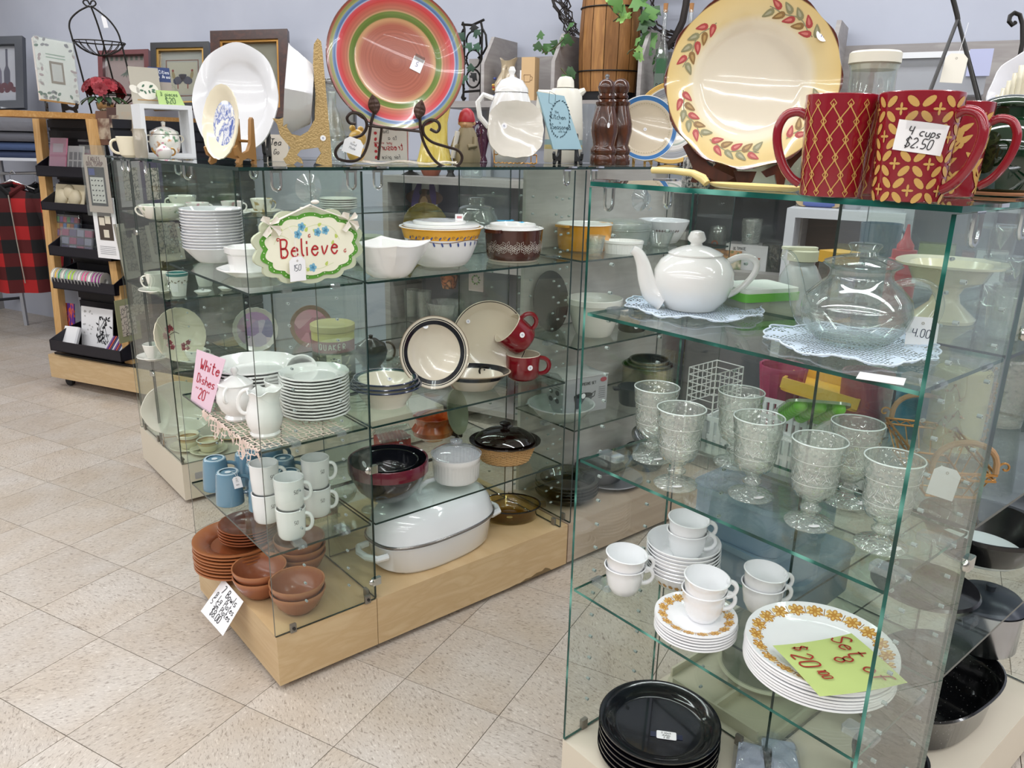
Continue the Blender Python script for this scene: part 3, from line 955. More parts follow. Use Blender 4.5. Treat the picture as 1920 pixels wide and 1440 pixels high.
# crochet doily hanging over the open edge
DP = lace('pink_crochet', 'dcc5b9', 62,.115)
mb = MB()
def tri(q): return abs((q % 1) * 2 - 1)
def dfn(u, v):
 Y = 1.81 + .40 * u
 dr = .018 + .050 * tri(Y / .062) * (.75 + .25 * sin(Y * 37))
 s = v * (.255 + dr)
 if s < .255:
  return V((.96 - s - .79, Y - 2.0,.0012 + .0006 * sin(60 * u)))
 e = s - .255
 return V((.704 - .12 * e + .006 * sin(Y * 70) * min(1, e / .03) - .79, Y - 2.0,.0012 - e * .98))
mb.grid(dfn, 150,34,0)
solo('doily', 'pale pink crochet doily draped over the shelf edge under the white dishes', 'doily', mb, DP, (.79,2.0, zs))
zd = zs + .0022
# sugar bowl
oc8 = lambda a, r, z: (r * (1 + .018 * abs(cos(4 * a)) * (r > .02)), z)
p = A(447,784, zd)
p.z = zd
t = thing('sugar_bowl', 'white panelled sugar bowl with two handles and a knobbed lid, on the doily', 'sugar bowl', p, radians(40))
k_ = .92
MB().lathe([(0,.002),(.03,.002),(.033,0),(.036,.006),(.03,.014),(.044,.03),(.053,.055),(.052,.075),(.045,.09),(.046,.1),(.043,.101),(.04,.09),(.046,.07),(.04,.03),(0,.016)], 64,0, oc8).build('body', WHITE, t)
l_ = MB().lathe([(.047,.101),(.047,.104),(.03,.114),(.012,.124),(0,.126)], 64,0, oc8).build('lid', WHITE, t)
MB().lathe([(.006,.125),(.006,.13),(.010,.135),(.0105,.141),(.007,.147),(0,.149)], 24).build('knob', WHITE, l_)
for s in (0, pi):
 MB().tube([(q[0], q[1], q[2]) for q in arc_handle(.046,.1,.062,.018,.004, s, 10,.05)], .0042,8).build('handle', WHITE, t)
# creamer
p = A(498,814, zd); p.z = zd
t = thing('creamer', 'white panelled cream jug with a wavy spout, in front on the doily', 'jug', p, radians(-35))
def cr(a, r, z):
 q = (1 + .018 * abs(cos(4 * a)))
 e = max(0,(z - .075) / .045)
 r2 = r * q + .016 * e * max(0, cos(a)) ** 6
 z2 = z + e * (.012 * max(0, cos(a)) ** 3 + .004 * cos(6 * a))
 return r2, z2
MB().lathe([(0,.002),(.032,.002),(.036,0),(.039,.006),(.035,.012),(.044,.03),(.047,.05),(.042,.075),(.034,.096),(.034,.112),(.039,.120),(.0365,.121),(.031,.112),(.031,.096),(.039,.07),(.042,.04),(0,.014)], 64,0, cr).build('body', WHITE, t)
MB().tube(arc_handle(.033,.124,.058,.026,.005, pi, 14,.044),.0052,8).build('handle', WHITE, t)
# cups stacked between
p = V((.865,2.035, zd))
cupfn = lambda a, r, z: (r * (1 + .02 * abs(cos(5 * a)) * (z < .05)), z)
c0 = mug_root('teacup', 'white teacup, lower of the two nested behind the creamer', 'cup', .034,.062, WHITE, loc=p, rz=radians(-20), top=.046, out=.02, hr=.0038, foot=.026, group='white cups behind the creamer')
dup(c0, p + V((.002,.0,.042)), radians(-28), 'white teacup, upper of the two nested behind the creamer', rot=(radians(4), radians(3), radians(-30)))
dup(c0, V((.965,2.10, zs + .088)),0, 'white teacup tipped on its side on the plate stack edge', rot=(radians(62),0, radians(-25)))
dup(c0, V((.963,2.06, zs)),0, 'white teacup standing under the tipped cup', rot=(0,0, radians(60)))
# pink sign
q0, q1, q2, q3 = [AY(x, y, 2.055) for x, y in ((368,655),(423,674),(394,775),(356,753))]
ctr = (q0 + q1 + q2 + q3) / 4
ctr.x = .722
def leaf_sign(name, label, corners, mat, lines, size, pmat, th=.0008, group=None, extra=None, lw=.1, adv=.62, slant=.05, xs=1):
 """a sheet through four corner points (top-left, top-right, bottom-right, bottom-left) with hand lettering"""
 a, b, c, d = [V(q) for q in corners]
 ctr = (a + b + c + d) / 4
 xa = ((b - a) + (c - d)).normalized()
 za = xa.cross((a - d) + (b - c)).normalized()
 ya = za.cross(xa)
 Mx = MX((xa, ya, za)).transposed()
 wd, hh = ((b - a).length + (c - d).length) / 2,((a - d).length + (b - c).length) / 2
 loc = [Mx.transposed() @ (q - ctr) for q in (a, b, c, d)]
 t = thing(name, label, 'sign', ctr, 0, group, Mx.to_euler())
 sh = MB().prism([(q.x, q.y) for q in (loc[3], loc[2], loc[1], loc[0])], -th, 0)
 sh.build('sheet', mat, t)
 def quad(u, v):
  q = (loc[3] * (1 - u) + loc[2] * u) * (1 - v) + (loc[0] * (1 - u) + loc[1] * u) * v
  return V((q.x, q.y, q.z + .0008))
 mb = MB()
 for s, x, y, sz in lines:
  write(mb, s, x * wd / xs, y * hh, sz * size, sz * size * lw, lambda u, v: quad(u * xs / wd + .5, v / hh + .5), slant, jit=.03, adv=adv)
 if extra: extra(mb, wd, hh)
 mb.build('lettering', pmat, t)
 return t
leaf_sign('price_sign', 'pink card sign reading White Dishes, leaning on the white plates', [AX(x, y, .712) for x, y in ((369,655),(423,674),(394,775),(357,753))], P('f3d3e4', .7), [('White', .10, .19, 1), ('Dishes', .05, -.06, .85), ('"20"', 0, -.34, 1)], .044, P('c0263f', .6), lw=.12, xs=1.15)
# blue-rim nested bowls
p = A(735,766, zs) + V((.01,.05,0)); p.z = zs
bm0 = rings('blue_rim_bowl', .108, [(0, 'ece7d6'),(.80, 'ece7d6'),(.835, '3c5a52'),(.90, '1f2c4a'),(.955, 'ece7d6'),(.965, '1f2c4a')], .15)
for k, (r, z, lab) in enumerate(((.108,0, 'cream bowl with dark blue rim, outermost of three nested'),(.102,.0125, 'cream bowl with dark blue rim, middle of three nested'),(.096,.0245, 'cream bowl with blue-green rim, innermost of three nested'))):
 s = r / .108
 o = solo('serving_bowl', lab, 'bowl', MB().lathe([(0,.003),(.055,.003),(.056,0),(.060,0),(.060,.006),(.078,.03),(.086,.052),(.107,.059),(.108,.062),(.106,.064),(.086,.057),(.074,.032),(.056,.009),(0,.008)], 56), bm0, p + V((0,0, z)),0)
 o.scale = (s, s, 1 if k == 0 else .95)
sticker(o, (.05,.055,.035),(radians(35), radians(-30),0),.009)
# stoneware trio
rimA = rings('navy_rim_stoneware', .112, [(0, 'd9cfbd'),(.74, 'd9cfbd'),(.755, '14141e'),(.87, 'd9cfbd'),(.89, '17171f'),(.915, 'd9cfbd'),(.975, '8a7a68')], .2)
platB = rings('navy_line_plate', .132, [(0, 'd8cdb6'),(.9, 'd8cdb6'),(.915, '17171c'),(.935, 'd8cdb6'),(.985, '86765f')], .25)
def stand_rot(rz, lean): return (pi / 2 - radians(lean),0, rz)
bp = A(808,722, zs); bp = V((1.30,2.0, zs))
q = AY(808,661,1.955)
o = solo('pasta_bowl', 'tan stoneware bowl with a navy band, propped upright behind the oval dish', 'bowl', MB().lathe([(0,.003),(.05,.003),(.052,0),(.056,.002),(.085,.022),(.088,.028),(.112,.034),(.112,.037),(.086,.032),(.08,.024),(.05,.008),(0,.007)], 56), rimA, q, 0, None, stand_rot(face(q, 20),14))
sticker(o, (-.02,.082,.029),(radians(-25),0,0),.009)
q = AY(917,636,1.995)
o = solo('stoneware_plate', 'large tan stoneware plate with a thin navy line, on a scroll stand', 'plate', MB().lathe(plate_prof(.127,.018,.005,.5,.8),60), platB, q, 0, None, stand_rot(face(q, 10),14))
sticker(o, (-.07,.06,.012),(0,0,0),.007)
t = thing('plate_stand', 'black iron plate stand with scroll feet, behind the oval dish', 'plate stand', (q.x, q.y - .06, zs), face(q, 10))
for s in (-.055,.055):
 sp_ = [(s, 0 - .0,.03)] + [(s + .0,-.012 + .014 * (1 - j / 16) * cos(j * .55 + 1.5),.016 + .015 * (1 - j / 16) * sin(j * .55 + 1.5)) for j in range(16)]
 pts = [(s + .022 * (1 - j / 20) * cos(j * .5),-.008,.036 + .022 * (1 - j / 20) * sin(j * .5)) for j in range(17)]
 MB().tube(pts, .0032,6).build('scroll', IRON, t)
 MB().tube([(s, -.006,.012),(s, .07,.02),(s, .10,.10)], .0032,6).build('strut', IRON, t)
MB().tube([(-.055,.07,.02),(.055,.07,.02)], .003,6).build('crossbar', IRON, t)
p = A(893,735, zs) + V((.02,.045,0)); p.z = zs
rimC = rings('navy_rim_oval', .115, [(0, 'd9cfbd'),(.76, 'd9cfbd'),(.80, '14141e'),(.955, 'b9a994')], .2)
o = solo('oval_dish', 'oval tan stoneware serving dish with a navy inner band', 'dish', MB().lathe([(0,.003),(.058,.003),(.06,0),(.064,.002),(.085,.03),(.112,.054),(.115,.057),(.11,.058),(.088,.042),(.066,.012),(0,.009)], 56), rimC, p, radians(-42))
o.scale = (1.06,.78,1.0)
sticker(o, (-.075,-.02,.036),(0, radians(48),0),.009)
# red mugs
RED = P('7d0f1c', .14,0,.6)
p = A(990,715, zs) + V((.01,.04,0)); p.z = zs
rib12 = lambda a, r, z: (r * (1 + .012 * (cos(10 * a) > .4) * (.01 < z < .06)), z)
CRM = P('d8cdb8', .2,0,.4)
m1 = mug_root('soup_mug', 'red ribbed soup mug standing upright on the shelf', 'mug', .054,.084, RED, loc=p, rz=radians(-38), top=.058, out=.034, hr=.0075, foot=.046, fn=rib12, inner=CRM, group='red soup mugs')
sticker(m1,(.022,-.0525,.05),(pi / 2,0, radians(22)),.009)
m2 = dup(m1, p + V((.008,.0,.120)),0, 'red ribbed soup mug tipped over on the upright mug', rot=(radians(12), radians(-48), radians(-38)))
# ================================================================ middle case, third shelf
zs = .4165
BLUEM = P('6d92a8', .16,0,.5)
BLUED = P('56788f', .16,0,.5)
blue0 = None
mugs = [(402,859, 'blue mug upside down, front left at the shelf corner', -20),(427,884, 'blue mug upside down with a string price tag', -24),(461,849, 'dark blue mug upside down at the back beside the tagged mug', 20),(482,868, 'blue mug upside down behind the left white mugs', 0),(489,894, 'blue mug upside down, touching the left white mugs', 30),(530,858, 'blue mug upside down between the white mug stacks', -30),(541,884, 'blue mug upside down just left of the rear white mugs', -10),(508,836, 'blue mug upside down at the very back under the doily', 10)]
R3, H3 = .041,.098
for k, (px, py, lab, rz) in enumerate(mugs):
 P_ = A(px, py, zs + H3 + .001)
 if blue0 is None:
  blue0 = mug_root('mug', lab, 'mug', R3 * .86, H3, BLUEM, loc=P_, top=R3, out=.03, hr=.006, foot=R3 * .80, group='blue mugs turned upside down', rot=(pi, 0, radians(rz)), zt=.72, zb=.18)
  MB().lathe([(.024,-.0006),(.029,-.0012),(.031,.0008),(.026,.001),(.024,-.0006)], 32).build('base_ring', P('b9ccd6', .3), blue0)
  MB().lathe([(0,.0018),(.009,.0018),(.009,.0014),(0,.0012)], 14).build('base_mark', P('d5dfe4', .5), blue0)
 else:
  dup(blue0, P_, 0, lab, rot=(pi, 0, radians(rz)))
P_ = A(427,884, zs + H3)
t = thing('price_tag', 'white paper tag with string, hanging on a blue mug', 'tag', P_ + V((.010,-.044,-.022)), 0, None, (radians(86), 0, radians(-20)))
tagcard(t, MX.Rotation(.15,4, 'Z'),.024,.036, '75|ea', size=.007)
MB().tube([(0,.016,.001),(-.006,.026,-.006),(-.016,.03,-.02),(.0,.034,-.012),(.002,.018,.001)], .0005,4).build('string', PAPER, t)
milk = P('f3f4f4', .12,0,.6)
wm = None
for px, py, side, rz in ((502,974, 'left', -28),(548,1004, 'front', -36),(596,962, 'rear right', -34)):
 p = A(px, py, zs)
 for lvl in (0,1):
  lab = 'white milk-glass mug, %s of the %s pair' % (('lower', 'upper')[lvl], side)
  loc = p + V((0,0, lvl * .0885))
  if wm is None:
   wm = mug_root('mug', lab, 'mug', .0375,.086, milk, loc=loc, rz=radians(rz), top=.0405, out=.019, hr=.0052, foot=.033, group='white milk-glass mugs', zt=.80, zb=.22)
   mb = MB()
   fm = lambda x, y: V(((.0398) * cos(x / .039 - 1.0),.0398 * sin(x / .039 - 1.0),.05 + y))
   write(mb, '50', 0,0,.010,.001, fm, m=0)
   mb.build('pen_price', PEN_BLACK, wm)
  else:
   dup(wm, loc, radians(rz + 6 * lvl), lab)
# maroon bowls
p = A(742,940, zs) + V((.01,.055,0)); p.z = zs
MAR = P('5e1626', .14,0,.6)
def bandbowl(R, h, lab, loc):
 t = thing('mixing_bowl', lab, 'bowl', loc)
 prof = [(0,.003),(R * .5,.003),(R * .52,0),(R * .56,.002),(R * .78, h * .25),(R * .93, h * .55),(R * .975, h * .68),(R * 1.0, h * .69),(R, h * .98),(R * .985, h),(R * .95, h * .98),(R * .92, h * .6),(R * .74, h * .25),(R * .5,.009),(0,.008)]
 MB().lathe(prof, 56, [1] * 6 + [0] * 4 + [1] * 4).build('body', [MAR, P('17181f', .14,0,.6)], t)
 return t
bandbowl(.122,.122, 'maroon-banded black mixing bowl, larger outer one on the third shelf', p)
t = bandbowl(.092,.09, 'black mixing bowl nested inside the maroon-banded bowl', p + V((.004,.004,.024)))
t.children[0].data.materials[0] = P('0e1113', .12,0,.6)
sticker(t, (-.055,.052,.07),(radians(60),0, radians(45)),.011)
# fluted casserole with glass lid
p = A(858,905, zs) + V((.02,.035,0)); p.z = zs
t = thing('casserole', 'white fluted round casserole with a clear glass lid', 'casserole', p, 0)
fl = lambda a, r, z: (r + (.0022 * cos(40 * a) if .008 < z < .062 and r > .06 else 0), z)
MB().lathe([(0,.002),(.066,.002),(.070,0),(.074,.008),(.0745,.06),(.078,.064),(.078,.080),(.074,.082),(.070,.06),(.066,.01),(0,.008)], 120,0, fl).build('dish', WHITE, t)
lid = MB().lathe([(.081,.083),(.082,.087),(.076,.089),(.066,.098),(.04,.108),(.015,.111),(.012,.116),(.02,.124),(.02,.130),(0,.131)], 48)
lid.build('lid', LIDG, t)
# basket casserole
p = V((1.618,1.945, zs))
t = thing('basket', 'round tan wicker basket holding a dark glass casserole', 'basket', p, radians(-42))
mb = MB()
mb.lathe([(0,.002),(.07,.002),(.075,0),(.088,.03),(.098,.062),(.094,.062),(.084,.03),(.07,.006),(0,.006)], 64,0, lambda a, r, z: (r + .0012 * cos(32 * a + (0 if int(z * 400) % 2 else pi)), z), None, 1.06,.9)
mb.build('wicker_body', P('8d6238', .8), t)
wk = MB()
for j in range(12):
 z = .006 + .0047 * j
 r = .077 + .022 * (z / .062) ** .9
 wk.tube([((r + .0016 * cos(24 * 2 * pi * k / 96 + (pi if j % 2 else 0))) * cos(2 * pi * k / 96) * 1.06,(r + .0016 * cos(24 * 2 * pi * k / 96 + (pi if j % 2 else 0))) * sin(2 * pi * k / 96) * .9, z) for k in range(96)], .0021,4,0, True)
for k in range(48):
 a = 2 * pi * k / 48
 wk.tube([(.076 * cos(a) * 1.06,.076 * sin(a) * .9,.004),(.09 * cos(a) * 1.06,.09 * sin(a) * .9,.032),(.1 * cos(a) * 1.06,.1 * sin(a) * .9,.06)], .0016,4)
for s in (-1,1):
 wk.tube([((.099 + .003 * s) * cos(2 * pi * k / 80) * 1.06,(.099 + .003 * s) * sin(2 * pi * k / 80) * .9,.062 + .002 * sin(16 * 2 * pi * k / 80 + s)) for k in range(80)], .0028,5,0, True)
o = wk.build('weave', P('d0a670', .65), t); o['kind'] = 'stuff'
DK = glassmat('dark_amber_glass', '2a140c', '0a0504', .08, power=1.0, body=.55, bodycol='1a0c08')
t = thing('casserole', 'dark brown glass casserole with a knobbed domed lid, set in the basket', 'casserole', p + V((0,0,.008)), radians(-42))
t.scale = (1.06,.92,1)
MB().lathe([(0,0),(.072,0),(.09,.03),(.096,.056),(.116,.062),(.116,.066),(.094,.064),(.086,.032),(.07,.006),(0,.006)], 56).build('dish', DK, t)
MB().lathe([(.096,.066),(.098,.069),(.088,.082),(.06,.098),(.02,.106),(0,.108)], 56).build('lid', DK, t)
MB().lathe([(.008,.107),(.008,.114),(.018,.12),(.019,.126),(.012,.13),(0,.131)], 28).build('knob', DK, t.children[1])
# ================================================================ middle case, maple base
zs = .1725
TER = P('8a4a2a', .22,0,.4)
TERP = rings('terracotta_plate', .132, [(0, '94522f'),(.62, '7d4226'),(.66, '8f4e2d'),(.95, 'a4643c')], .22, 'LINEAR')
p = V((.775,2.225, zs))
def mk():
 return solo('dinner_plate', '', 'plate', MB().lathe([(0,.002),(.07,.002),(.074,0),(.080,.004),(.128,.022),(.132,.025),(.131,.029),(.126,.029),(.084,.012),(.078,.006),(0,.006)], 56), TERP)
stack(8, mk, p, .0107, 'large terracotta plate, {} of the stack on the maple base', 'large terracotta plates')
def mk():
 return solo('side_plate', '', 'plate', MB().lathe([(0,.002),(.05,.002),(.053,0),(.058,.004),(.086,.013),(.089,.016),(.088,.019),(.084,.019),(.060,.009),(.056,.006),(0,.006)], 48), TERP)
stack(5, mk, p + V((.035,-.005,.0885)),.0092, 'small terracotta brown plate, {} on the large plates', 'small terracotta plates')
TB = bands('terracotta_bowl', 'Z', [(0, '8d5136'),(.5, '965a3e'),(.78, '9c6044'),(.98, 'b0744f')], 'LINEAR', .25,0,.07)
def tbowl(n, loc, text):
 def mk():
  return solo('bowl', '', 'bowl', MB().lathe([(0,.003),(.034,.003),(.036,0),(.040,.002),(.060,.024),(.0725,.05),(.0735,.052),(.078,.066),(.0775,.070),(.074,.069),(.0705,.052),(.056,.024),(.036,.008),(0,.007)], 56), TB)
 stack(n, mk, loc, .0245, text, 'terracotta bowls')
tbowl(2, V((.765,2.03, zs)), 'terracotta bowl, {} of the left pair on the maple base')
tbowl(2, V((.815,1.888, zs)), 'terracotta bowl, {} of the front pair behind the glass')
tbowl(3, V((.915,2.08, zs)), 'terracotta bowl, {} of the rear nest on the maple base')
leaf_sign('price_sign', 'white paper sign listing bowls and plates, taped to the maple base', [AX(418,1085,.698), AX(457,1128,.698), AX(417,1192,.63), AX(377,1146,.63)], P('f4f3f6', .8), [('7 Bowls', .06, .22, 1), ('8 Lg Plates', .04, .02, .8), ('5 Sm Plates', .03, -.16, .8), ('$8.00', 0, -.38, .95)], .0225, PEN_BLACK, lw=.12, xs=1.2)
# enamel roaster
p = V((1.318,1.952, zs))
ENAM = P('eceff2', .1,0,.7)
t = thing('roasting_pan', 'large white enamel oval roasting pan with a domed lid and grey rim', 'roasting pan', p, radians(4))
def oval(R, k=.22):
 return lambda a, r, z: (r * (1 / (abs(cos(a)) ** 2.6 + abs(sin(a)) ** 2.6)) ** (1 / 2.6), z)
ov = oval(1)
sx, sy = .225,.128
n_ = lambda pr: pr
MB().lathe([(0,.0),(.86,0),(.93,.012),(.985,.088),(1.0,.092),(1.02,.093),(1.02,.096),(.96,.094),(.9,.014),(0,.006)], 72,0, ov, None, sx, sy).build('pan', ENAM, t)
MB().lathe([(1.02,.0965),(1.035,.098),(1.035,.104),(1.02,.106),(.99,.102),(1.02,.0965)], 72,0, ov, None, sx, sy).build('steel_rim', P('8d8a88', .25,.8), t)
MB().lathe([(1.01,.106),(.985,.125),(.93,.16),(.84,.187),(.68,.204),(.45,.212),(0,.215)], 72,0, ov, None, sx, sy).build('lid', ENAM, t)
l_ = t.children[-1]
MB().tube([(-.05,0,.212),(-.045,0,.232),(-.02,0,.243),(.02,0,.243),(.045,0,.232),(.05,0,.212)], .008,8).build('lid_handle', ENAM, l_)
for s in (-1,1):
 hd = MB().tube([(s * .215,-.055,.07),(s * .250,-.052,.072),(s * .268,-.02,.073),(s * .268,.02,.073),(s * .250,.052,.072),(s * .215,.055,.07)], .011,8)
 hd.build('side_handle', ENAM, t)
# amber dish
p = A(968,980, zs) + V((.01,.05,0)); p.z = zs
t = thing('oval_dish', 'oval amber glass baking dish at the right end of the maple base', 'dish', p, radians(-38))
t.scale = (1.0,.76,1)
MB().lathe([(0,0),(.085,0),(.095,.006),(.108,.048),(.111,.05),(.111,.054),(.106,.053),(.091,.010),(.082,.005),(0,.005)], 56).build('body', AMBER, t)
MB().tube([(.1095 * cos(2 * pi * k / 56),.1095 * sin(2 * pi * k / 56),.053) for k in range(56)], .003,6,0, True).build('rim', glassmat('amber_rim', '6e5a22', '3a2d0e', .08, power=1), t)
for s in (-1,1):
 MB().rbox(-.012,.012,-.028,.028,.048,.054,.01).build('tab_handle', AMBER, t, (s * .118,0,0))
sticker(t, (0,-.02,.006),(0,0,0),.011)
# ================================================================ rear shelves of the middle case
def AYz(px, Y, z):
 p = AY(px, 720, Y); p.z = z
 # true x for that height on the plane Y
 d = RR.transposed()
 lo, hi = -1.0,6.0
 for _ in range(40):
  m = (lo + hi) / 2
  q = RR @ (V((m, Y, z)) - CP)
  if 960 + FPX * q.x / q.z < px: lo = m
  else: hi = m
 return V((lo, Y, z))
def flowers(name, cols, size=14):
 return noisy(name, cols, (1,1,1), size, 3,.2,0, 'vcol', 'LINEAR', coat=.4)
z2 = .7085; z3 = .4165; z0 = .1725
p = AYz(628,2.27, z2)
t = thing('oat_tin', 'round yellow and red QUAKER oats tin with an old style label', 'tin', p, face(p, 0))
MB().lathe([(0,0),(.066,0),(.068,.003),(.068,.162),(.066,.165),(0,.165)], 48, [0,0,0,0,0]).build('body', bands('tin_bands', 'Z', [(0, 'c9bd93'),(.03, '4a4a3c'),(.62, '8f3f4c'),(.84, 'd9cd7a'),(.95, 'cfc06a')], lo=0, hi=.165, rough=.35), t)
MB().lathe([(0,.166),(.069,.166),(.071,.168),(.071,.186),(.066,.189),(.05,.187),(0,.187)], 48).build('lid', P('d6c688', .4), t)
ft_ = lambda x, y: V((.0687 * cos(-pi / 2 + x / .0687),.0687 * sin(-pi / 2 + x / .0687), y))
mb = MB()
mb.grid(lambda u, v: ft_(-.024 + u * .048,.022 + v * .076),6,1,0)
for s in (-1,1):
 for k in range(7):
  mb.petal(s * (.045 + .008 * (k % 2)),.02 + k * .012,.018,.006,.5 * s * (k % 3), lambda x, y: ft_(x, y),3)
f2 = lambda x, y: V((.0692 * cos(-pi / 2 + x / .0687),.0692 * sin(-pi / 2 + x / .0687), y))
for pts, w_ in (([(0,.088),(0,.082)], .008),([(-.011,.083),(.011,.083)], .003),([(0,.078),(0,.05)], .017),([(-.014,.05),(-.006,.074)], .005),([(.014,.05),(.006,.074)], .005),([(-.004,.05),(-.005,.03)], .005),([(.005,.05),(.006,.03)], .005),([(-.009,.029),(.012,.029)], .002)):
 mb.stroke(pts, w_, f2,1)
write(mb, 'QUAKER', 0,.114,.018,.0026, lambda x, y: V((.0692 * cos(-pi / 2 + x / .0687),.0692 * sin(-pi / 2 + x / .0687), y)),0, m=2, adv=.85)
mb.build('printed_label', [P('d7d2b4', .5), P('2e2e33', .5), P('e9e4d3', .5), P('b0a988', .5)], t)
# dark teapot
p = AYz(697,2.30, z2)
t = thing('teapot', 'small dark grey stoneware teapot with a looped handle, behind the glass', 'teapot', p, face(p, 0))
MB().lathe([(0,0),(.03,0),(.034,.004),(.03,.012),(.05,.04),(.056,.065),(.048,.09),(.03,.10),(.02,.108),(.006,.112),(.008,.12),(0,.123)], 40).build('body', bands('teapot_glaze', 'Z', [(0, '8d99a6'),(.4, '6e7b83'),(.6, '3c3f3c'),(1, '2a2622')], 'LINEAR', lo=0, hi=.12), t)
MB().tube(arc_handle(.05,.095,.03,.03,.004),.004,8).build('handle', P('4a3b2a', .3), t)
MB().tube([(-.045,0,.05),(-.07,0,.07),(-.085,0,.1)], [.012,.008,.006], 8).build('spout', P('4a4a48', .3), t)
# red glass house
p = AYz(736,2.24, z3)
def house(lab, loc, sc=1):
 t = thing('glass_house', lab, 'candle house', loc, face(loc, 24))
 t.scale = (sc,) * 3
 MB().box(-.055,.055,-.035,.035,.018,.06).build('walls', noisy('red_glass', [(.3, '7d1d1f'),(.6, 'b33a30'),(.8, '5e1216')], (1,1,1),30,3,.12,.4), t)
 mb = MB()
 for s in (-1,1):
  for k in range(11):
   x = -.06 + k * .012
   mb.tube([(x, s * .046,.056),(x, s * .004,.088)], .0055,6)
 mb.tube([(-.064,0,.09),(.064,0,.09)], .005,6)
 mb.build('ribbed_roof', CLEARR, t)
 mb = MB()
 for k in range(10):
  for s in (-1,1):
   mb.ball((-.058 + k * .0129, s * .038,.009),.009,8,6)
 for k in range(5):
  for s in (-1,1):
   mb.ball((s * .058,-.03 + k * .015,.009),.009,8,6)
 mb.build('beaded_base', CLEAR, t)
 sticker(t, (.016,-.0362,.036),(pi / 2,0,0),.008)
 return t
house('red and clear glass candle house with a ribbed roof, above the maroon bowls', p)
p = AYz(606,2.28, z0)
house('small red and clear glass candle house behind the white mugs', V((p.x, p.y, z0 + .05)),.8)
# carnival bowl, oval plate on stand, glass dishes
CARN = noisy('carnival_glass', [(.3, '8f2f14'),(.5, 'd5652a'),(.62, 'e9a06a'),(.75, 'b04a22')], (1,1,1),9,3,.08,.1, coat=1)
p = AYz(812,2.26, z3)
t = thing('carnival_bowl', 'iridescent orange glass bowl behind the oval plate', 'bowl', p)
MB().lathe([(0,.004),(.04,.004),(.043,0),(.048,.006),(.074,.022),(.078,.04),(.064,.062),(.068,.085),(.071,.088),(.066,.088),(.059,.063),(.07,.04),(.04,.012),(0,.01)], 48,0, lambda a, r, z: (r * (1 + .03 * cos(10 * a) * (z > .06)), z)).build('body', CARN, t)
p = AYz(864,2.22, z3)
q = AY(848,770,2.20)
o = solo('oval_plate', 'grey-green oval plate seen from behind on a black easel', 'plate', MB().lathe(plate_prof(.085,.012,.004,.5,.7),48), P('a3a68c', .3,0,.3), q + V((0,-.015,.0)),0, None, (pi / 2 + radians(-12),0, face(q, 55)))
o.scale = (.72,1,1)
def easel(name, lab, loc, rz, h, w_, d, mat, th=.008, tall=True):
 """two shaped side rails with hooked feet, hinged along a back edge"""
 t = thing(name, lab, 'easel', loc, rz)
 out = [(0,.0),(d * .16,.0),(d * .2, h * .05),(d * .12, h * .10),(d * .5, h * .15),(d * .82, h * .10),(d * .86, h * .04),(d * 1.0,.0),(d * 1.06, h * .06),(d * 1.0, h * .16),(d * 1.10, h * .20),(d * 1.16, h * .36),(d * 1.05, h * .42),(d * .98, h * .30),(d * .80, h * .24),(d * .45, h * .30),(d * .28, h * .45),(d * .16, h * .95),(d * .08, h),(0, h * .96)]
 for s in (-1,1):
  Mx = MX.Rotation(s * radians(14),4, 'Z') @ MX(((0,0,1,0),(-1,0,0,0),(0,1,0,0),(0,0,0,1)))
  MB().prism(out, -th / 2, th / 2,0, MX.Translation((s * w_ / 2 * .6, d * .55,0)) @ Mx).build('side_rail', mat, t)
 MB().tube([(-w_ * .34, d * .5, h * .5),(w_ * .34, d * .5, h * .5)], th * .45,6).build('hinge', mat, t)
 return t
easel('plate_easel', 'black easel holding the grey-green oval plate', V((q.x + .02, q.y + .03, z3)), face(q, -120),.12,.05,.06, BLACKM)
p = AYz(628,2.26, z0)
t = thing('compote', 'clear cut-glass footed compote behind the white mugs', 'compote', p)
MB().lathe([(0,0),(.055,0),(.05,.006),(.014,.02),(.011,.06),(.018,.09),(.07,.125),(.082,.155),(.077,.155),(.064,.128),(.012,.1),(0,.1)], 40,0, lambda a, r, z: (r * (1 + .03 * cos(20 * a) * (z > .12)), z)).build('body', CLEARB, t)
p = AYz(655,2.32, z0)
t = thing('glass_goblet', 'clear stemmed glass bowl at the back of the maple base', 'glass', V((p.x + .1, p.y, p.z)))
MB().lathe([(0,0),(.045,0),(.04,.005),(.01,.014),(.008,.07),(.03,.09),(.05,.13),(.047,.13),(.02,.09),(0,.085)], 40).build('body', CLEAR, t)
for k, (px, lab) in enumerate(((735, 'clear ripple-glass candy dish at the back of the second shelf'),)):
 p = AYz(px, 2.3, z2)
 t = thing('candy_dish', lab, 'dish', p)
 MB().lathe([(0,0),(.03,0),(.033,.004),(.05,.03),(.055,.045),(.05,.045),(.04,.02),(0,.008)], 32).build('body', CLEARR, t)
# white tag holder by the upright bowl
p = AYz(725,2.25, z2)
solo('tea_light', 'small white block candle in a pale dish, beside the dark teapot', 'candle', MB().box(-.018,.018,-.014,.014,.008,.04).lathe([(0,0),(.03,0),(.036,.008),(0,.008)], 24,1), [P('eceae4', .6), P('cfc8bb', .4)], p + V((.1,0,0)))
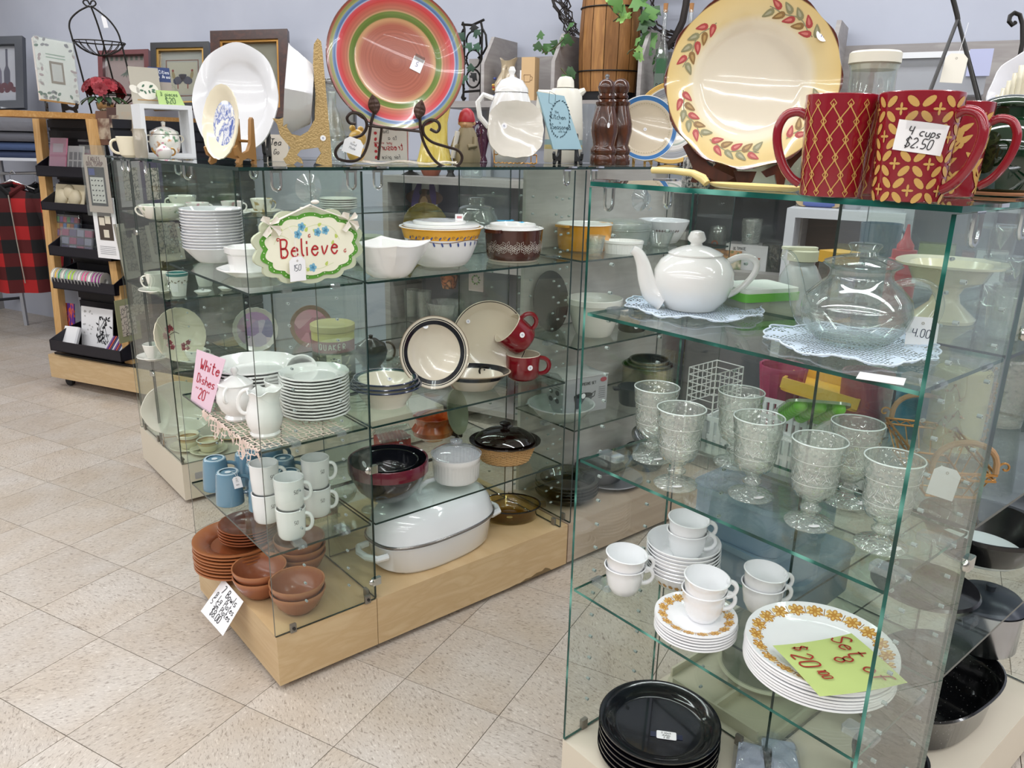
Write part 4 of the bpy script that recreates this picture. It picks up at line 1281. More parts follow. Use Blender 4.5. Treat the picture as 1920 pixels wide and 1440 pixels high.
# upper rear shelf: clear pumpkin jar with glass lid
p = AYz(893,2.26,1.1085)
t = thing('glass_jar', 'large clear glass jar with a lid, behind the yellow-banded bowl', 'jar', p)
MB().lathe([(0,.002),(.05,.002),(.056,0),(.068,.02),(.075,.06),(.072,.10),(.062,.118),(.061,.128),(.058,.128),(.058,.117),(.068,.10),(.071,.06),(.062,.02),(0,.008)], 48,0, lambda a, r, z: (r * (1 + .03 * abs(cos(4 * a))), z)).build('body', CLEAR, t)
MB().lathe([(.06,.129),(.062,.131),(.05,.139),(.03,.142),(.026,.148),(.03,.162),(.024,.168),(0,.168)], 32).build('lid', CLEAR, t)
p = AYz(690,2.3,1.1085)
t = thing('brush', 'round sage green topped brush with dark bristles, behind the Believe sign', 'brush', p)
MB().lathe([(0,.04),(.05,.04),(.052,.045),(.052,.052),(.05,.055),(0,.056)], 40).build('cap', P('8f9a84', .5), t)
MB().lathe([(0,.018),(.048,.018),(.05,.02),(.05,.04),(0,.04)], 40).build('band', P('35382f', .5), t)
mb = MB()
for k in range(60):
 a = 2 * pi * k / 60
 mb.tube([(.046 * cos(a),.046 * sin(a),.018),(.049 * cos(a),.049 * sin(a),0)], .0015,4)
o = mb.build('bristles', BLACKM, t); o['kind'] = 'stuff'
# yellow glass plate standing behind the nest
q = AY(797,412,2.30)
solo('glass_plate', 'yellow ribbed glass plate standing behind the yellow-banded bowl', 'plate', MB().lathe(plate_prof(.075,.012,.003,.5,.6),48,0, lambda a, r, z: (r * (1 + .015 * cos(16 * a)), z)), glassmat('yellow_glass', 'c8b75a', '7a6a22', .07, power=1.4, body=.3, bodycol='b9a74a'), q + V((0,0,-.018)),0, None, stand_rot(face(q, 0),12))
for px, Y, lab in ((815,2.33, 'small terracotta patterned pot on the rear second shelf'),):
 p = AYz(842,2.28, z2 + 0)
# ================================================================ rear case M
def teacup(lab, loc, mat, rz=0, R=.044, h=.055, saucer=True, smat=None, group=None, tilt=None):
 if saucer:
  solo('saucer', lab.replace('teacup', 'saucer under the teacup') if 'teacup' in lab else 'saucer under ' + lab, 'saucer', MB().lathe(plate_prof(R * 1.65,.014,.0035,.5,.6),40), smat or mat, loc)
  loc = V(loc) + V((0,0,.0045))
 return mug_root('teacup', lab, 'teacup', R * .72, h, mat, loc=loc, rz=rz, top=R, out=.022, hr=.0032, foot=R * .55, rot=tilt)
GRN = noisy('sprigged_china', [(.0, '7d8f6a'),(.30, 'a9b79a'),(.36, 'eceade'),(1, 'efeee6')], (1,1,1),30,1,.15, coat=.5)
PNK = noisy('rose_china', [(.0, 'a03a5a'),(.33, 'c9708a'),(.40, 'f1ece8'),(1, 'f3efec')], (1,1,1),24,1,.15, coat=.5)
GLD = noisy('gilt_china', [(.0, '8a6a30'),(.38, 'b39a5e'),(.46, 'efebdf'),(1, 'f1eee6')], (1,1,1),34,1,.15, coat=.5)
CRC = bands('cream_china_band', 'Z', [(0, 'e6dfc2'),(.55, 'c9b48a'),(.7, 'a8875e'),(.82, 'ece6d2')], lo=0, hi=.06)
zM1, zM2, zM3, zM0 = 1.1565,.8565,.5665,.1765
p = AYz(305,3.22, zM1); teacup('sprigged wide teacup at the left end of the rear case top shelf', p, GRN, radians(150),.085,.052, False)
p = AYz(345,3.45, zM1); teacup('white teacup with green handle edge, behind the sprigged cup', p, GRN, radians(160),.055,.07, False)
p = AYz(372,3.25, zM1); teacup('rose-patterned teacup left of the tall bowl stack', p, PNK, 0,.046,.05, True)
p = AYz(437,3.25, zM1); teacup('red rose teacup peeping over the tall bowl stack', p, PNK, 0,.044,.052, True)
p = AYz(492,3.27, zM1); teacup('gilt-patterned teacup above the Believe sign', p, GLD, 0,.046,.058, True)
for px, lab in ((560, 'pale pink china plate stack on the rear case top shelf'),):
 pass
def mk():
 return solo('side_plate', '', 'plate', MB().lathe(plate_prof(.085,.014,.004),40), P('e6e2dc', .2,0,.4))
stack(5, mk, AYz(635,3.30, zM1),.0095, 'pale china plate, {} in the rear stack', 'pale plates in the rear case')
p = AYz(298,3.33, zM2); teacup('white teacup with a green sprig and looped handle, rear case middle shelf', p, GRN, radians(160),.046,.075, True)
p = AYz(336,3.22, zM2)
t = thing('beaker', 'white china beaker with a teal rim and brown vine, in the rear case', 'beaker', p)
MB().lathe([(0,.002),(.024,.002),(.026,0),(.034,.05),(.042,.092),(.040,.093),(.031,.05),(.022,.006),(0,.006)], 36).build('body', bands('teal_rim', 'Z', [(0, 'eeeeea'),(.85, '2f7f80'),(.97, 'eeeeea')], lo=0, hi=.093), t)
mb = MB()
fb2 = lambda x, y: V(((.027 + .0155 * y / .092 + .001) * cos(x / .036 - 1.9),(.027 + .0155 * y / .092 + .001) * sin(x / .036 - 1.9), y))
for k in range(14):
 mb.petal(-.08 + k * .012,.056 + .006 * (k % 2),.010,.004, k, fb2)
mb.grid(lambda u, v: fb2(-.03 + .03 * u, .018 + .036 * v),3,1,1)
mb.build('vine_print', [P('6a5844', .5), PAPER], t)
for k, (px, Y) in enumerate(((381,3.19),(425,3.22))):
 solo('dip_dish', ['tiny white dish left of its twin, rear case middle shelf', 'tiny white dish below the octagonal underplate, rear case middle shelf'][k], 'dish', MB().lathe(bowl_prof(.034,.014,.003,.5,.6),28), WHITE, AYz(px, Y, zM2))
p = AYz(385,3.38, zM2)
solo('tumbler', 'plain white china tumbler under the tall bowl stack, rear case', 'tumbler', MB().lathe(bowl_prof(.042,.09,.003,.65,.7),32), P('e3e6e2', .2,0,.4), p)
# blossom plate on lower shelf
def blossoms(mb, seeds, fn, cols=(0,1,2), s=1):
 for cx, cy, n, sp in seeds:
  for k in range(n):
   x, y = cx + random.uniform(-sp, sp), cy + random.uniform(-sp, sp)
   for j in range(5):
    mb.petal(x + .0045 * s * cos(j * 1.257), y + .0045 * s * sin(j * 1.257),.008 * s, .006 * s, j * 1.257, fn, cols[k % len(cols)])
q = AY(335,628,3.30)
t = thing('blossom_plate', 'cream china plate with a pink blossom branch, standing in the rear case', 'plate', q, 0, None, stand_rot(face(q, 28),12))
MB().lathe(plate_prof(.112,.014,.004,.5,.66),56,0, lambda a, r, z: (r * (1 + .01 * cos(24 * a)), z)).build('body', CREAM, t)
mb = MB(); fz = lambda x, y: V((x, y, .0062 + max(0, hypot(x, y) - .075) * .30))
blossoms(mb, [(-.035,.03,5,.014),(-.06,.0,5,.012),(-.05,-.035,5,.014),(.02,-.05,6,.016)], fz, (0,1,0),1.2)
for pts in ([(-.03,.05),(-.05,.01),(-.055,-.05)], [(-.052,0),(-.02,.015),(.0,.005)], [(.02,-.04),(.03,-.07)]):
 mb.stroke(cat_rom(pts, 5),.0022, fz, 2)
mb.build('painted_blossom', [P('a8434f', .4), P('c9818a', .4), P('5b4436', .4)], t)
p = AYz(290,3.40, zM3); teacup('white ribbed teacup beside the blossom plate, rear case', p, P('e8e6df', .2,0,.4), radians(-20),.042,.06, True)
p = AYz(368,3.27, zM3 + .0); teacup('white fluted teacup in front of the blossom plate', p, P('efeee8', .2,0,.4), radians(0),.045,.045, True)
# floral decorator plates
for px, py, R, cols, lab, Y in ((478,618,.098, [(.0, 'e8e2ea'),(.3, '9a78b0'),(.5, 'c99ac0'),(.65, '6d86a8'),(.8, 'e2d3dc')], 'scalloped plate with purple flowers and a hummingbird, standing in the rear case', 3.33),(583,612,.098, [(.0, '3a3230'),(.3, 'c76d8e'),(.5, 'e3a6b8'),(.65, '6a4a46'),(.8, 'd98ba4')], 'plate with pink roses and a brown rim, standing in the rear case', 3.33)):
 q = AY(px, py, Y)
 nm = flowers('floral_' + str(px), cols, 16)
 t = thing('decorator_plate', lab, 'plate', q, 0, None, stand_rot(face(q, 12),12))
 MB().lathe(plate_prof(R, .012,.004,.5,.8),56,0,(lambda a, r, z: (r * (1 + .014 * cos(18 * a)), z)) if px < 500 else None).build('body', P('d8d2cc' if px < 500 else '8a6650', .2,0,.5), t)
 MB().lathe([(0,.0066),(R * .80,.0066),(R * .80,.0074),(0,.0074)], 48).build('floral_print', nm, t)
# base of the rear case
q = AY(335,765,3.42)
o = solo('platter', 'cream oval platter on a wire stand, bottom of the rear case', 'platter', MB().lathe(plate_prof(.15,.018,.004,.5,.7),56,0, lambda a, r, z: (r * (1 + .012 * cos(8 * a)), z)), P('e2dfd0', .2,0,.5), q, 0, None, stand_rot(face(q, 0),14))
o.scale = (1.0,.78,1)
t = thing('plate_stand', 'gold wire stand holding the cream oval platter', 'plate stand', AYz(340,3.42, zM0), face(q, 0))
for s in (-.07,.07):
 MB().tube([(s, -.05,.0),(s, -.05,.03),(s, -.035,.012),(s, .03,.012),(s, .06,.14)], .0022,6).build('wire', GOLDW, t)
MB().tube([(-.07,.03,.012),(.07,.03,.012)], .002,6).build('crossbar', GOLDW, t)
p = AYz(355,3.31, zM0); teacup('cream gilt-banded teacup, left of two on the rear case base', p, CRC, radians(-30),.047,.062, True, P('e5dec4', .2,0,.4))
p = AYz(392,3.22, zM0); teacup('cream gilt-banded teacup, front of two on the rear case base', p, CRC, radians(-10),.047,.052, True, P('e5dec4', .2,0,.4))
p = AYz(437,3.34, zM0); solo('side_plate', 'cream floral-rimmed plate with gilt edge, under the pink crochet', 'plate', MB().lathe(plate_prof(.085,.014,.004),40), rings('gilt_rim', .085, [(0, 'e8e2cc'),(.7, 'cdbf95'),(.95, 'b99a58')], .2), p)
# ================================================================ grey-backed case
z1, z2b, z3b, z0b = 1.1035,.8105,.5205,.1725
ORG = P('e0992c', .14,0,.6)
p = A(1055,472, z1) + V((.03,.05,0)); p.z = z1
p = V((2.02,2.01, z1))
t = thing('casserole', 'orange-yellow casserole with a white inside, on the grey-backed case top shelf', 'casserole', p)
R1 = .098
MB().lathe([(0,.003),(.08,.003),(.084,0),(.09,.004),(.095,.03),(R1,.088),(R1 + .004,.091),(R1,.093),(R1 - .004,.09),(.09,.02),(.08,.009),(0,.008)], 56, [0] * 5 + [0,1,1,1,1,1]).build('body', [ORG, WHITE], t)
for s in (-1,1):
 MB().rbox(-.014,.014,-.03,.03,.084,.092,.012).build('tab_handle', ORG, t, (s * (R1 + .01),0,0))
def mk():
 return solo('glass_cup', '', 'glass', MB().lathe(bowl_prof(.032,.042,.003,.7,.7),28), CLEARR)
stack(3, mk, V((1.935,1.87, z1)),.012, 'clear pressed glass cup, {} nested at the case corner', 'nested glass cups')
p = V((2.23,2.02, z1))
t = thing('casserole', 'clear ribbed glass casserole with a glass lid, on the grey-backed case top shelf', 'casserole', p)
MB().lathe([(0,0),(.085,0),(.098,.01),(.104,.06),(.107,.062),(.106,.066),(.1,.06),(.094,.012),(0,.006)], 56).build('dish', glassmat('pale_glass', 'dfe8e4', 'a9bdb6', .08, power=1.8, body=.3, bodycol='dfe6e4'), t)
MB().lathe([(.108,.067),(.11,.072),(.105,.088),(.08,.096),(0,.098)], 56).build('lid', glassmat('pale_glass2', 'dfe8e4', 'a9bdb6', .08, power=1.8, body=.3, bodycol='e4eaea'), t)
p = V((2.07,1.865, z1))
fl2 = lambda a, r, z: (r + (.0016 * cos(44 * a) if .004 < z < .036 and r > .05 else 0), z)
o = solo('ramekin', 'small oval white fluted ramekin at the grey-backed case front edge', 'dish', MB().lathe([(0,.002),(.06,.002),(.064,0),(.066,.034),(.07,.036),(.07,.044),(.067,.045),(.062,.01),(0,.008)], 110,0, fl2), WHITE, p, radians(-40))
o.scale = (1,.74,1)
p = V((2.33,1.92, z1))
solo('custard_cup', 'small clear glass custard cup, left of the white printed bowl', 'cup', MB().lathe(bowl_prof(.05,.055,.003,.62,.8,.004),36), CLEAR, p)
p = V((2.43,1.99, z1))
t = thing('mixing_bowl', 'white mixing bowl with a row of small brown prints', 'bowl', p)
MB().lathe(bowl_prof(.098,.088,.004,.45,.55),48).build('body', P('dfdfe4', .15,0,.5), t)
fbw = onbowl(.098,.088,.45,.55,.0015,-pi / 2 - .7)
mb = MB()
for k in range(9):
 for j in range(4):
  mb.petal(-.045 + k * .012 + .003 * cos(j * 1.57),.052 + .003 * sin(j * 1.57),.0055,.003, j * 1.57, fbw)
mb.build('printed_border', P('5d4036', .5), t)
# second shelf
q = AY(1032,565,2.09)
t = thing('oval_pan', 'black oval pan standing upright behind the white crock', 'pan', q, 0, None, (radians(82),0, radians(-12)))
MB().lathe([(0,0),(.105,0),(.112,.002),(.112,.006),(.104,.008),(0,.010)], 48,0, None, None, .66,1).build('body', P('1d2026', .25), t)
p = V((2.01,1.93, z2b))
solo('crock', 'white stoneware crock with a rimmed top, on the grey-backed case middle shelf', 'crock', MB().lathe([(0,.003),(.06,.003),(.062,0),(.068,.01),(.082,.05),(.094,.10),(.098,.112),(.1,.113),(.1,.132),(.096,.134),(.092,.112),(.076,.05),(.06,.01),(0,.008)], 48), P('dfddd6', .2,0,.5), p)
p = V((2.24,2.03, z2b))
t = thing('butter_dish', 'white dish with an oval lid behind the black pot', 'dish', p, radians(-20))
MB().rbox(-.1,.1,-.06,.06,0,.028,.03).build('dish', WHITE, t)
MB().lathe([(.085,.0285),(.088,.032),(.085,.05),(.07,.062),(0,.066)], 40,0, None, None, 1,.62).build('lid', P('d5d3d3', .2,0,.4), t)
p = V((2.17,1.89, z2b))
t = thing('small_pot', 'small black cast pot with a printed lid, on the middle shelf', 'pot', p)
MB().lathe([(0,0),(.045,0),(.05,.006),(.053,.062),(.055,.064),(.05,.066),(.046,.01),(0,.006)], 40).build('body', BLACK, t)
MB().lathe([(0,.068),(.052,.067),(.054,.072),(.03,.08),(0,.081)], 40).build('lid', P('3b3638', .4), t)
sticker(t, (-.03,-.0465,.025),(pi / 2,0, radians(-33)),.007)
p = V((2.38,2.03, z2b))
solo('small_pot', 'small dark brown pot behind the doily, on the middle shelf', 'pot', MB().lathe(bowl_prof(.06,.06,.004,.8,.7),36), P('4a2a1e', .2,0,.4), p)
# third shelf
p = V((1.985,1.99, z3b))
t = thing('ramekin_box', 'grey and white cardboard box printed with a black pot, RAMEKINS SET', 'box', p, radians(-8))
MB().box(-.10,.10,-.07,.07,0,.135).build('carton', P('a9a9ad', .6), t)
MB().prism([(-.102,-.072),(.102,-.072),(.07,.0),(.102,.072),(-.102,.072),(-.07,.01)], .136,.139).build('lid_flap', P('c3c2c3', .6), t)
fbx = lambda x, y: V((x, -.0712, y))
mb = MB()
write(mb, 'RAMEKINS SET', .01,.106,.010,.0018, fbx, 0, m=0)
mb.petal(-.01,.068,.085,.02,0, fbx, 0,20)
mb.add([fbx(-.052,.066), fbx(-.04,.02), fbx(.018,.014), fbx(.032,.066)], [(0,1,2,3)], 1)
mb.petal(-.01,.066,.02,.02,0, lambda x, y: V((x, -.0716, y)),2)
mb.stroke([(.03,.07),(.045,.078),(.04,.06),(.028,.055)], .004, fbx, 0)
for k in range(6): mb.stroke([(.06,.09 - k * .008),(.09,.09 - k * .008)], .002, fbx, 3)
fs = lambda x, y: V((-.1012, x, y))
for k in range(2):
 for j in range(2): mb.petal(-.035 + j * .04,.05 + k * .03,.026,.02,0, fs, 1)
for k in range(3): mb.stroke([(-.05,.115 - k * .01),(.03,.115 - k * .01)], .003, fs, 3)
mb.petal(.08,.118,.03,.018,0, fbx, 4)
mb.build('printed_panel', [P('26272c', .5), P('4c4f56', .5), PAPER, P('6d6d72', .5), P('a3414e', .5)], t)
p = V((2.40,1.99, z3b))
for k, (r, z, lab) in enumerate(((.102,0, 'largest steel pot of the nested set, on the third shelf'),(.088,.012, 'middle dark pot of the nested set'),(.076,.026, 'smallest dark pot of the nested set'))):
 solo('cooking_pot', lab, 'pot', MB().lathe([(0,0),(r * .96,0),(r, .006),(r, .098),(r + .004,.1),(r, .103),(r - .004,.1),(r - .005,.008),(0,.006)], 48, [0,0,0,1,1,1,2,2]), [P('a8a68c', .25,.8), P('5a5c58', .3,.6), P('2a2d2a', .3,.3)], p + V((-.003 * k, -.004 * k, z)))
p = V((2.20,1.89, z3b))
t = thing('small_pot', 'small black casserole pot with ear handles on the third shelf', 'pot', p, radians(-30))
MB().lathe([(0,0),(.045,0),(.05,.006),(.057,.066),(.059,.068),(.054,.07),(.046,.01),(0,.006)], 40).build('body', P('20242a', .3), t)
for s in (-1,1): MB().rbox(-.014,.014,-.016,.016,.058,.066,.008).build('ear_handle', P('20242a', .3), t, (s * .064,0,0))
p = A(1058,792, z3b) + V((.02,.04,0)); p.z = z3b
solo('serving_bowl', 'pale translucent white bowl with turned rim at the case corner', 'bowl', MB().lathe(bowl_prof(.115,.055,.004,.5,.55,.006),56), glassmat('opal_bowl', 'e6ece8', 'c4cfca', .09, power=2, body=.5, bodycol='dde3e0'), p)
# strainer and pan below on the laminate base
p = V((2.43,2.0, z0b))
t = thing('strainer', 'shiny steel strainer bowl resting behind the first glass goblets', 'strainer', p + V((-.01,-.03,.10)),0, None, (radians(18), radians(-8),0))
MB().lathe([(0,0),(.03,.002),(.06,.018),(.078,.045),(.084,.046),(.084,.049),(.074,.048),(.055,.021),(0,.004)], 48).build('bowl', P('c4c4c8', .1,1), t)
mb = MB().tube([(-.08,0,.047),(-.12,-.02,.04),(-.16,-.03,.0),(-.19,-.02,-.03)], .006,8)
mb.build('handle', P('31465e', .4), t)
solo('mixing_bowl', 'dark bowl standing on the laminate base under the strainer', 'bowl', MB().lathe(bowl_prof(.09,.085,.004,.6,.6),40), P('4b4a50', .3), V((2.42,1.98, z0b)))
def mk():
 return solo('pie_plate', '', 'pie plate', MB().lathe([(0,0),(.082,0),(.088,.003),(.106,.03),(.120,.033),(.120,.037),(.104,.035),(.086,.007),(0,.005)], 56), SMOKE)
pp = A(1068,945, z0b) + V((.03,.05,0)); pp.z = z0b
stack(5, mk, pp, .0125, 'clear smoky glass pie plate, {} of the stack on the laminate base', 'glass pie plates')
solo('dinner_plate', 'large grey-white plate leaning behind the glass pie plates', 'plate', MB().lathe(plate_prof(.13,.018,.004),48), P('8e8a90', .3), V((2.19,1.97, z0b + .002)))
solo('pan', 'dark purple frying pan on the laminate base behind the pie plates', 'pan', MB().lathe(bowl_prof(.1,.05,.004,.8,.5),40), P('2a2228', .35), V((2.14,1.98, z0b + .0265)))
# ================================================================ right case, first shelf: teapots on doilies
zs = 1.1555
DOI = lace('blue_crochet', 'cfdcee', 150,.20)
def doily(lab, loc, rx, ry, n, seed, rz=0):
 mb = MB()
 def fn(u, v):
  a = u * 2 * pi
  k = 1 + .05 * abs(sin(n * a)) * v ** 3 + .03 * sin(3 * a + seed)
  fr = .5 + .5 * sin(7 * a + seed)
  return V((rx * v * k * cos(a), ry * v * k * sin(a),.0015 + .010 * max(0, v - .55) * fr * 1.6 + .0012 * sin(26 * a) * v ** 4))
 mb.grid(fn, 144,22)
 def wl(a):
  k = 1 + .05 * abs(sin(n * a)) + .03 * sin(3 * a + seed)
  return V((rx * k * cos(a), ry * k * sin(a),.0035 + .010 * .45 * (.5 + .5 * sin(7 * a + seed)) * 1.6))
 t = thing('doily', lab, 'doily', loc, rz)
 mb.build('crochet', DOI, t, ang=180)
 MB().tube([wl(2 * pi * k / 180) for k in range(180)], .0016,5,0, True).build('picot_edge', P('d8e3f2', .9), t)
 return t
p = A(1304,590, zs); p.z = zs
tp0 = A(1300,585, zs) + V((.015,.018,0)); tp0.z = zs
doily('light blue crochet doily under the white teapot', tp0 + V((.012,.0,0)),.128,.125,11,.4)
# white teapot, spout towards the left of the picture
t = thing('teapot', 'large white china teapot with a tall knobbed lid, on a pale blue doily', 'teapot', tp0 + V((0,0,.0028)), radians(-39))
bp_ = [(0,.003),(.042,.003),(.045,0),(.049,.002),(.066,.022),(.0765,.05),(.0755,.074),(.064,.094),(.050,.104),(.048,.106),(.045,.104),(.06,.09),(.07,.07),(.07,.05),(.06,.025),(.042,.008),(0,.008)]
MB().lathe(bp_, 64).build('body', WHITE, t)
l_ = MB().lathe([(.051,.104),(.052,.107),(.044,.112),(.026,.119),(.012,.122),(0,.123)], 48).build('lid', WHITE, t)
MB().lathe([(.012,.1215),(.0105,.126),(.0165,.131),(.0175,.135),(.0125,.147),(.006,.1495),(0,.150)], 24).build('knob', WHITE, l_)
sp = [(-.058,0,.020),(-.078,0,.030),(-.091,0,.055),(-.100,0,.085),(-.110,0,.104),(-.122,0,.112)]
MB().tube(cat_rom([(q[0], q[2]) for q in sp], 4) and [(x, 0, z) for x, z in cat_rom([(q[0], q[2]) for q in sp], 4)], [.026 - .018 * (k / 20) ** .7 for k in range(21)], 14).build('spout', WHITE, t)
hp = [(.064,.092),(.085,.101),(.108,.100),(.120,.088),(.116,.068),(.098,.045),(.080,.032),(.068,.026)]
MB().tube([(x, 0, z) for x, z in cat_rom(hp, 4)], .0062,10).build('handle', WHITE, t)
# glass teapot
gp0 = A(1606,648, zs) + V((.005,.012,0)); gp0.z = zs
doily('light blue crochet doily under the clear glass teapot', gp0 + V((-.012,-.005,0)),.125,.128,12,2.1)
t = thing('teapot', 'clear glass teapot with a glass lid and looped handle, on a pale blue doily', 'teapot', gp0 + V((0,0,.0028)), radians(-36))
MB().lathe([(0,0),(.045,0),(.06,.006),(.080,.03),(.086,.052),(.080,.076),(.062,.094),(.05,.104),(.047,.112),(.049,.120),(.06,.127),(.0585,.1275),(.046,.121),(.044,.112),(.047,.103),(.06,.092),(.077,.075),(.083,.052),(.077,.031),(.058,.008),(0,.002)], 64).build('body', CLEAR, t)
l_ = MB().lathe([(.056,.128),(.058,.131),(.04,.138),(.022,.142),(0,.143)], 48).build('lid', CLEAR, t)
MB().lathe([(.022,.142),(.02,.148),(.026,.157),(.024,.160),(0,.161)], 32).build('knob', CLEAR, l_)
sp = [(-.066,.035),(-.085,.045),(-.098,.07),(-.108,.105),(-.120,.135),(-.132,.142)]
MB().tube([(x, 0, z) for x, z in cat_rom(sp, 4)], [.022 - .014 * (k / 20) ** .6 for k in range(21)], 12).build('spout', CLEAR, t)
hp = [(.058,.094),(.085,.100),(.118,.094),(.138,.072),(.140,.045),(.122,.024),(.098,.020),(.084,.030)]
MB().tube([(x, 0, z) for x, z in cat_rom(hp, 4)], .0065,10).build('handle', CLEAR, t)
q = AY(1728,628, gp0.y - .075)
t = thing('price_tag', 'white paper price tag hanging on the glass teapot handle', 'tag', q, 0, None, (radians(82), radians(6), face(q, 0)))
tagcard(t, MX.Rotation(radians(8),4, 'Z'),.046,.058, '4.00', size=.013)
MB().tube([(0,.018,.001),(.008,.034,-.004),(.014,.05,-.012),(.006,.04,-.012),(0,.02,.001)], .0005,4).build('string', PAPER, t)
solo('paper_note', 'white paper slip lying under the edge of the right doily', 'note', MB().box(-.03,.03,-.02,.02,0,.0006), PAPER, A(1660,712, zs) + V((0,.006,.0002)), radians(-70))
# suction cup on the left pane
t = thing('suction_hook', 'clear suction hook stuck on the left glass pane of the right case', 'hook', AY(1200,372,1.0325),0, None, (radians(90),0,0))
MB().lathe([(0,.004),(.012,.004),(.024,.0),(.024,.0012),(.012,.008),(.008,.014),(.011,.018),(0,.02)], 32).build('cup', ACRYL, t)
MB().tube([(0,-.004,.016),(0,-.014,.018),(0,-.02,.024),(.0,-.016,.03)], .002,6).build('hook', ACRYL, t)
# ================================================================ second shelf: goblets
zs = .8565
GOB = [(0,.003),(.036,.003),(.0395,0),(.0405,.0025),(.038,.005),(.022,.010),(.012,.015),(.0105,.020),(.017,.026),(.0175,.030),(.011,.035),(.0105,.039),(.016,.043),(.018,.047),(.029,.053),(.034,.062),(.0365,.075),(.0378,.078),(.0372,.082),(.039,.105),(.0405,.118),(.0425,.122),(.0418,.126),(.0445,.148),(.0448,.150),(.0425,.150),(.039,.12),(.0365,.10),(.034,.076),(.03,.064),(.02,.056),(0,.054)]
rp = lambda a, r, z: (r * (1 + (.016 * abs(cos(12 * a)) if .05 < z < .078 and r > .025 else 0) + (.012 * sin(5 * a) * sin(60 * z) if .082 < z < .118 and r > .037 else 0)), z)
gspots = [(1222,858, 'back-left one, touching the left pane side'),(1266,908, 'front-left one of the row'),(1376,868, 'back one in front of the white basket'),(1407,928, 'second in the front row from the left'),(1516,980, 'third in the front row from the left'),(1586,940, 'back-right one behind the front row'),(1650,1022, 'nearest one at the right pane')]
g0 = None
for px, py, lab in gspots:
 p = A(px, py, zs); p.z = zs
 L_ = 'clear pressed-glass goblet with embossed scrolls, ' + lab
 if g0 is None:
  g0 = thing('goblet', L_, 'goblet', p, 0, 'pressed glass goblets on the second shelf')
  MB().lathe(GOB[15:], 72,0, rp).build('bowl', CLEARB, g0)
  MB().lathe(GOB[:16], 48).build('stem_and_foot', CLEARB, g0)
  MB().tube([(.0437 * cos(2 * pi * k / 48),.0437 * sin(2 * pi * k / 48),.150) for k in range(48)], .0013,6,0, True).build('rim', P('dfeae6', .1,0,.8), g0)
  mb = MB()
  fw_ = lambda x, y: V(((.0372 + .0035 * (y - .082) / .036 + .0006) * cos(x),(.0372 + .0035 * (y - .082) / .036 + .0006) * sin(x), y))
  for k in range(6):
   a = k * pi / 3
   for s in (-1,1):
    mb.stroke([(a + s * (.1 + .28 * (1 - j / 14) * abs(sin(j * .35)) ),.086 + .026 * j / 14 + .004 * sin(j * .9)) for j in range(15)], .0016, lambda x, y: fw_(x, y),0)
   for j in range(7):
    mb.stroke([(a + .52,.086),(a + .52 + (j - 3) * .085,.104 - .0006 * (j - 3) ** 2)], .0012, fw_, 0)
  mb.stroke([(x * .13,.080) for x in range(49)], .0012, fw_, 0)
  mb.stroke([(x * .13,.1195) for x in range(49)], .0012, fw_, 0)
  mb.build('embossing', glassmat('embossed_glass', 'dfe8e4', 'a9b8b1', .22,.12, body=.55, bodycol='f4faf8'), g0)
  mb = MB()
  for k in range(8):
   a = k * pi / 4
   mb.stroke([((.027 + .006 * cos(j * .7) * (1 - j / 14)) * cos(a + .03 * j),(.027 + .006 * cos(j * .7) * (1 - j / 14)) * sin(a + .03 * j)) for j in range(14)], .0013, lambda x, y: V((x, y, .0098 - (hypot(x, y) - .02) * .28)),0)
  mb.build('foot_embossing', bpy.data.materials['embossed_glass'], g0)
  MB().lathe([(0,0),(.009,0),(.009,.0005),(0,.0006)], 16).build('price_sticker', PAPER, g0,(-.012,-.026,.0085),(radians(-14),0,0))
 else:
  dup(g0, p, random.uniform(-.4,.4), L_)
# ================================================================ third shelf: white set
zs = .5625
CUP = [(0,.003),(.022,.003),(.024,0),(.028,.003),(.036,.02),(.040,.045),(.0425,.060),(.0440,.0615),(.0415,.0625),(.0385,.046),(.034,.02),(.024,.007),(0,.006)]
cup0 = None
def ccup(loc, rz, lab, tilt=(0,0)):
 global cup0
 if cup0 is None:
  cup0 = thing('teacup', lab, 'cup', loc, rz, 'plain white cups on the third shelf')
  MB().lathe(CUP, 48).build('body', CORELLE, cup0)
  MB().tube(arc_handle(.0385,.055,.020,.022,.0044,0,16,.036), [.0040 + .001 * abs(cos(k / 16 * pi)) for k in range(17)], 10).build('handle', CORELLE, cup0)
  cup0.rotation_euler = (tilt[0], tilt[1], rz)
 else:
  dup(cup0, loc, rz, lab, rot=(tilt[0], tilt[1], rz))
HR = radians(-40)
def pair(p, who, rz=HR):
 ccup(p, rz, 'white cup with a ring handle, lower of the pair ' + who)
 ccup(p + V((-.001,.002,.0285)), rz + .06, 'white cup with a ring handle, upper of the pair ' + who, (radians(3), radians(3)))
p1 = A(1172,1112, zs) + V((.004,.008,0)); pair(V((p1.x, p1.y, zs)), 'nearest the left pane')
# bowls
p2 = A(1284,1108, zs) + V((.02,.028,0)); p2 = V((p2.x, p2.y, zs))
def mk():
 return solo('bowl', '', 'bowl', MB().lathe(bowl_prof(.078,.042,.0035,.55,.55),56), CORELLE)
n0 = len(COL.objects)
stack(8, mk, p2,.0082, 'white cereal bowl, {} of the stack holding two cups', 'white cereal bowls')
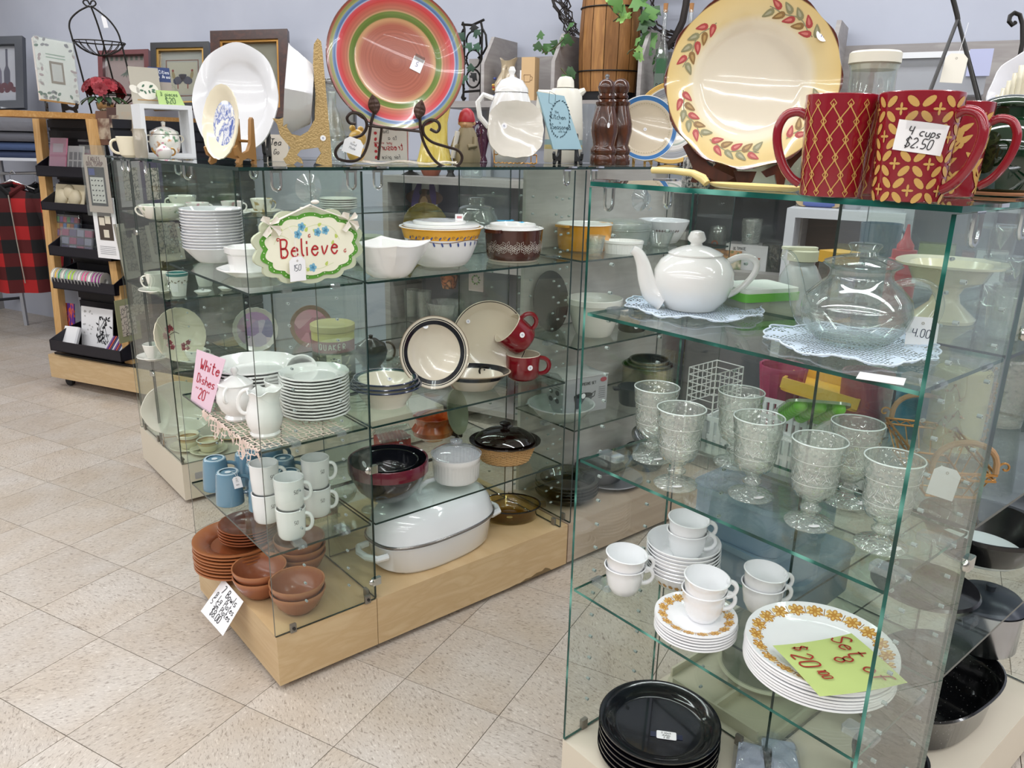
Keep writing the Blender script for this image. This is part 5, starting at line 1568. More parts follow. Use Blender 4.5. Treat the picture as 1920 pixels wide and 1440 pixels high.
# printed sprigs on the lowest bowl
low = [o for o in COL.objects if o.get('group') == 'white cereal bowls'][0]
fb3 = onbowl(.078,.042,.55,.55,.0006,-pi / 2 - .9)
mb = MB()
for k in range(8):
 for j in range(5):
  mb.petal(-.06 + k * .016 + .0032 * cos(j * 1.257),.018 + .003 * sin(j * 1.257),.006,.0045, j * 1.257, fb3)
mb.build('gold_print', P('b98d4a', .4), low)
ccup(p2 + V((.004,-.004,8 * .0082 - .002)), HR - .1, 'white cup with a ring handle, lower of the pair standing in the bowls')
ccup(p2 + V((.003,-.002,8 * .0082 + .0265)), HR, 'white cup with a ring handle, upper of the pair standing in the bowls', (radians(3), radians(2)))
GP = [P('c28a3c', .4), P('e3bd72', .4), P('9a7038', .4)]
def goldprint(parent, R0, R1, n, fn):
 mb = MB()
 rm = (R0 + R1) / 2; w_ = (R1 - R0)
 for k in range(n):
  a = 2 * pi * k / n
  cx, cy = rm * cos(a), rm * sin(a)
  if k % 2 == 0:
   s = w_ * .30
   for j in range(6):
    mb.petal(cx + s * cos(j * pi / 3 + a), cy + s * sin(j * pi / 3 + a), w_ * .44, w_ * .34, j * pi / 3 + a, fn, 0)
    mb.petal(cx + s * cos(j * pi / 3 + a), cy + s * sin(j * pi / 3 + a), w_ * .26, w_ * .17, j * pi / 3 + a, lambda x, y: fn(x, y) + V((0,0,.0003)),1)
   mb.petal(cx, cy, w_ * .26, w_ * .26,0, lambda x, y: fn(x, y) + V((0,0,.0005)),0)
  else:
   for j, (d, t_, l, ww) in enumerate(((.22,.25,.5,.32),(.22,-.25,.5,.32),(-.22,.16,.3,.22),(-.22,-.16,.3,.22))):
    r2 = rm + d * w_ * .9
    ang = a + t_ * w_ / rm
    mb.petal(r2 * cos(ang), r2 * sin(ang), w_ * l * .8, w_ * ww * .8, a + (.6 if t_ > 0 else -.6), fn, j % 2)
   mb.stroke([((rm - w_ * .3) * cos(a),(rm - w_ * .3) * sin(a)),((rm + w_ * .35) * cos(a),(rm + w_ * .35) * sin(a))], w_ * .06, fn, 2)
  for s in (-.5,.5):
   b = a + 2 * pi / n * s * .95
   for d in (-.38,.38,0):
    mb.petal((rm + d * w_) * cos(b),(rm + d * w_) * sin(b), w_ * .10, w_ * .06, b + 1, fn, 2,6)
 return mb.build('gold_flower_border', GP, parent)
# saucers
p3 = A(1314,1200, zs) + V((.008,.022,0)); p3 = V((p3.x, p3.y, zs))
def mk():
 return solo('saucer', '', 'saucer', MB().lathe([(0,.001),(.04,.001),(.042,0),(.047,.002),(.076,.0105),(.0785,.0125),(.0775,.0155),(.050,.0072),(.04,.0045),(0,.0045)], 60), CORELLE)
stack(6, mk, p3,.0058, 'white gold-flowered saucer, {} of the stack under two cups', 'white gold-flower saucers')
tops = [o for o in COL.objects if o.get('group') == 'white gold-flower saucers'][-1]
fsz = lambda x, y: V((x, y, .0072 + (hypot(x, y) - .050) / .0275 * .0083 + .0004))
goldprint(tops, .053,.0725,32, fsz)
pc = p3 + V((.012,-.006,5 * .0058 + .0046))
ccup(pc, HR - .02, 'white cup with a ring handle, lower of the pair on the saucers')
ccup(pc + V((-.002,.001,.0285)), HR, 'white cup with a ring handle, upper of the pair on the saucers', (radians(4), radians(3)))
p4 = A(1432,1150, zs) + V((.006,.012,0)); pair(V((p4.x, p4.y, zs)), 'behind the dinner plates', HR + .05)
# dinner plates
p5 = A(1555,1268, zs) + V((.02,.02,0)); p5 = V((1.203,.562, zs))
def mk():
 return solo('dinner_plate', '', 'plate', MB().lathe([(0,.001),(.075,.001),(.078,0),(.085,.002),(.126,.015),(.1295,.0175),(.1285,.021),(.092,.009),(.08,.005),(0,.0048)], 72), CORELLE)
stack(8, mk, p5,.0062, 'large white gold-flowered plate, {} of the stack under the green sign', 'large white gold-flower plates')
tops = [o for o in COL.objects if o.get('group') == 'large white gold-flower plates'][-1]
fpz = lambda x, y: V((x, y, .009 + (hypot(x, y) - .092) / .0365 * .012 + .0004))
goldprint(tops, .096,.122,40, fpz)
zt_ = zs + 7 * .0062 + .0225
cs = [A(px, py, zt_) for px, py in ((1448,1214),(1596,1191),(1701,1284),(1536,1310))]
# the sheet is read from the far side: its text runs from the far-right corner
def note_green(corners):
 a, b, c, d = corners           # photo order: left, top, right, bottom
 # lettering: reading direction goes from top corner to right corner
 xa = (c - b).normalized(); za = V((0,0,1)); ya = za.cross(xa)
 ctr = (a + b + c + d) / 4
 Mx = MX((xa, ya, za)).transposed()
 t = thing('price_sign', 'light green paper sign reading Set of 8, lying on the gold-flower plates', 'sign', ctr, 0, None, Mx.to_euler())
 loc = [Mx.transposed() @ (q - ctr) for q in corners]
 mb = MB()
 def sh(u, v):
  p_ = (loc[0] * (1 - u) + loc[1] * u) * (1 - v) + (loc[3] * (1 - u) + loc[2] * u) * v
  return V((p_.x, p_.y, .004 * (2 * u - 1) ** 2 + .0015 * sin(3 * v)))
 mb.grid(sh, 8,8)
 mb.build('sheet', P('bccb7e', .75), t)
 hh = (loc[1] - loc[0]).length; wd = (loc[2] - loc[1]).length
 fz2 = lambda x, y: V((x, y, .0052))
 mb = MB()
 write(mb, 'Set of', .0, hh * .20,.034,.0032, fz2,.15)
 write(mb, '8', -.004, hh * .01, .030, .0032, fz2, .15)
 write(mb, '$', -wd * .35, -hh * .30, .022, .0028, fz2, .15)
 write(mb, '20', -wd * .12, -hh * .40, .033, .0034, fz2, .15)
 write(mb, '100', wd * .16,-hh * .30,.016,.0026, fz2,.15)
 mb.build('lettering', P('9c2b22', .6), t)
note_green(cs)
# ================================================================ right case base
zs = .1725
p6 = V((1.185,.878, zs))
BLK = P('0b0b10', .13,0,.6)
def mk():
 return solo('dinner_plate', '', 'plate', MB().lathe([(0,.002),(.088,.002),(.091,0),(.098,.004),(.128,.018),(.131,.020),(.1315,.024),(.127,.0245),(.103,.012),(.098,.007),(.09,.0062),(0,.006)], 64), BLK)
stack(6, mk, p6,.0135, 'glossy black dinner plate, {} of the stack on the cream base', 'black dinner plates')
t = thing('price_label', 'white price label taped onto the topmost black plate', 'label', p6 + V((-.012,-.030,5 * .0135 + .0068)), radians(-50))
MB().box(-.034,.034,-.0075,.0075,0,.0004).build('tape', P('2b2f45', .2,0,.3), t)
mb = MB().rbox(-.021,.021,-.012,.012,.0006,.0012,.003)
for i, s in enumerate(('6 black', 'dishes', '3 00')):
 write(mb, s, 0,.004 - i * .007,.0052,.0007, lambda x, y: V((x, y, .0015)), m=1)
mb.build('label_card', [PAPER, PEN_BLACK], t)
PKT = [P('c7cede', .35), P('a7b0c4', .3)]
for k, (px, py, lab, rz) in enumerate(((1412,1440, 'clear plastic packet of cutlery beside the black plates', -60),(1462,1432, 'second clear plastic packet at the bottom edge, right of the first', -52))):
 p = A(px, py, zs); p.z = zs
 t = thing('plastic_packet', lab, 'packet', p, radians(rz))
 mb = MB()
 mb.grid(lambda u, v: V((u * .09 - .045, v * .14 - .07,.022 + .006 * sin(u * 9 + k) * sin(v * 14) - .02 * (abs(2 * u - 1) ** 6) - .018 * abs(2 * v - 1) ** 8)),18,22)
 mb.build('wrapper', WRAP, t)
 MB().rbox(-.036,.036,-.058,.058,.001,.014,.008).build('contents', PKT[0], t)
# ================================================================ right case body, left side: plastics and kitchen goods
def PX(px, Y, z): return AYz(px, Y, z)
zA, zB, zC = 1.1245,.8185,.1725
p = PX(1412,.885, zA)
t = thing('food_container', 'food container with a bright green lid, behind the white teapot', 'container', p, radians(-20))
MB().prism([(-.06,-.05),(.06,-.05),(.06,.05),(-.06,.05)], 0,.05).build('tub', glassmat('pale_tub', 'dfe6dd', 'b9c6b8', .05,.15, body=.55, bodycol='d3d9c8'), t)
MB().rbox(-.066,.066,-.056,.056,.05,.066,.012).build('lid', P('6cb84a', .35), t)
MB().rbox(-.064,.064,-.054,.054,.066,.074,.012).build('lid_top', P('e6ebe4', .35), t)
p = PX(1492,.88, zA)
t = thing('drink_bottle', 'milky plastic bottle with a cream screw cap, behind the glass teapot', 'bottle', p, radians(-40))
MB().lathe([(0,.002),(.04,.002),(.043,.006),(.043,.075),(.030,.10),(.026,.104),(.026,.11),(0,.11)], 10,0, None, MX.Rotation(.3,4, 'Z')).build('body', FROST, t)
MB().lathe([(0,.112),(.031,.112),(.031,.132),(.029,.134),(0,.134)], 28).build('cap', P('d9d4bc', .45), t)
MB().rbox(-.045,.028,-.012,.012,.1345,.140,.008).build('cap_strap', P('dcd8c2', .45), t)
p = PX(1562,.92, zA)
t = thing('storage_jar', 'clear jar with a yellow square lid and purple label, behind the teapots', 'jar', p, radians(-15))
MB().rbox(-.032,.032,-.032,.032,0,.085,.01).build('body', CLEAR, t)
MB().rbox(-.033,.033,-.033,.033,.086,.112,.006).build('lid', P('dda62e', .4), t)
MB().box(-.02,.026,-.0335,-.0325,.01,.055).build('label', P('8a7fb0', .6), t)
p = PX(1644,.90, zA)
t = thing('pitcher', 'translucent blue plastic pitcher behind the red squeeze bottle', 'pitcher', V((p.x + .1, p.y + .06, p.z)), radians(-30))
MB().lathe([(0,0),(.04,0),(.043,.004),(.05,.16),(.047,.16),(.04,.008),(0,.005)], 36).build('body', glassmat('blue_plastic', '7f9fb4', '4d6c82', .07,.1, body=.45, bodycol='7391a6'), t)
MB().tube(arc_handle(.048,.145,.05,.03,.006),.005,8).build('handle', P('7391a6', .4), t)
p = PX(1650,.82, zA)
t = thing('squeeze_bottle', 'red plastic squeeze bottle with a stepped nozzle', 'bottle', PX(1680,.80, zA), 0)
MB().lathe([(0,0),(.03,0),(.032,.004),(.032,.10),(.031,.104),(.026,.106),(.026,.124),(.018,.125),(.018,.135),(.008,.150),(.004,.172),(.003,.18),(0,.181)], 32).build('body', P('c12a34', .3,0,.3), t)
sticker(t, (-.006,-.0328,.06),(pi / 2,0, radians(-20)),.007)
# front shelf (right side): compote, candlesticks
p = V((1.57,.60,1.1555))
t = thing('compote', 'cream milk-glass footed compote dish behind the glass teapot', 'compote', p, radians(-30))
sq4 = lambda a, r, z: (r * (1 + (.10 * abs(cos(2 * a)) ** 3 if z > .07 else .02 * cos(4 * a))), z)
MB().lathe([(0,.002),(.05,.002),(.056,0),(.058,.006),(.044,.018),(.027,.034),(.023,.05),(.03,.064),(.046,.07),(.062,.078),(.072,.100),(.094,.106),(.094,.110),(.07,.106),(.056,.084),(0,.078)], 64,0, sq4).build('body', P('e6dfc6', .2,0,.4), t)
p = V((1.64,.655,1.1555))
for k, (x, y, lab, hh) in enumerate(((1.80,.60, 'clear glass candle holder left of its pair, on the far right shelf', .165),(1.60,.50, 'clear glass ball-stem candle holder near the right pane', .125))):
 t = thing('candle_holder', lab, 'candle holder', (x, y, 1.1555))
 MB().lathe([(0,0),(.045,0),(.046,.004),(.02,.014),(.012,.022),(.024,.04),(.024,.05),(.012,.062),(.014, hh * .6),(.024, hh * .66),(.026, hh * .95),(.055, hh * .97),(.055, hh),(.02, hh),(.0, hh * .7)], 40).build('body', CLEAR, t)
for k in range(3):
 t = thing('glass_tumbler', 'clear glass tumbler, %s on the far right shelf' % ['first', 'second', 'third'][k], 'glass', (1.50 + k * .11,.47 + .03 * (k % 2),1.1555))
 MB().lathe(bowl_prof(.034,.075,.003,.75,.6),28).build('body', CLEAR, t)
# second-level left side: white basket, trays, green ice tray
p = PX(1398,.88, zB)
t = thing('storage_basket', 'white slotted plastic basket behind the goblets', 'basket', V((1.47,.875, zB)), radians(8))
wb = P('e6e7ea', .45)
mb = MB()
x0, x1, y0, y1, hh = -.09,.13,-.10,.10,.075
mb.box(x0, x1, y0, y1,0,.004)
for (ax, ay, bx, by) in ((x0, y0, x1, y0),(x0, y1, x1, y1),(x0, y0, x0, y1),(x1, y0, x1, y1)):
 n = 12
 for k in range(n + 1):
  u = k / n
  x, y = ax + (bx - ax) * u, ay + (by - ay) * u
  mb.box(x - .0045, x + .0045, y - .0045, y + .0045,.004, hh)
 for z in (.004,.035, hh):
  mb.box(min(ax, bx) - .0025, max(ax, bx) + .0025, min(ay, by) - .0025, max(ay, by) + .0025, z, z + .01)
mb.build('body', wb, t)
t = thing('ice_cube_tray', 'clear tray with round bright green cups, leaning on the white basket', 'tray', V((1.50,.80, zB + .115)),0, None, (radians(0), radians(24), radians(38)))
MB().rbox(-.13,.13,-.06,.06,0,.006,.03).build('lid', glassmat('clear_green', 'd3dfca', 'a9c29a', .08,.05, body=.35, bodycol='cfdac4'), t)
mb = MB()
for i in range(8):
 for j in range(3):
  mb.ball((-.107 + i * .0305,-.036 + j * .036,-.006),.014,12,8,0,(1,1,.9))
mb.build('green_cups', P('77c63c', .35), t)
t = thing('serving_tray', 'mustard yellow plastic tray behind the green-cupped tray', 'tray', V((1.72,.885, zB + .09)),0, None, (radians(8), radians(6), radians(20)))
MB().rbox(-.12,.12,-.085,.085,0,.006,.02).build('base', P('e3ac3a', .4), t)
mb = MB()
mb.box(-.12,.12,-.085,-.079,.006,.03).box(-.12,.12,.079,.085,.006,.03).box(-.12,-.114,-.079,.079,.006,.03).box(.114,.12,-.079,.079,.006,.03)
mb.build('rim', P('e6b545', .4), t)
t = thing('pitcher', 'magenta plastic pitcher standing behind the goblets', 'pitcher', V((1.70,.78, zB)),0)
MB().lathe([(0,0),(.045,0),(.048,.004),(.055,.17),(.051,.17),(.045,.008),(0,.005)], 36,0, lambda a, r, z: (r * (1 + .02 * cos(9 * a + 30 * z)), z)).build('body', P('a83a5e', .35), t)
t = thing('plastic_bag', 'teal blue plastic bag behind the magenta pitcher', 'bag', V((1.74,.645,.8565)), radians(-35))
MB().grid(lambda u, v: V((u * .2 - .1,.03 * sin(u * 8) * (1 - v) - .01, v * .17)),14,8).grid(lambda u, v: V((u * .2 - .1,.03 * sin(u * 8) * (1 - v) + .018 * sin(u * pi) * (1 - v), v * .17)),14,8).build('body', P('3f8aa8', .3,0,.3), t)
t = thing('wire_rack', 'white wire basket behind the nested pots', 'wire basket', V((1.42,.985, zB + .10)), radians(0))
mb = MB()
for k in range(7):
 mb.tube([(-.05 + k * .0166,-.035,.0),(-.05 + k * .0166,-.035,.08)], .0013,5)
 mb.tube([(-.05 + k * .0166,.035,.0),(-.05 + k * .0166,.035,.08)], .0013,5)
for z in (0,.016,.032,.048,.064,.08):
 mb.tube([(-.05,-.035, z),(.05,-.035, z),(.05,.035, z),(-.05,.035, z)], .0013,5,0, True)
for x in (-.05,.05):
 for y in (-.035,.035): mb.tube([(x, y, -.10),(x, y, 0)], .002,5)
mb.build('wires', P('e4e4e6', .4), t)
t = thing('plastic_bowl', 'magenta fluted plastic bowl behind the white wire basket', 'bowl', V((1.66,.965, zB + .0)))
MB().lathe(bowl_prof(.055,.15,.004,.6,.7),48,0, lambda a, r, z: (r * (1 + .03 * cos(16 * a)), z)).build('body', P('9c2f5a', .35), t)
# base, left side: blue-grey boxes
BG = P('7d93ac', .4)
zS = .3985
for k, (x, y, z, lab, rz) in enumerate(((1.66,.895, zS, 'grey-blue plastic box at the bottom of the stack behind the cups', 3),(1.52,.90, zS + .114, 'grey-blue plastic box with rounded corners, middle of the stack', -3),(1.55,.90, zS + .215, 'grey-blue plastic box in cling film, top of the stack', 2))):
 t = thing('storage_box', lab, 'box', (x, y, z), radians(rz))
 sx_ = .15 if k != 1 else .12
 MB().rbox(-sx_, sx_, -.11,.11,0,.10 if k != 1 else .085,.035).build('tub', BG, t)
 MB().rbox(-sx_ - .006, sx_ + .006,-.116,.116,.10 if k != 1 else .085,.113 if k != 1 else .1,.038).build('lid', P('8ba1b8', .35), t)
 if k == 2:
  mb = MB()
  mb.grid(lambda u, v: V((u * .32 - .16, v * .25 - .125,.118 + .004 * sin(u * 23) * sin(v * 17))),24,18)
  mb.build('film', WRAP, t)
t = thing('plastic_tray', 'cream divided plastic tray on the case base behind the black plates', 'tray', V((1.535,.878, zC)), radians(0))
CR2 = P('c9c3ab', .45)
mb = MB().rbox(-.15,.15,-.15,.15,0,.006,.03)
for s in (-1,1):
 mb.box(s * .147 - .003, s * .147 + .003,-.12,.12,.006,.03)
 mb.box(-.12,.12, s * .147 - .003, s * .147 + .003,.006,.03)
mb.box(-.144,.144,-.004,.004,.006,.026)
mb.build('body', CR2, t)
t = thing('cake_cover', 'clear domed cake carrier on the case base', 'cake carrier', V((1.60,.878, zC + .031)))
MB().lathe([(0,0),(.11,0),(.116,.006),(.112,.012),(0,.012)], 48).build('tray', CR2, t)
MB().lathe([(.108,.013),(.108,.05),(.10,.12),(.06,.15),(0,.155)], 48).build('dome', glassmat('smoky_dome', 'c8cdca', '8a918d', .08, power=2, body=.12, bodycol='b9beba'), t)
BK = P('14151a', .3)
# ================================================================ right side of the right case
t = thing('stock_pot', 'black pot with a narrow grey rim, low behind the right pane', 'pot', V((1.45,.50, zC)))
MB().lathe([(0,0),(.062,0),(.066,.004),(.070,.11),(.073,.112),(.073,.117),(.068,.115),(.062,.008),(0,.006)], 44).build('body', P('26272d', .35), t)
ENB = noisy('speckled_enamel', [(.0, 'c9c9c9'),(.085, '8a8a8a'),(.11, '0c0c0e'),(1, '0a0a0c')], (1,1,1),120,1,.15,0, 'voronoi', 'LINEAR', coat=.6)
p = A(1810,1385, zC)
t = thing('roasting_pan', 'black speckled enamel oval roaster without lid, at the right edge of the base', 'roasting pan', V((1.80,.575, zC)), radians(-4))
MB().lathe([(0,0),(.78,0),(.86,.01),(.93,.085),(.96,.09),(1.02,.098),(1.03,.104),(1.0,.107),(.93,.098),(.88,.085),(.82,.014),(0,.006)], 64,0, ov, None, .20,.135).build('body', ENB, t)
p = PX(1880,.66, zC)
t = thing('stock_pot', 'stainless steel pot with a dark blue lid, behind the speckled roaster', 'pot', V((2.02,.545, zC + .11)),0)
MB().lathe([(0,0),(.075,0),(.08,.006),(.08,.105),(.086,.108),(.086,.113),(.078,.11),(.074,.008),(0,.006)], 44).build('body', STEEL, t)
MB().lathe([(.084,.114),(.086,.118),(.07,.135),(.03,.145),(.01,.147),(.012,.162),(0,.166)], 44).build('lid', P('2d3340', .3,.2), t)
MB().tube([(-.08,0,.09),(-.115,0,.095),(-.12,0,.11)], .012,8).build('handle', P('20232c', .4), t)
p = V((1.86,.56,.5625))
zR3 = .5625
t = thing('enamel_basin', 'white enamel basin with a black rim, on the lower right shelf', 'basin', V((1.92,.56, zR3)))
MB().lathe([(0,0),(.09,0),(.1,.01),(.13,.07),(.138,.073),(.138,.082),(.128,.08),(.095,.012),(0,.006)], 56, [0,0,1,1,2,2,2,0,0,0]).build('body', [P('e3ecee', .15,0,.5), BLACK, BLACK], t)
t = thing('platter', 'shiny black round platter with a grey edge, on the lower right shelf', 'platter', V((1.66,.57, zR3)))
MB().lathe([(0,.012),(.05,.011),(.1,.004),(.105,0),(.108,.002),(.104,.008),(.05,.016),(0,.018)], 56).build('body', P('121318', .15,0,.4), t)
# gold wire basket on the second right shelf
zR = .8565
GWM = P('b98a52', .35,.8)
t = thing('wire_basket', 'gold wire tray basket with two wrapped loop handles, right of the goblets', 'basket', (0,0, zR))
c4 = [A(x, y,.918) - V((0,0, zR)) for x, y in ((1662,784),(1788,797),(1903,902),(1742,886))]
for q in c4: q.y = max(q.y,.428); q.x = max(q.x, 1.375)
ctr = sum(c4, V((0,0,0))) / 4
b4 = [V((ctr.x + (q.x - ctr.x) * .78, ctr.y + (q.y - ctr.y) * .78,.004)) for q in c4]
def loop(c, r, m=1):
 MB().tube(c, r, 6,0, True).build('rail', GWM, t)
loop(c4,.0028); loop([q - V((0,0,.012)) for q in c4], .0024); loop(b4,.0026)
mb = MB()
for k in range(4):
 a, b = c4[k], c4[(k + 1) % 4]
 n = 40
 mb.tube([a.lerp(b, i / n) - V((0,0,.006 + .0035 * sin(i * .9))) for i in range(n + 1)], .0012,4)
mb.build('wavy_wire', GWM, t)
for k in range(4):
 for u in (.1,.3,.5,.7,.9):
  MB().tube([c4[k].lerp(c4[(k + 1) % 4], u) - V((0,0,.012)), b4[k].lerp(b4[(k + 1) % 4], u)], .0013,5).build('upright', GWM, t)
for k in range(6):
 MB().tube([b4[0].lerp(b4[3], k / 5), b4[1].lerp(b4[2], k / 5)], .0012,5).build('floor_wire', GWM, t)
for (a, b) in ((c4[0], c4[1]),(c4[3], c4[2])):
 d = (b - a).normalized(); m_ = (a + b) / 2
 arc = [m_ + d * (-.055 * cos(pi * k / 14)) + V((0,0,.004 + .055 * sin(pi * k / 14) ** .7)) for k in range(15)]
 MB().tube(arc, .0055,8).build('wrapped_handle', P('a5835f', .6), t)
 for s in (-1,1):
  e = m_ + d * (s * .055)
  MB().tube([e + d * (s * (.014 - .012 * (1 - k / 14) * cos(k * .5))) + V((0,0,.014 + .012 * (1 - k / 14) * sin(k * .5))) for k in range(13)], .002,5).build('scroll', GWM, t)
q = V((1.40,.4505, zR + .052))
q = AY(1770,905,.452)
t = thing('price_tag', 'blank white paper tag hanging on the gold wire basket', 'tag', q, 0, None, (radians(84), radians(4), face(q)))
tagcard(t, MX.Rotation(-.06,4, 'Z'),.040,.052)
# candle jar
p = V((1.735,.60, zR))
t = thing('candle_jar', 'thick cream pillar candle in a clear glass jar with gold berry twigs', 'candle', p)
MB().lathe([(0,.006),(.052,.006),(.054,.01),(.054,.17),(.05,.175),(.01,.172),(0,.172)], 40).build('candle', bands('candle_wax', 'Z', [(0, 'e6d9a6'),(.6, 'd8c88e'),(1, 'cbb878')], 'LINEAR', .5,0,.17), t)
MB().lathe([(0,0),(.07,0),(.074,.004),(.075,.22),(.073,.22),(.072,.006),(0,.004)], 44).build('jar', CLEAR, t)
mb = MB()
for k in range(16):
 a, z = random.uniform(-3.6,.2), random.uniform(.03,.17)
 pts = []
 for j in range(6):
  pts.append((.0605 * cos(a + j * .11),.0605 * sin(a + j * .11), z + .012 * sin(j * 1.7 + k) + j * .003 * (1 if k % 2 else -1)))
 mb.tube(pts, .0009,4)
 for j in range(0,6,2):
  mb.ball(tuple(1.02 * q for q in pts[j][:2]) + (pts[j][2],),.0032,8,6)
mb.build('berry_twigs', GOLDW, t)
sc_ = MB()
for k in range(3):
 write(sc_, ['love bide', 'of with', 'charity'][k], 0,.205 - k * .014,.011,.001, lambda x, y: V((.0756 * cos(-1.95 + x / .0756),.0756 * sin(-1.95 + x / .0756), y)),.2)
sc_.build('script_print', P('6b6a58', .6), t)
p = V((1.92,.62, zR))
t = thing('ribbed_jar', 'clear glass jar far right beyond the candle', 'jar', V((2.0,.60, zR)))
MB().lathe(bowl_prof(.06,.16,.004,.8,.8),36).build('body', CLEARR, t)
# ================================================================ on top of the cases
zt = 1.3965
def AYt(px, Y, z=None): return AYz(px, Y, zt if z is None else z)
# ---- white platter on a black easel
q = AY(449,192,2.18)
rz = face(q, -24)
o = solo('platter', 'large white scalloped oval platter on a black easel, top of the maple case', 'platter', MB().lathe([(0,.002),(.09,.002),(.094,0),(.10,.003),(.108,.014),(.146,.022),(.150,.024),(.149,.028),(.112,.0195),(.104,.013),(.094,.006),(0,.0055)], 72,0, lambda a, r, z: (r * (1 + .010 * cos(8 * a) * (r > .11)), z + .0015 * cos(24 * a) * (.12 < r < .14))), P('dcdcdf',.14,0,.5), q, 0, None, (pi / 2 - radians(14),0, rz))
o.scale = (.78,.98,1)
b = V((q.x, q.y, zt))
easel('plate_easel', 'black easel under the large white oval platter', b + V((cos(rz + pi / 2), sin(rz + pi / 2),0)) * .02, rz, .13,.15,.10, BLACKM)
# ---- small oval blue dish on a brown easel
q2 = AY(424,232,1.93)
rz2 = face(q2,-42)
t = thing('relish_dish', 'small cream oval dish with a blue floral centre, on a brown easel', 'dish', q2,0, None, (pi / 2 - radians(10),0, rz2))
t.scale = (.62,1.0,1)
MB().lathe([(0,.002),(.05,.002),(.07,.014),(.085,.017),(.085,.021),(.066,.017),(.05,.0055),(0,.005)], 48,0, lambda a, r, z: (r * (1 + .01 * cos(20 * a) * (r > .07)), z)).build('body', CREAM, t)
MB().lathe([(0,.0056),(.052,.0062),(.052,.0066),(0,.006)], 36).build('blue_print', noisy('blue_print', [(.42, 'e8e6df'),(.5, '4a63b0'),(.58, 'dfe0e4'),(.66, '3b56a6')], (1,1,1),42,4,.2, coat=.4), t)
dv = V((cos(rz2 - pi / 2), sin(rz2 - pi / 2),0))
easel('plate_easel', 'light brown wooden easel under the small blue-centred dish', V((q2.x, q2.y, zt)) - dv * .02, rz2,.11,.07,.085, P('9a6f3c', .5))
# ---- square white bowl on an ornate gold easel, seen from the side
q3 = AY(566,200,1.96)
rz3 = face(q3,0)
t = thing('plate_easel', 'ornate gold easel with scrolled feet, holding a white square bowl on edge', 'easel', V((q3.x, q3.y, zt)), rz3)
k_ = mp(q3)
sil = [(512,225),(520,235),(524,255),(541,276),(533,292),(527,297),(532,306),(545,307),(552,301),(563,306),(560,296),(552,290),(560,280),(592,275),(597,286),(589,296),(586,304),(600,307),(616,307),(615,262),(611,180),(608,110),(606,90),(600,85),(593,95),(590,130),(592,180),(588,225),(575,246),(560,255),(545,252),(537,240),(540,228),(532,223),(524,226)]
out = [((x - 566) * k_, (307 - y) * k_) for x, y in sil]
for s, nm in ((.028,0),(-.028,1)):
 MB().prism(out, -.0045,.0045,0, MX.Translation((s * .0, s, 0)) @ MX.Rotation(pi / 2,4, 'X')).build('side_panel', P('b59a6a',.4,.6, 0, 0,(260,.3)), t)
MB().tube([(.038,-.028,.1),(.038,.028,.1)], .004,6).build('hinge', GOLD, t)
sticker(t, ((600 - 566) * k_ + .002,-.034,(307 - 258) * k_),(pi / 2,0,0),.007)
t = thing('serving_bowl', 'white square serving bowl standing on edge in the gold easel', 'bowl', V((q3.x, q3.y, zt)) + V((cos(rz3), sin(rz3),0)) * ((541 - 566) * k_) + V((0,0,(307 - 176) * k_)),0, None, (0, radians(-83), rz3))
sq2 = lambda a, r, z: (r * (1 / max(abs(cos(a)), abs(sin(a)))) ** (.8), z)
MB().lathe([(0,0),(.05,.0),(.054,.002),(.066,.028),(.082,.062),(.086,.066),(.082,.066),(.06,.03),(.048,.007),(0,.005)], 64,0, sq2, MX.Rotation(pi / 4,4, 'Z')).build('body', P('ecebed', .12,0,.6), t, (0,0,-.062))
# ---- big striped platter
q = AY(741,116,2.02)
rz = face(q, 8)
STR = rings('striped_platter', .190, [(0, 'a3604f'),(.10, '9c5848'),(.50, 'a6604e'),(.585, 'c49a6e'),(.60, '5f7434'),(.665, '6d803e'),(.68, 'c79a76'),(.70, 'b5705a'),(.765, 'bb5c50'),(.80, 'c04444'),(.845, 'c7505a'),(.858, 'a9b3c8'),(.87, '55709f'),(.905, '6a83a8'),(.915, '9a9a62'),(.955, '7f7f48'),(.962, 'a35a4a'),(.99, '6b3328')], .2, 'LINEAR', .25,.35)
t = thing('platter', 'large round hand-painted platter with red, blue, green and terracotta rings', 'platter', q, 0, None, (pi / 2 - radians(8),0, rz))
MB().lathe([(0,.002),(.10,.002),(.105,0),(.112,.004),(.150,.020),(.186,.030),(.190,.033),(.188,.037),(.150,.0265),(.118,.012),(.106,.0075),(0,.006)], 96).build('body', STR, t)
tg = thing('price_label', 'white price label taped to the striped platter', 'label', (0,0,0))
tg.parent = None
M2 = t.rotation_euler.to_matrix()
tg.location = q + M2 @ V((.060,-.006,.0082)); tg.rotation_euler = (M2 @ Euler((0,0, radians(-24))).to_matrix()).to_euler()
mb = MB().box(-.016,.016,-.019,.019,0,.0005)
write(mb, '5', 0,-.006,.012,.001, lambda x, y: V((x, y, .001)), m=1); write(mb, "''", 0,.004,.006,.001, lambda x, y: V((x, y, .001)), m=1)
mb.build('card', [PAPER, PEN_BLUE], tg)
MB().box(-.014,.014,.010,.026,.0006,.0008).build('tape', glassmat('tape', 'f0f0f0', 'dcdcdc', .1), tg)
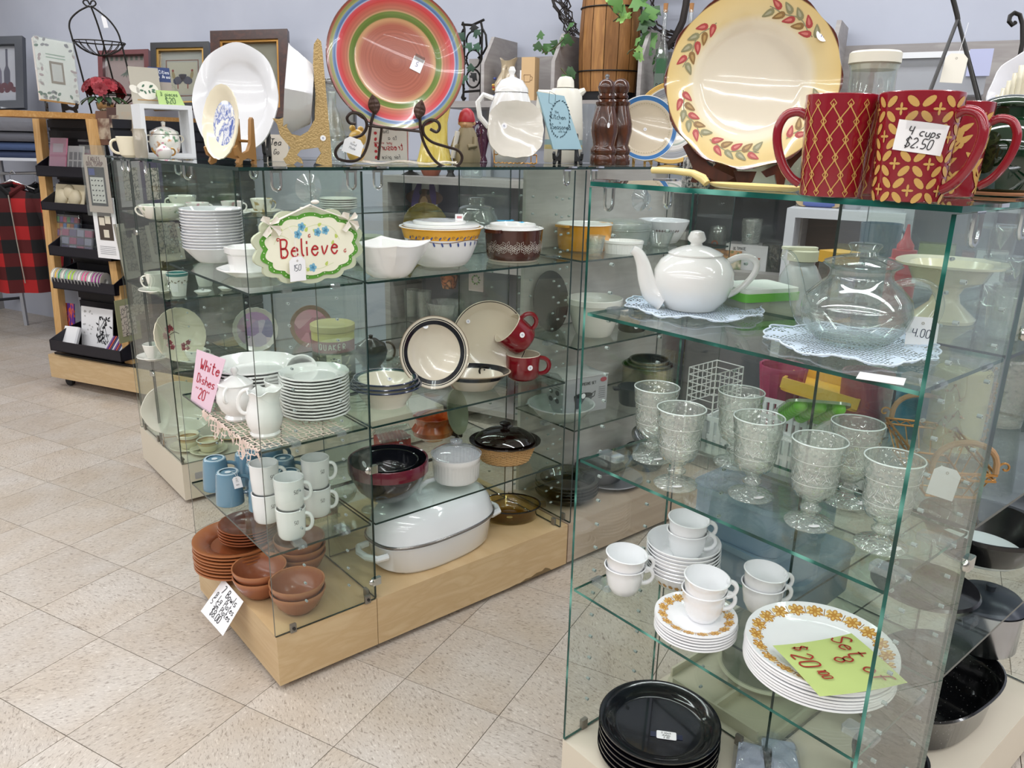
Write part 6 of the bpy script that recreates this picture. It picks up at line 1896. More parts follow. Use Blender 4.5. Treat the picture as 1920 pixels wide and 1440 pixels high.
# iron scroll easel with leaves
b = V((q.x, q.y, zt)) - V((cos(rz + pi / 2), sin(rz + pi / 2), 0)) * .062
t = thing('plate_easel', 'dark iron scroll easel with two leaf finials, holding the striped platter', 'easel', b, rz)
kk = mp(b)
def E2(pts, y=0): return [((x - 755) * kk, y, (308 - yy) * kk) for x, yy in pts]
r_ = .0042
for nm, pts, y in (('scroll', [(690,222),(680,219),(667,220),(660,232),(665,240),(672,238)], -.0), ):
 pass
lsc = cat_rom([(675,237),(664,236),(660,227),(668,219),(682,220),(693,230),(694,244),(684,257),(664,264),(648,272),(637,285),(640,298),(655,303),(672,302),(686,292),(696,270),(703,235),(708,218)], 5)
rsc = cat_rom([(812,243),(824,248),(830,240),(826,230),(812,227),(800,236),(800,252),(815,266),(842,274),(864,280),(873,292),(868,305),(852,312),(832,308),(815,294),(800,268),(794,245),(793,222)], 5)
MB().tube(E2(lsc), r_, 8).build('scroll', IRONB, t)
MB().tube(E2(rsc), r_, 8).build('scroll', IRONB, t)
MB().tube(E2([(697,240),(795,248)]), r_ * .9,8).build('crossbar', IRONB, t)
MB().tube([((722 - 755) * kk, 0,(308 - 242) * kk),((718 - 755) * kk, .05,(308 - 300) * kk)], r_ * .9,8).build('back_leg', IRONB, t)
for x, y, a in ((709,205,-.15),(792,211,.25)):
 mb = MB()
 for s in (-1,1):
  def lf(u, v, s=s):
   w_ = .018 * sin(pi * min(1, u * 1.02)) ** .8 * (1 - .25 * u)
   return V((s * w_ * v, -.004 * (1 - v) - .002 + .004 * v + .0012 * sin(u * 28),-.022 + u * .05))
  mb.grid(lf, 14,4)
 mb.tube([(0,-.003,-.024),(0,-.0065,0),(0,-.004,.028)], .0016,5)
 o = mb.build('leaf_finial', P('4a352c', .4,.3), t, ((x - 755) * kk, -.004,(308 - y) * kk),(0, a, 0))
 sol = o.modifiers.new('thick', 'SOLIDIFY'); sol.thickness = .0015
# ---- behind the striped platter
LACEW = lace('cream_lace', 'e6dccb', 120,.2)
p = AYt(745,2.08)
mb = MB(); mb.grid(lambda u, v: V((.16 * v * (1 + .05 * abs(sin(9 * u * 2 * pi))) * cos(u * 2 * pi),.11 * v * (1 + .05 * abs(sin(9 * u * 2 * pi))) * sin(u * 2 * pi),.001 + .007 * v ** 3 * (.5 + .5 * sin(u * 40)))),110,12)
solo('doily', 'cream lace doily under the iron scroll easel', 'doily', mb, LACEW, V((p.x, 2.03, zt + .0006)))
p = AYt(815,2.26)
t = thing('vase', 'yellow fluted ceramic vase behind the striped platter', 'vase', p)
kv = mp(p)
MB().lathe([(0,.002),(32 * kv, .002),(34 * kv, 0),(31 * kv, 8 * kv),(24 * kv, 35 * kv),(24 * kv, 70 * kv),(30 * kv, 100 * kv),(36 * kv, 118 * kv),(33 * kv, 118 * kv),(24 * kv, 90 * kv),(20 * kv, 40 * kv),(0,10 * kv)], 48,0, lambda a, r, z: (r * (1 + .03 * cos(14 * a) * (z > .02)), z)).build('body', noisy('yellow_glaze', [(.3, 'dcc04a'),(.6, 'e9d578'),(.8, 'cfae3c')], (1,1,.2),60,3,.15, coat=.5), t)
def mirror_sign():
 c = [AY(x, y, 2.16) for x, y in ((688,238),(768,236),(765,304),(680,301))]
 def ex(mb, wd, hh):
  for s, x, y, sz in (('that', -.05,.30,.012),('to a', .12,.12,.013),('fair price', .08,-.42,.012)):
   write(mb, s, x * wd, y * hh, sz, .0013, lambda u, v: V((u, v, .0007)),.2, mirror=True, m=0)
  write(mb, 'treasure', .06 * wd, -.17 * hh, .019,.0024, lambda u, v: V((u, v, .0007)),.2, mirror=True, m=1)
  write(mb, 'your vintage', -.1 * wd, .0 * hh, .009,.001, lambda u, v: V((u, v, .0007)),.2, mirror=True, m=1)
  for k in range(5): mb.petal(-.26 * wd, (.3 - .17 * k) * hh, .011,.009, k, lambda u, v: V((u, v, .0007)),1)
  mb.stroke([(.47 * wd, -.5 * hh),(.47 * wd, .5 * hh)], .002, lambda u, v: V((u, v, .0007)),1)
 t = leaf_sign('shop_sign', 'white paper sign seen from behind, its treasure lettering reversed', c, P('d9d7cf', .8), [], .01, [P('3a3a3e', .6), P('b3272f', .6)], extra=ex)
mirror_sign()
p = AYt(668,2.12)
t = thing('figurine', 'small yellow ceramic chick figurine with a red bow, beside the iron easel', 'figurine', p, face(p, 20))
YC = P('e0b85a', .35,0,.3)
kf = mp(p)
MB().ball((0,0,18 * kf),17 * kf, 18,12,0,(1,.9,1)).ball((4 * kf, 0,44 * kf),16 * kf, 18,12).ball((-4 * kf, 3 * kf, 62 * kf),6 * kf, 10,8).ball((12 * kf, 3 * kf, 60 * kf),6 * kf, 10,8).ball((4 * kf, -14 * kf, 41 * kf),6 * kf, 10,8).build('body', YC, t)
MB().ball((-6 * kf, -10 * kf, 24 * kf),7 * kf, 10,8).build('bow', P('b83238', .4), t)
q = AY(662,274,1.99)
t = thing('price_tag', 'white paper tag reading Hand Made, tied to the iron scroll easel', 'tag', q, 0, None, (radians(86), radians(18), face(q, 0)))
tagcard(t, MX.Identity(4),36 * mp(q),30 * mp(q), 'Hand|Made', size=.007)
# decanter
p = AYt(627,2.24)
k5 = mp(p)
t = thing('decanter', 'clear glass decanter with stopper between the gold easel and striped platter', 'decanter', p)
MB().lathe([(0,0),(18 * k5,0),(22 * k5,6 * k5),(24 * k5,45 * k5),(14 * k5,85 * k5),(8 * k5,98 * k5),(8 * k5,120 * k5),(11 * k5,124 * k5),(7 * k5,122 * k5),(6 * k5,95 * k5),(20 * k5,42 * k5),(0,6 * k5)], 32).build('body', CLEARR, t)
MB().ball((0,0,138 * k5),12 * k5,12,8,0,(1,1,.8)).build('stopper', CLEAR, t)
p = AYt(520,2.25)
t = thing('small_card', 'small printed greeting card leaning behind the white platter', 'card', V((p.x, p.y, zt)), face(p, 10), None, (radians(-10),0, face(p, 10)))
mb = MB().box(-.035,.035,-.001,.0,0,.075)
write(mb, 'Tea', 0,.045,.018,.002, lambda x, y: V((x, -.0016, y)),.3, m=1); write(mb, 'Go', 0,.02,.014,.0016, lambda x, y: V((x, -.0016, y)),.3, m=1)
mb.build('card', [P('e0d6c8', .7), PEN_BLACK], t)
# gnome figure
p = AYt(875,2.20)
k6 = mp(p)
t = thing('figurine', 'carved figurine in a beige coat and red cap, holding a bundle', 'figurine', p, face(p, -15))
MB().lathe([(0,0),(24 * k6,0),(26 * k6,10 * k6),(22 * k6,30 * k6),(17 * k6,52 * k6),(12 * k6,62 * k6),(0,64 * k6)], 28,0, lambda a, r, z: (r * (1 + .06 * cos(7 * a)), z)).build('coat', P('8f8266', .6), t)
MB().ball((0,-2 * k6,70 * k6),13 * k6,16,10).ball((0,-14 * k6,68 * k6),4 * k6,8,6).ball((-13 * k6,0,70 * k6),4 * k6,8,6).ball((13 * k6,0,70 * k6),4 * k6,8,6).build('head', P('c79a72', .5), t)
MB().lathe([(15.5 * k6,72 * k6),(16 * k6,76 * k6),(13 * k6,88 * k6),(7 * k6,95 * k6),(0,97 * k6)], 24).build('cap', P('a92430', .4), t)
MB().tube([(-18 * k6,-8 * k6,45 * k6),(-22 * k6,-14 * k6,30 * k6),(-10 * k6,-22 * k6,28 * k6)], 5 * k6,8).tube([(18 * k6,-8 * k6,45 * k6),(20 * k6,-14 * k6,30 * k6),(8 * k6,-22 * k6,28 * k6)], 5 * k6,8).build('arms', P('8f8266', .6), t)
MB().tube([(-22 * k6,-18 * k6,8 * k6),(-12 * k6,-20 * k6,55 * k6)], 4.5 * k6,8).build('bundle', P('dedad2', .6), t)
q = AYt(905,2.32)
t = thing('glass_ornament', 'purple blown glass ornament with looped handle behind the figurine', 'ornament', q)
MB().lathe([(0,0),(10 * k6,0),(6 * k6,12 * k6),(12 * k6,40 * k6),(14 * k6,60 * k6),(8 * k6,72 * k6),(0,74 * k6)], 24).build('body', glassmat('purple_glass', '9a5a86', '4a1f40', .08, power=1.4, body=.2, bodycol='80406c'), t)
MB().tube([(-10 * k6 + 14 * k6 * cos(2 * pi * j / 20),0,62 * k6 + 12 * k6 * sin(2 * pi * j / 20)) for j in range(20)], 3 * k6,6,0, True).build('loop', glassmat('purple_glass2', '9a5a86', '4a1f40', .08, power=1.4, body=.2, bodycol='80406c'), t)
# ---- teapot behind, scalloped plate
p = AYt(957,2.24)
k7 = mp(p)
t = thing('coffee_pot', 'tall white china coffee pot behind the scalloped plate', 'coffee pot', p, face(p, 5))
MB().lathe([(0,0),(28 * k7,0),(32 * k7,6 * k7),(45 * k7,50 * k7),(40 * k7,95 * k7),(30 * k7,122 * k7),(0,124 * k7)], 40).build('body', WHITE, t)
MB().lathe([(31 * k7,123 * k7),(30 * k7,130 * k7),(20 * k7,144 * k7),(5 * k7,150 * k7),(4 * k7,154 * k7),(7 * k7,160 * k7),(4 * k7,167 * k7),(0,168 * k7)], 36).build('lid', WHITE, t)
MB().tube([(-34 * k7,0,112 * k7),(-52 * k7,0,118 * k7),(-62 * k7,0,105 * k7),(-58 * k7,0,80 * k7),(-42 * k7,0,62 * k7)], 5 * k7,8).build('handle', WHITE, t)
q = AY(966,245,1.96)
rz = face(q, 6)
o = solo('plate', 'pale cream scalloped square plate with embossed corners, on a gold wire stand', 'plate', MB().lathe([(0,.002),(.05,.002),(.066,.012),(.088,.018),(.090,.020),(.089,.023),(.068,.0165),(.054,.006),(0,.0055)], 72,0, lambda a, r, z: (r * (1 + .045 * cos(4 * a + pi) + .014 * cos(12 * a) * (r > .07)), z + .0012 * cos(30 * a) * (r > .07))), P('d9d3c8', .16,0,.5), q, 0, None, (pi / 2 - radians(12),0, rz))
sticker(o, (-.035,.012,.0062),(0,0,0),.009)
t = thing('plate_stand', 'twisted gold wire stand under the scalloped plate', 'plate stand', V((q.x, q.y, zt)) - V((cos(rz + pi / 2), sin(rz + pi / 2),0)) * .02, rz)
mb = MB()
w_ = 40 * mp(q)
mb.tube([(-w_, 0,.03),(-w_, -.01,.008),(-w_ * .95,.02,.003),(-w_ * .9,.08,.003)], .002,6)
mb.tube([(w_, 0,.03),(w_, -.01,.008),(w_ * .95,.02,.003),(w_ * .9,.08,.003)], .002,6)
mb.tube([(-w_ + 2 * w_ * k / 40,.0013 * sin(k * 1.6),.031 + .0013 * cos(k * 1.6)) for k in range(41)], .0017,5)
mb.tube([(-w_ + 2 * w_ * k / 40,.0013 * sin(k * 1.6) - .008,.006 + .0013 * cos(k * 1.6)) for k in range(41)], .0017,5)
mb.tube([(-w_ * .9,.08,.003),(-w_ * .9,.085,.12),(w_ * .9,.085,.12),(w_ * .9,.08,.003)], .0018,5)
mb.build('wire_frame', GOLDW, t)
# ---- carafe, pitcher, blue sign on a black easel
p = AYt(1055,2.22)
k8 = mp(p)
t = thing('carafe', 'white plastic insulated carafe with a domed stopper, behind the blue sign', 'carafe', p, face(p, 0))
PLW = P('e7e3d6', .35)
MB().lathe([(0,0),(34 * k8,0),(36 * k8,4 * k8),(35 * k8,60 * k8),(31 * k8,118 * k8),(24 * k8,130 * k8),(0,132 * k8)], 36).build('body', bands('carafe_bands', 'Z', [(0, 'e7e3d6'),(.18, 'd8c98a'),(.24, '9fbfc4'),(.31, 'e7e3d6')], lo=0, hi=132 * k8, rough=.35), t)
MB().lathe([(16 * k8,132 * k8),(15 * k8,144 * k8),(11 * k8,150 * k8),(0,152 * k8)], 28).build('stopper', PLW, t)
MB().tube([(-24 * k8,0,122 * k8),(-46 * k8,0,124 * k8),(-48 * k8,0,95 * k8),(-44 * k8,0,55 * k8)], 6 * k8,8).build('handle', PLW, t)
MB().tube([(22 * k8,0,120 * k8),(31 * k8,0,126 * k8),(36 * k8,0,129 * k8)], [8 * k8,6 * k8,4 * k8], 8).build('spout', PLW, t)
p = AYt(1098,2.32)
t = thing('jug', 'pale grey glass jug to the right of the white carafe', 'jug', p)
MB().lathe([(0,0),(24 * k8,0),(26 * k8,10 * k8),(20 * k8,60 * k8),(15 * k8,90 * k8),(18 * k8,110 * k8),(15 * k8,108 * k8),(13 * k8,88 * k8),(0,12 * k8)], 32).build('body', glassmat('grey_glass', 'cfd4da', '8d959c', .08, power=2, body=.4, bodycol='c4c8ce'), t)
c = [AY(x, y, 1.93) for x, y in ((1008,172),(1058,180),(1091,280),(1038,280))]
def kx(mb, wd, hh):
 f = lambda u, v: V((u, v, .0007))
 for s in (-1,1):
  for k in range(14):
   a = radians(-80 + k * 12.3)
   x, y = s * wd * .36 * cos(a), hh * .05 + hh * .30 * sin(a)
   mb.petal(x, y, .009,.0035, a + 1.57 * s + .6, f)
  mb.stroke([(s * wd * .34 * cos(radians(-80 + k * 10)), hh * .05 + hh * .30 * sin(radians(-80 + k * 10))) for k in range(17)], .0009, f)
 mb.stroke([(-wd * .42, hh * .48),(-wd * .42, hh * .30),(-wd * .2, hh * .26),(-wd * .2, hh * .44),(-wd * .42, hh * .48)], .0012, f)
leaf_sign('kitchen_sign', 'light blue board reading The Kitchen is Seasoned, on a black easel', c, P('a9cbd8', .6), [('the', 0,.16,.55),('Kitchen', 0,.05,1),('is', 0,-.03,.55),('Seasoned', 0,-.13,1),('with love', 0,-.19,.45)],   .0165, P('34505e', .6),.006, extra=kx, lw=.11, slant=.2)
p = AYt(1064,1.92)
rz = face(p, 0)
easel('plate_easel', 'black wooden easel holding the light blue kitchen sign', V((p.x, p.y, zt)) + V((cos(rz + pi / 2), sin(rz + pi / 2),0)) * .045, rz, .10,.085,.075, BLACKM)
# ---- salt and pepper mills
def mill(px, Y, lab, tip):
 p = AYt(px, Y)
 k = mp(p)
 t = thing('pepper_mill', lab, 'mill', p)
 MB().lathe([(0,0),(23,0),(24.5,2),(24,16),(22,19),(24,22),(24.5,28),(22,32),(20,36),(25,60),(24.5,74),(18,98),(16.5,104),(18.5,107),(19,111),(15,113),(13.5,116),(0,116)], 32,0, None, MX.Diagonal((k, k, k, 1))).build('body', WALNUT, t)
 MB().lathe([(12,116),(14.5,118),(15,122),(13,124),(12,126),(13.5,128),(16,137),(13,146),(6,151),(0,152)], 28,0, None, MX.Diagonal((k, k, k, 1))).build('head', WALNUT, t)
 if tip:
  MB().lathe([(3,151),(3,154),(4,155),(4,158),(0,160)], 14,0, None, MX.Diagonal((k, k, k, 1))).build('finial', STEEL, t)
 return t, k
mill(1127 + 3,1.93, 'dark turned wooden pepper mill with a steel tip, left of the pair', True)
mill(1156,1.95, 'dark turned wooden salt mill with a plain round head, right of the pair', False)
q = AY(1141,235,1.88)
t = thing('price_tag', 'tiny oval white tag hanging between the two wooden mills', 'tag', q, 0, None, (pi / 2,0, face(q)))
MB().lathe([(0,0),(.0065,0),(.0065,.0006),(0,.0007)], 18,0, None, None, .7,1.3).build('card', PAPER, t)
MB().tube([(0,.008,0),(.003,.03,0),(.006,.042,0)], .0005,4).build('string', PAPER, t)
# ---- blue-rimmed plate, gold-rimmed plate behind
q = AY(1209,242,1.95)
rz = face(q, 10)
t = thing('plate', 'beige plate with a bright blue rim, on a small gold easel', 'plate', q, 0, None, (pi / 2 - radians(12),0, rz))
kq = mp(q)
MB().lathe(plate_prof(60 * kq, .014,.004,.5,.72),64).build('body', rings('blue_rim_plate', 60 * kq, [(0, 'cfc0a8'),(.835, 'd9d2c2'),(.85, '3f74ad'),(.965, 'e2e0da')], .15), t)
mb = MB()
for k in range(60):
 a = 2 * pi * k / 60
 mb.stroke([((50 + 2.5 * sin(j * 1.3)) * kq * .93 * cos(a + j * .02),(50 + 2.5 * sin(j * 1.3)) * kq * .93 * sin(a + j * .02)) for j in range(6)], .0008, lambda x, y: V((x, y, .0105)))
mb.build('gilt_filigree', P('8f8357', .4), t)
sticker(t, (0,-.002,.0052),(0,0,0),.006)
p = V((q.x, q.y, zt))
dv = V((cos(rz - pi / 2), sin(rz - pi / 2),0))
easel('plate_easel', 'small gold plastic easel under the blue-rimmed plate', p - dv * .035, rz, .09,.06,.065, P('c29a4c', .35,.4),.005)
q = AY(1262,232,2.10)
rz = face(q, -5)
o = solo('plate', 'grey and white plate with a gold rim, half hidden behind the yellow plate', 'plate', MB().lathe(plate_prof(75 * mp(q),.016,.004,.5,.7),64), rings('gold_rim_plate', 75 * mp(q), [(0, 'cfcbc2'),(.5, '9aa39a'),(.54, 'cfcac6'),(.64, 'a9a7a4'),(.70, '8f9094'),(.86, 'e4e0d6'),(.89, 'cda55c')], .15, noise=.6), q, 0, None, (pi / 2 - radians(10),0, rz))
p = V((q.x, q.y, zt)); dv = V((cos(rz - pi / 2), sin(rz - pi / 2),0))
easel('plate_easel', 'dark brown easel under the gold-rimmed grey plate', p - dv * .05, rz, .12,.08,.09, MAHOG)
# ================================================================ on top of the right-hand case
q = AY(1407,156,.83)
rz = face(q, 4)
kq = mp(q)
RY = 157 * kq
def yfn(a, r, z): return (r * (1 + .018 * cos(12 * a) * min(1, max(0,(r / RY - .5) * 2))), z)
t = thing('dinner_plate', 'large scalloped yellow-rimmed plate painted with leaves and red berries', 'plate', q, 0, None, (pi / 2 - radians(4),0, rz))
YEL = rings('yellow_rim_plate', RY, [(0, 'dfd6c4'),(.56, 'e2d9c6'),(.66, 'e8dfc8'),(.74, 'e6d3a0'),(.9, 'e4cc92'),(.972, 'e0c688'),(.985, '5a2a20')], .1, 'LINEAR', 0,.7)
yp = [(0,.002),(.5 * RY, .002),(.52 * RY, 0),(.56 * RY, .003),(.66 * RY, .014),(.98 * RY, .024),(RY, .026),(.99 * RY, .030),(.68 * RY, .019),(.60 * RY, .010),(.54 * RY, .006),(0,.0055)]
MB().lathe(yp, 96,0, yfn).build('body', YEL, t)
def ysurf(x, y):
 r = hypot(x, y) / RY
 z = .006 if r < .54 else .006 + (r - .54) / .06 * .004 if r < .60 else .010 + (r - .60) / .08 * .009 if r < .68 else .019 + (r - .68) / .31 * .011
 return V((x, y, z + .0007))
mb = MB()
for a0, n in ((radians(212),9),(radians(150),9),(radians(62),10),(radians(-30),9),(radians(262),9)):
 rr_ = .80 * RY
 sp_ = [((rr_ + .02 * RY * sin(j * 1.1)) * cos(a0 - j * .085),(rr_ + .02 * RY * sin(j * 1.1)) * sin(a0 - j * .085)) for j in range(-4,6)]
 mb.stroke(cat_rom(sp_, 4),.0014, ysurf, 3)
 for j in range(n):
  a = a0 + .34 - j * .082
  s = 1 if j % 2 else -1
  r2 = rr_ + s * .055 * RY
  m_ = [0,1,2,0,1,0,2,1,1,0][j]
  mb.petal(r2 * cos(a), r2 * sin(a),.021,.0095, a + (1.0 if s > 0 else 2.2), ysurf, m_, 12,0)
  mb.petal(r2 * cos(a), r2 * sin(a),.012,.004, a + (1.0 if s > 0 else 2.2), lambda x, y: ysurf(x, y) + V((0,0,.0004)),4 + m_, 8,0)
mb.build('painted_leaves', [P('8d8a68', .3), P('b04a48', .3), P('8f6f44', .3), P('8f8f72', .3), P('a9a68a', .3), P('d07a72', .3), P('b3935f', .3)], t)
sticker(t, (.108 * RY / .14 * .95,.07 * RY / .14,.0245),(radians(-14), radians(18),0),.011)
p = V((q.x, q.y, zt)); dv = V((cos(rz - pi / 2), sin(rz - pi / 2),0)); rt = V((cos(rz), sin(rz),0))
t = thing('plate_easel', 'reddish-brown wooden easel under the large yellow plate', 'easel', p + dv * .01, rz)
def rail(pts, y0, y1): return MB().prism([((x - 1385) * kq, (345 - y) * kq) for x, y in pts], y0, y1,0, MX.Rotation(pi / 2,4, 'X'))
rail([(1270,275),(1288,262),(1300,264),(1300,282),(1322,308),(1345,318),(1372,330),(1350,342),(1320,330),(1300,342),(1290,340),(1296,322),(1285,300)], -.004,.012).build('side_rail', MAHOG, t)
rail([(1495,255),(1478,262),(1470,292),(1445,305),(1420,318),(1430,328),(1445,322),(1452,345),(1463,346),(1466,320),(1478,300),(1490,285)], -.004,.012).build('side_rail', MAHOG, t)
rail([(1370,318),(1412,318),(1406,338),(1392,343),(1378,338)], -.010,.004).build('hinge_block', MAHOG, t)
MB().prism([(-.05,0),(.05,0),(.03,.16),(-.03,.16)], -.004,.004,0, MX.Translation((0,.06,0)) @ MX.Rotation(radians(76),4, 'X')).build('back_board', MAHOG, t)
# spoon rest / ladle
p = A(1330,347, zt); 
t = thing('spoon_rest', 'pale yellow ceramic ladle-shaped spoon rest lying in front of the yellow plate', 'spoon rest', V((0,0,0)))
sp3 = [TOPP for TOPP in (AYz(1222,1.00, zt), AYz(1300,.93, zt), AYz(1345,.88, zt), AYz(1400,.80, zt))]
base = [V((1.072,.985, zt)), V((1.072,.93, zt)), V((1.074,.875, zt)), V((1.078,.845, zt)), V((1.080,.825, zt))]
YS = P('e6cd88', .2,0,.5)
X0 = 1.085
def lz(px, py): 
 q = AX(px, py, X0); return q
pts = [lz(1224,319), lz(1262,320), lz(1300,325), lz(1318,335), lz(1325,345)]
for q_ in pts: q_.z = max(q_.z, zt + .006)
MB().tube([V((q_.x, q_.y, q_.z)) for q_ in pts], [.0058,.0058,.006,.0075,.006], 12).build('handle', YS, t)
qa, qb = lz(1318,348), lz(1490,352)
cy, ry = (qa.y + qb.y) / 2, abs(qa.y - qb.y) / 2
mb = MB()
mb.lathe([(0,.0005),(.85,.0005),(.96,.004),(1,.0075),(.97,.0085),(.85,.004),(0,.003)], 48,0, None, MX.Translation((X0 + .02, cy, zt)),.036, ry)
mb.build('dish', YS, t)
# red mugs
MUGR = P('8a1626', .16,0,.6)
PAT = P('c9a05a', .35)
def rmug(px, Y_, X_, lab, R, h, hand, pattern, top):
 p = V((X_, Y_, zt))
 t = thing('mug', lab, 'mug', p, 0, 'tall red patterned mugs')
 pf = [(0,.003),(R * .80,.003),(R * .84,0),(R * .9,.001),(R * .92,.006),(R, h * .6),(top, h * .98),(top, h),(top - .002, h + .001),(top - .004, h),(R - .004, h * .6),(R * .86,.012),(0,.01)]
 MB().lathe(pf, 56).build('body', MUGR, t)
 if hand is not None:
  a = radians(hand)
  hp = [(.97,.80,0),(1.25,.84,0),(1.60,.80,0),(1.78,.66,0),(1.72,.48,0),(1.50,.30,0),(1.22,.18,0),(.95,.12,0)]
  c = cat_rom([(x, z) for x, z, _ in hp], 4)
  MB().tube([(x * R * cos(a), x * R * sin(a), z * h) for x, z in c], .0062,10).build('handle', MUGR, t)
 def rad(z):
  u = z / h
  return (R * .92 + (R - R * .92) * u / .6 if u < .6 else R + (top - R) * (u - .6) / .38) + .0007
 af = face(p) - pi / 2 
 def fn(x, y):
  r = rad(y); a = af + x / R
  return V((r * cos(a), r * sin(a), y))
 mb = MB()
 pattern(mb, fn, R, h)
 mb.build('painted_pattern', PAT, t)
 return t, fn
W2 = lambda R: pi * R
def lattice(mb, fn, R, h):
 n, m_ = 14,5
 du = 2 * pi * R / n; dz = h * .86 / m_
 for i in range(n):
  x0 = -pi * R + i * du
  for s in (-1,1):
   mb.stroke([(x0 + s * du * .5 * (1 - cos(pi * k / 8)) / 2, h * .05 + dz * k / 8) for k in range(m_ * 8 + 1)], .0014, fn)
  for j in range(m_ + 1):
   cx = x0 + (du * .5 if j % 2 else 0)
   mb.stroke([(cx + .0036 * cos(q * pi / 2), h * .05 + dz * j + .0050 * sin(q * pi / 2)) for q in range(5)], .0013, fn)
def xflower(mb, fn, R, h):
 n = 7
 du = 2 * pi * R / n
 for j in range(4):
  for i in range(n):
   x, z = -pi * R + (i + (.5 if j % 2 else 0)) * du, h * (.11 + .245 * j)
   for q in range(4):
    a = pi / 4 + q * pi / 2
    mb.petal(x + .0115 * cos(a), z + .0125 * sin(a),.017,.0085, a, fn, 0,12)
   x2 = x + du / 2
   for q in range(4):
    a = q * pi / 2
    mb.petal(x2 + .0035 * cos(a), z + .004 * sin(a),.0075,.0032, a, fn, 0,8)
def hexes(mb, fn, R, h):
 n = 9; du = 2 * pi * R / n
 for i in range(n):
  for j in range(5):
   x, z = -pi * R + i * du, h * (.10 + .19 * j)
   for r in (.0115,.0065):
    mb.stroke([(x + r * cos(q * pi / 3), z + r * 1.1 * sin(q * pi / 3)) for q in range(7)], .0016, fn)
def foliage(mb, fn, R, h):
 for i in range(6):
  x0 = -pi * R + i * 2 * pi * R / 6
  st = [(x0 + .010 * sin(j * .8), h * .05 + j * h * .06) for j in range(15)]
  mb.stroke(cat_rom(st, 3),.0035, fn)
  for j in range(1,14):
   s = 1 if j % 2 else -1
   mb.petal(st[j][0] + s * .009, st[j][1] + .004,.019,.008, s * .6 + (0 if s > 0 else pi), fn, 0,10,0)
   mb.petal(st[j][0] + s * .004, st[j][1] - .004,.012,.006, s * 1.1, fn, 0,8,0)
p1 = A(1560,352, zt)
dirv = lambda d, l: (RR.transposed() @ V((l, 0,0)) , d)
def spot(px, depth):
 """point on the case top in the pixel column px at this camera depth"""
 x = (px - 960) / FPX * depth
 # solve for Y (camera down) from z = zt
 best = None
 lo, hi = -1., 1.
 for _ in range(50):
  m = (lo + hi) / 2
  P_ = CP + RR.transposed() @ V((x, m, depth))
  if P_.z > zt: lo = m
  else: hi = m
 return CP + RR.transposed() @ V((x, lo, depth))
s = spot(1556,1.10); rmug(0, s.y, s.x, 'tall red mug with a gold lattice pattern, left of the four', .0445,.132, degrees(face(s)) - 90 - 90 + 6, lattice, .0475)
s = spot(1628,1.20); rmug(0, s.y, s.x, 'tall red mug with hexagon pattern, half hidden between the front mugs', .044,.130, None, hexes, .047)
s4 = spot(1768,1.17); rmug(0, s4.y, s4.x, 'tall red mug with gold foliage pattern, right of the price label', .0445,.130, degrees(face(s4)) - 90 + 84, foliage, .0475)
s3 = spot(1698,1.03); tm, fnm = rmug(0, s3.y, s3.x, 'tall red mug with gold four-petal flowers and the price label', .0455,.132, degrees(face(s3)) - 90 + 62, xflower, .0495)
mb = MB()
fl_ = lambda x, y, e=.0012: (lambda v: V((v.x * (1 + e / .047), v.y * (1 + e / .047), v.z)))(fnm(x, y))
def lab(u, v):
 x, y = -.029 + .058 * u, .058 + .036 * v
 ca = radians(-7)
 return fl_(.006 + x * cos(ca) - (y - .076) * sin(ca),.078 + x * sin(ca) + (y - .076) * cos(ca),.0014)
mb.grid(lab, 12,4)
def lt(x, y): 
 ca = radians(-7)
 return fl_(.006 + x * cos(ca) - y * sin(ca),.078 + x * sin(ca) + y * cos(ca),.0024)
write(mb, '4 cups', .003,.002,.0098,.0011, lt, .15, m=1)
write(mb, '$2.50', 0,-.0125,.0112,.0011, lt, .15, m=1)
lb = mb.build('price_label', [PAPER, PEN_BLACK], tm)
lb['label'] = 'white price label reading 4 cups'
mb = MB(); mb.grid(lambda u, v: fl_(-.012 + .044 * u, .088 + .020 * v, .0022),8,2)
mb.build('clear_tape', glassmat('tape2', 'ffffff', 'e6e6e6', .1,.1), tm)
# green jar
s = spot(1868,1.23)
t = thing('ginger_jar', 'dark green glazed lidded jar at the right edge behind the mugs', 'jar', s)
kj = mp(s)
GJ = P('0c2a17', .08,0,.8)
MB().lathe([(0,0),(.042,0),(.048,.006),(.066,.035),(.073,.062),(.066,.09),(.050,.108),(.040,.114),(.040,.128),(0,.13)], 56).build('body', GJ, t)
MB().lathe([(.043,.128),(.045,.131),(.044,.134),(.030,.142),(.012,.146),(0,.147)], 40).build('lid', GJ, t)
MB().lathe([(0,-.0),(.05,0),(.052,.003),(.05,.005),(0,.005)], 32).build('cork_base', P('b9805c', .6), t)
t.location.z += .001
# canister
s = spot(1606,1.34)
t = thing('canister', 'clear glass canister with a cream plastic lid behind the red mugs', 'canister', s)
MB().lathe([(0,0),(.033,0),(.036,.004),(.036,.185),(.039,.195),(.037,.196),(.034,.184),(.033,.006),(0,.004)], 44).build('body', CLEAR, t)
MB().lathe([(0,.188),(.0335,.188),(.036,.197),(.040,.198),(.040,.213),(.037,.216),(0,.216)], 44).build('lid', P('e6e2d2', .4), t)
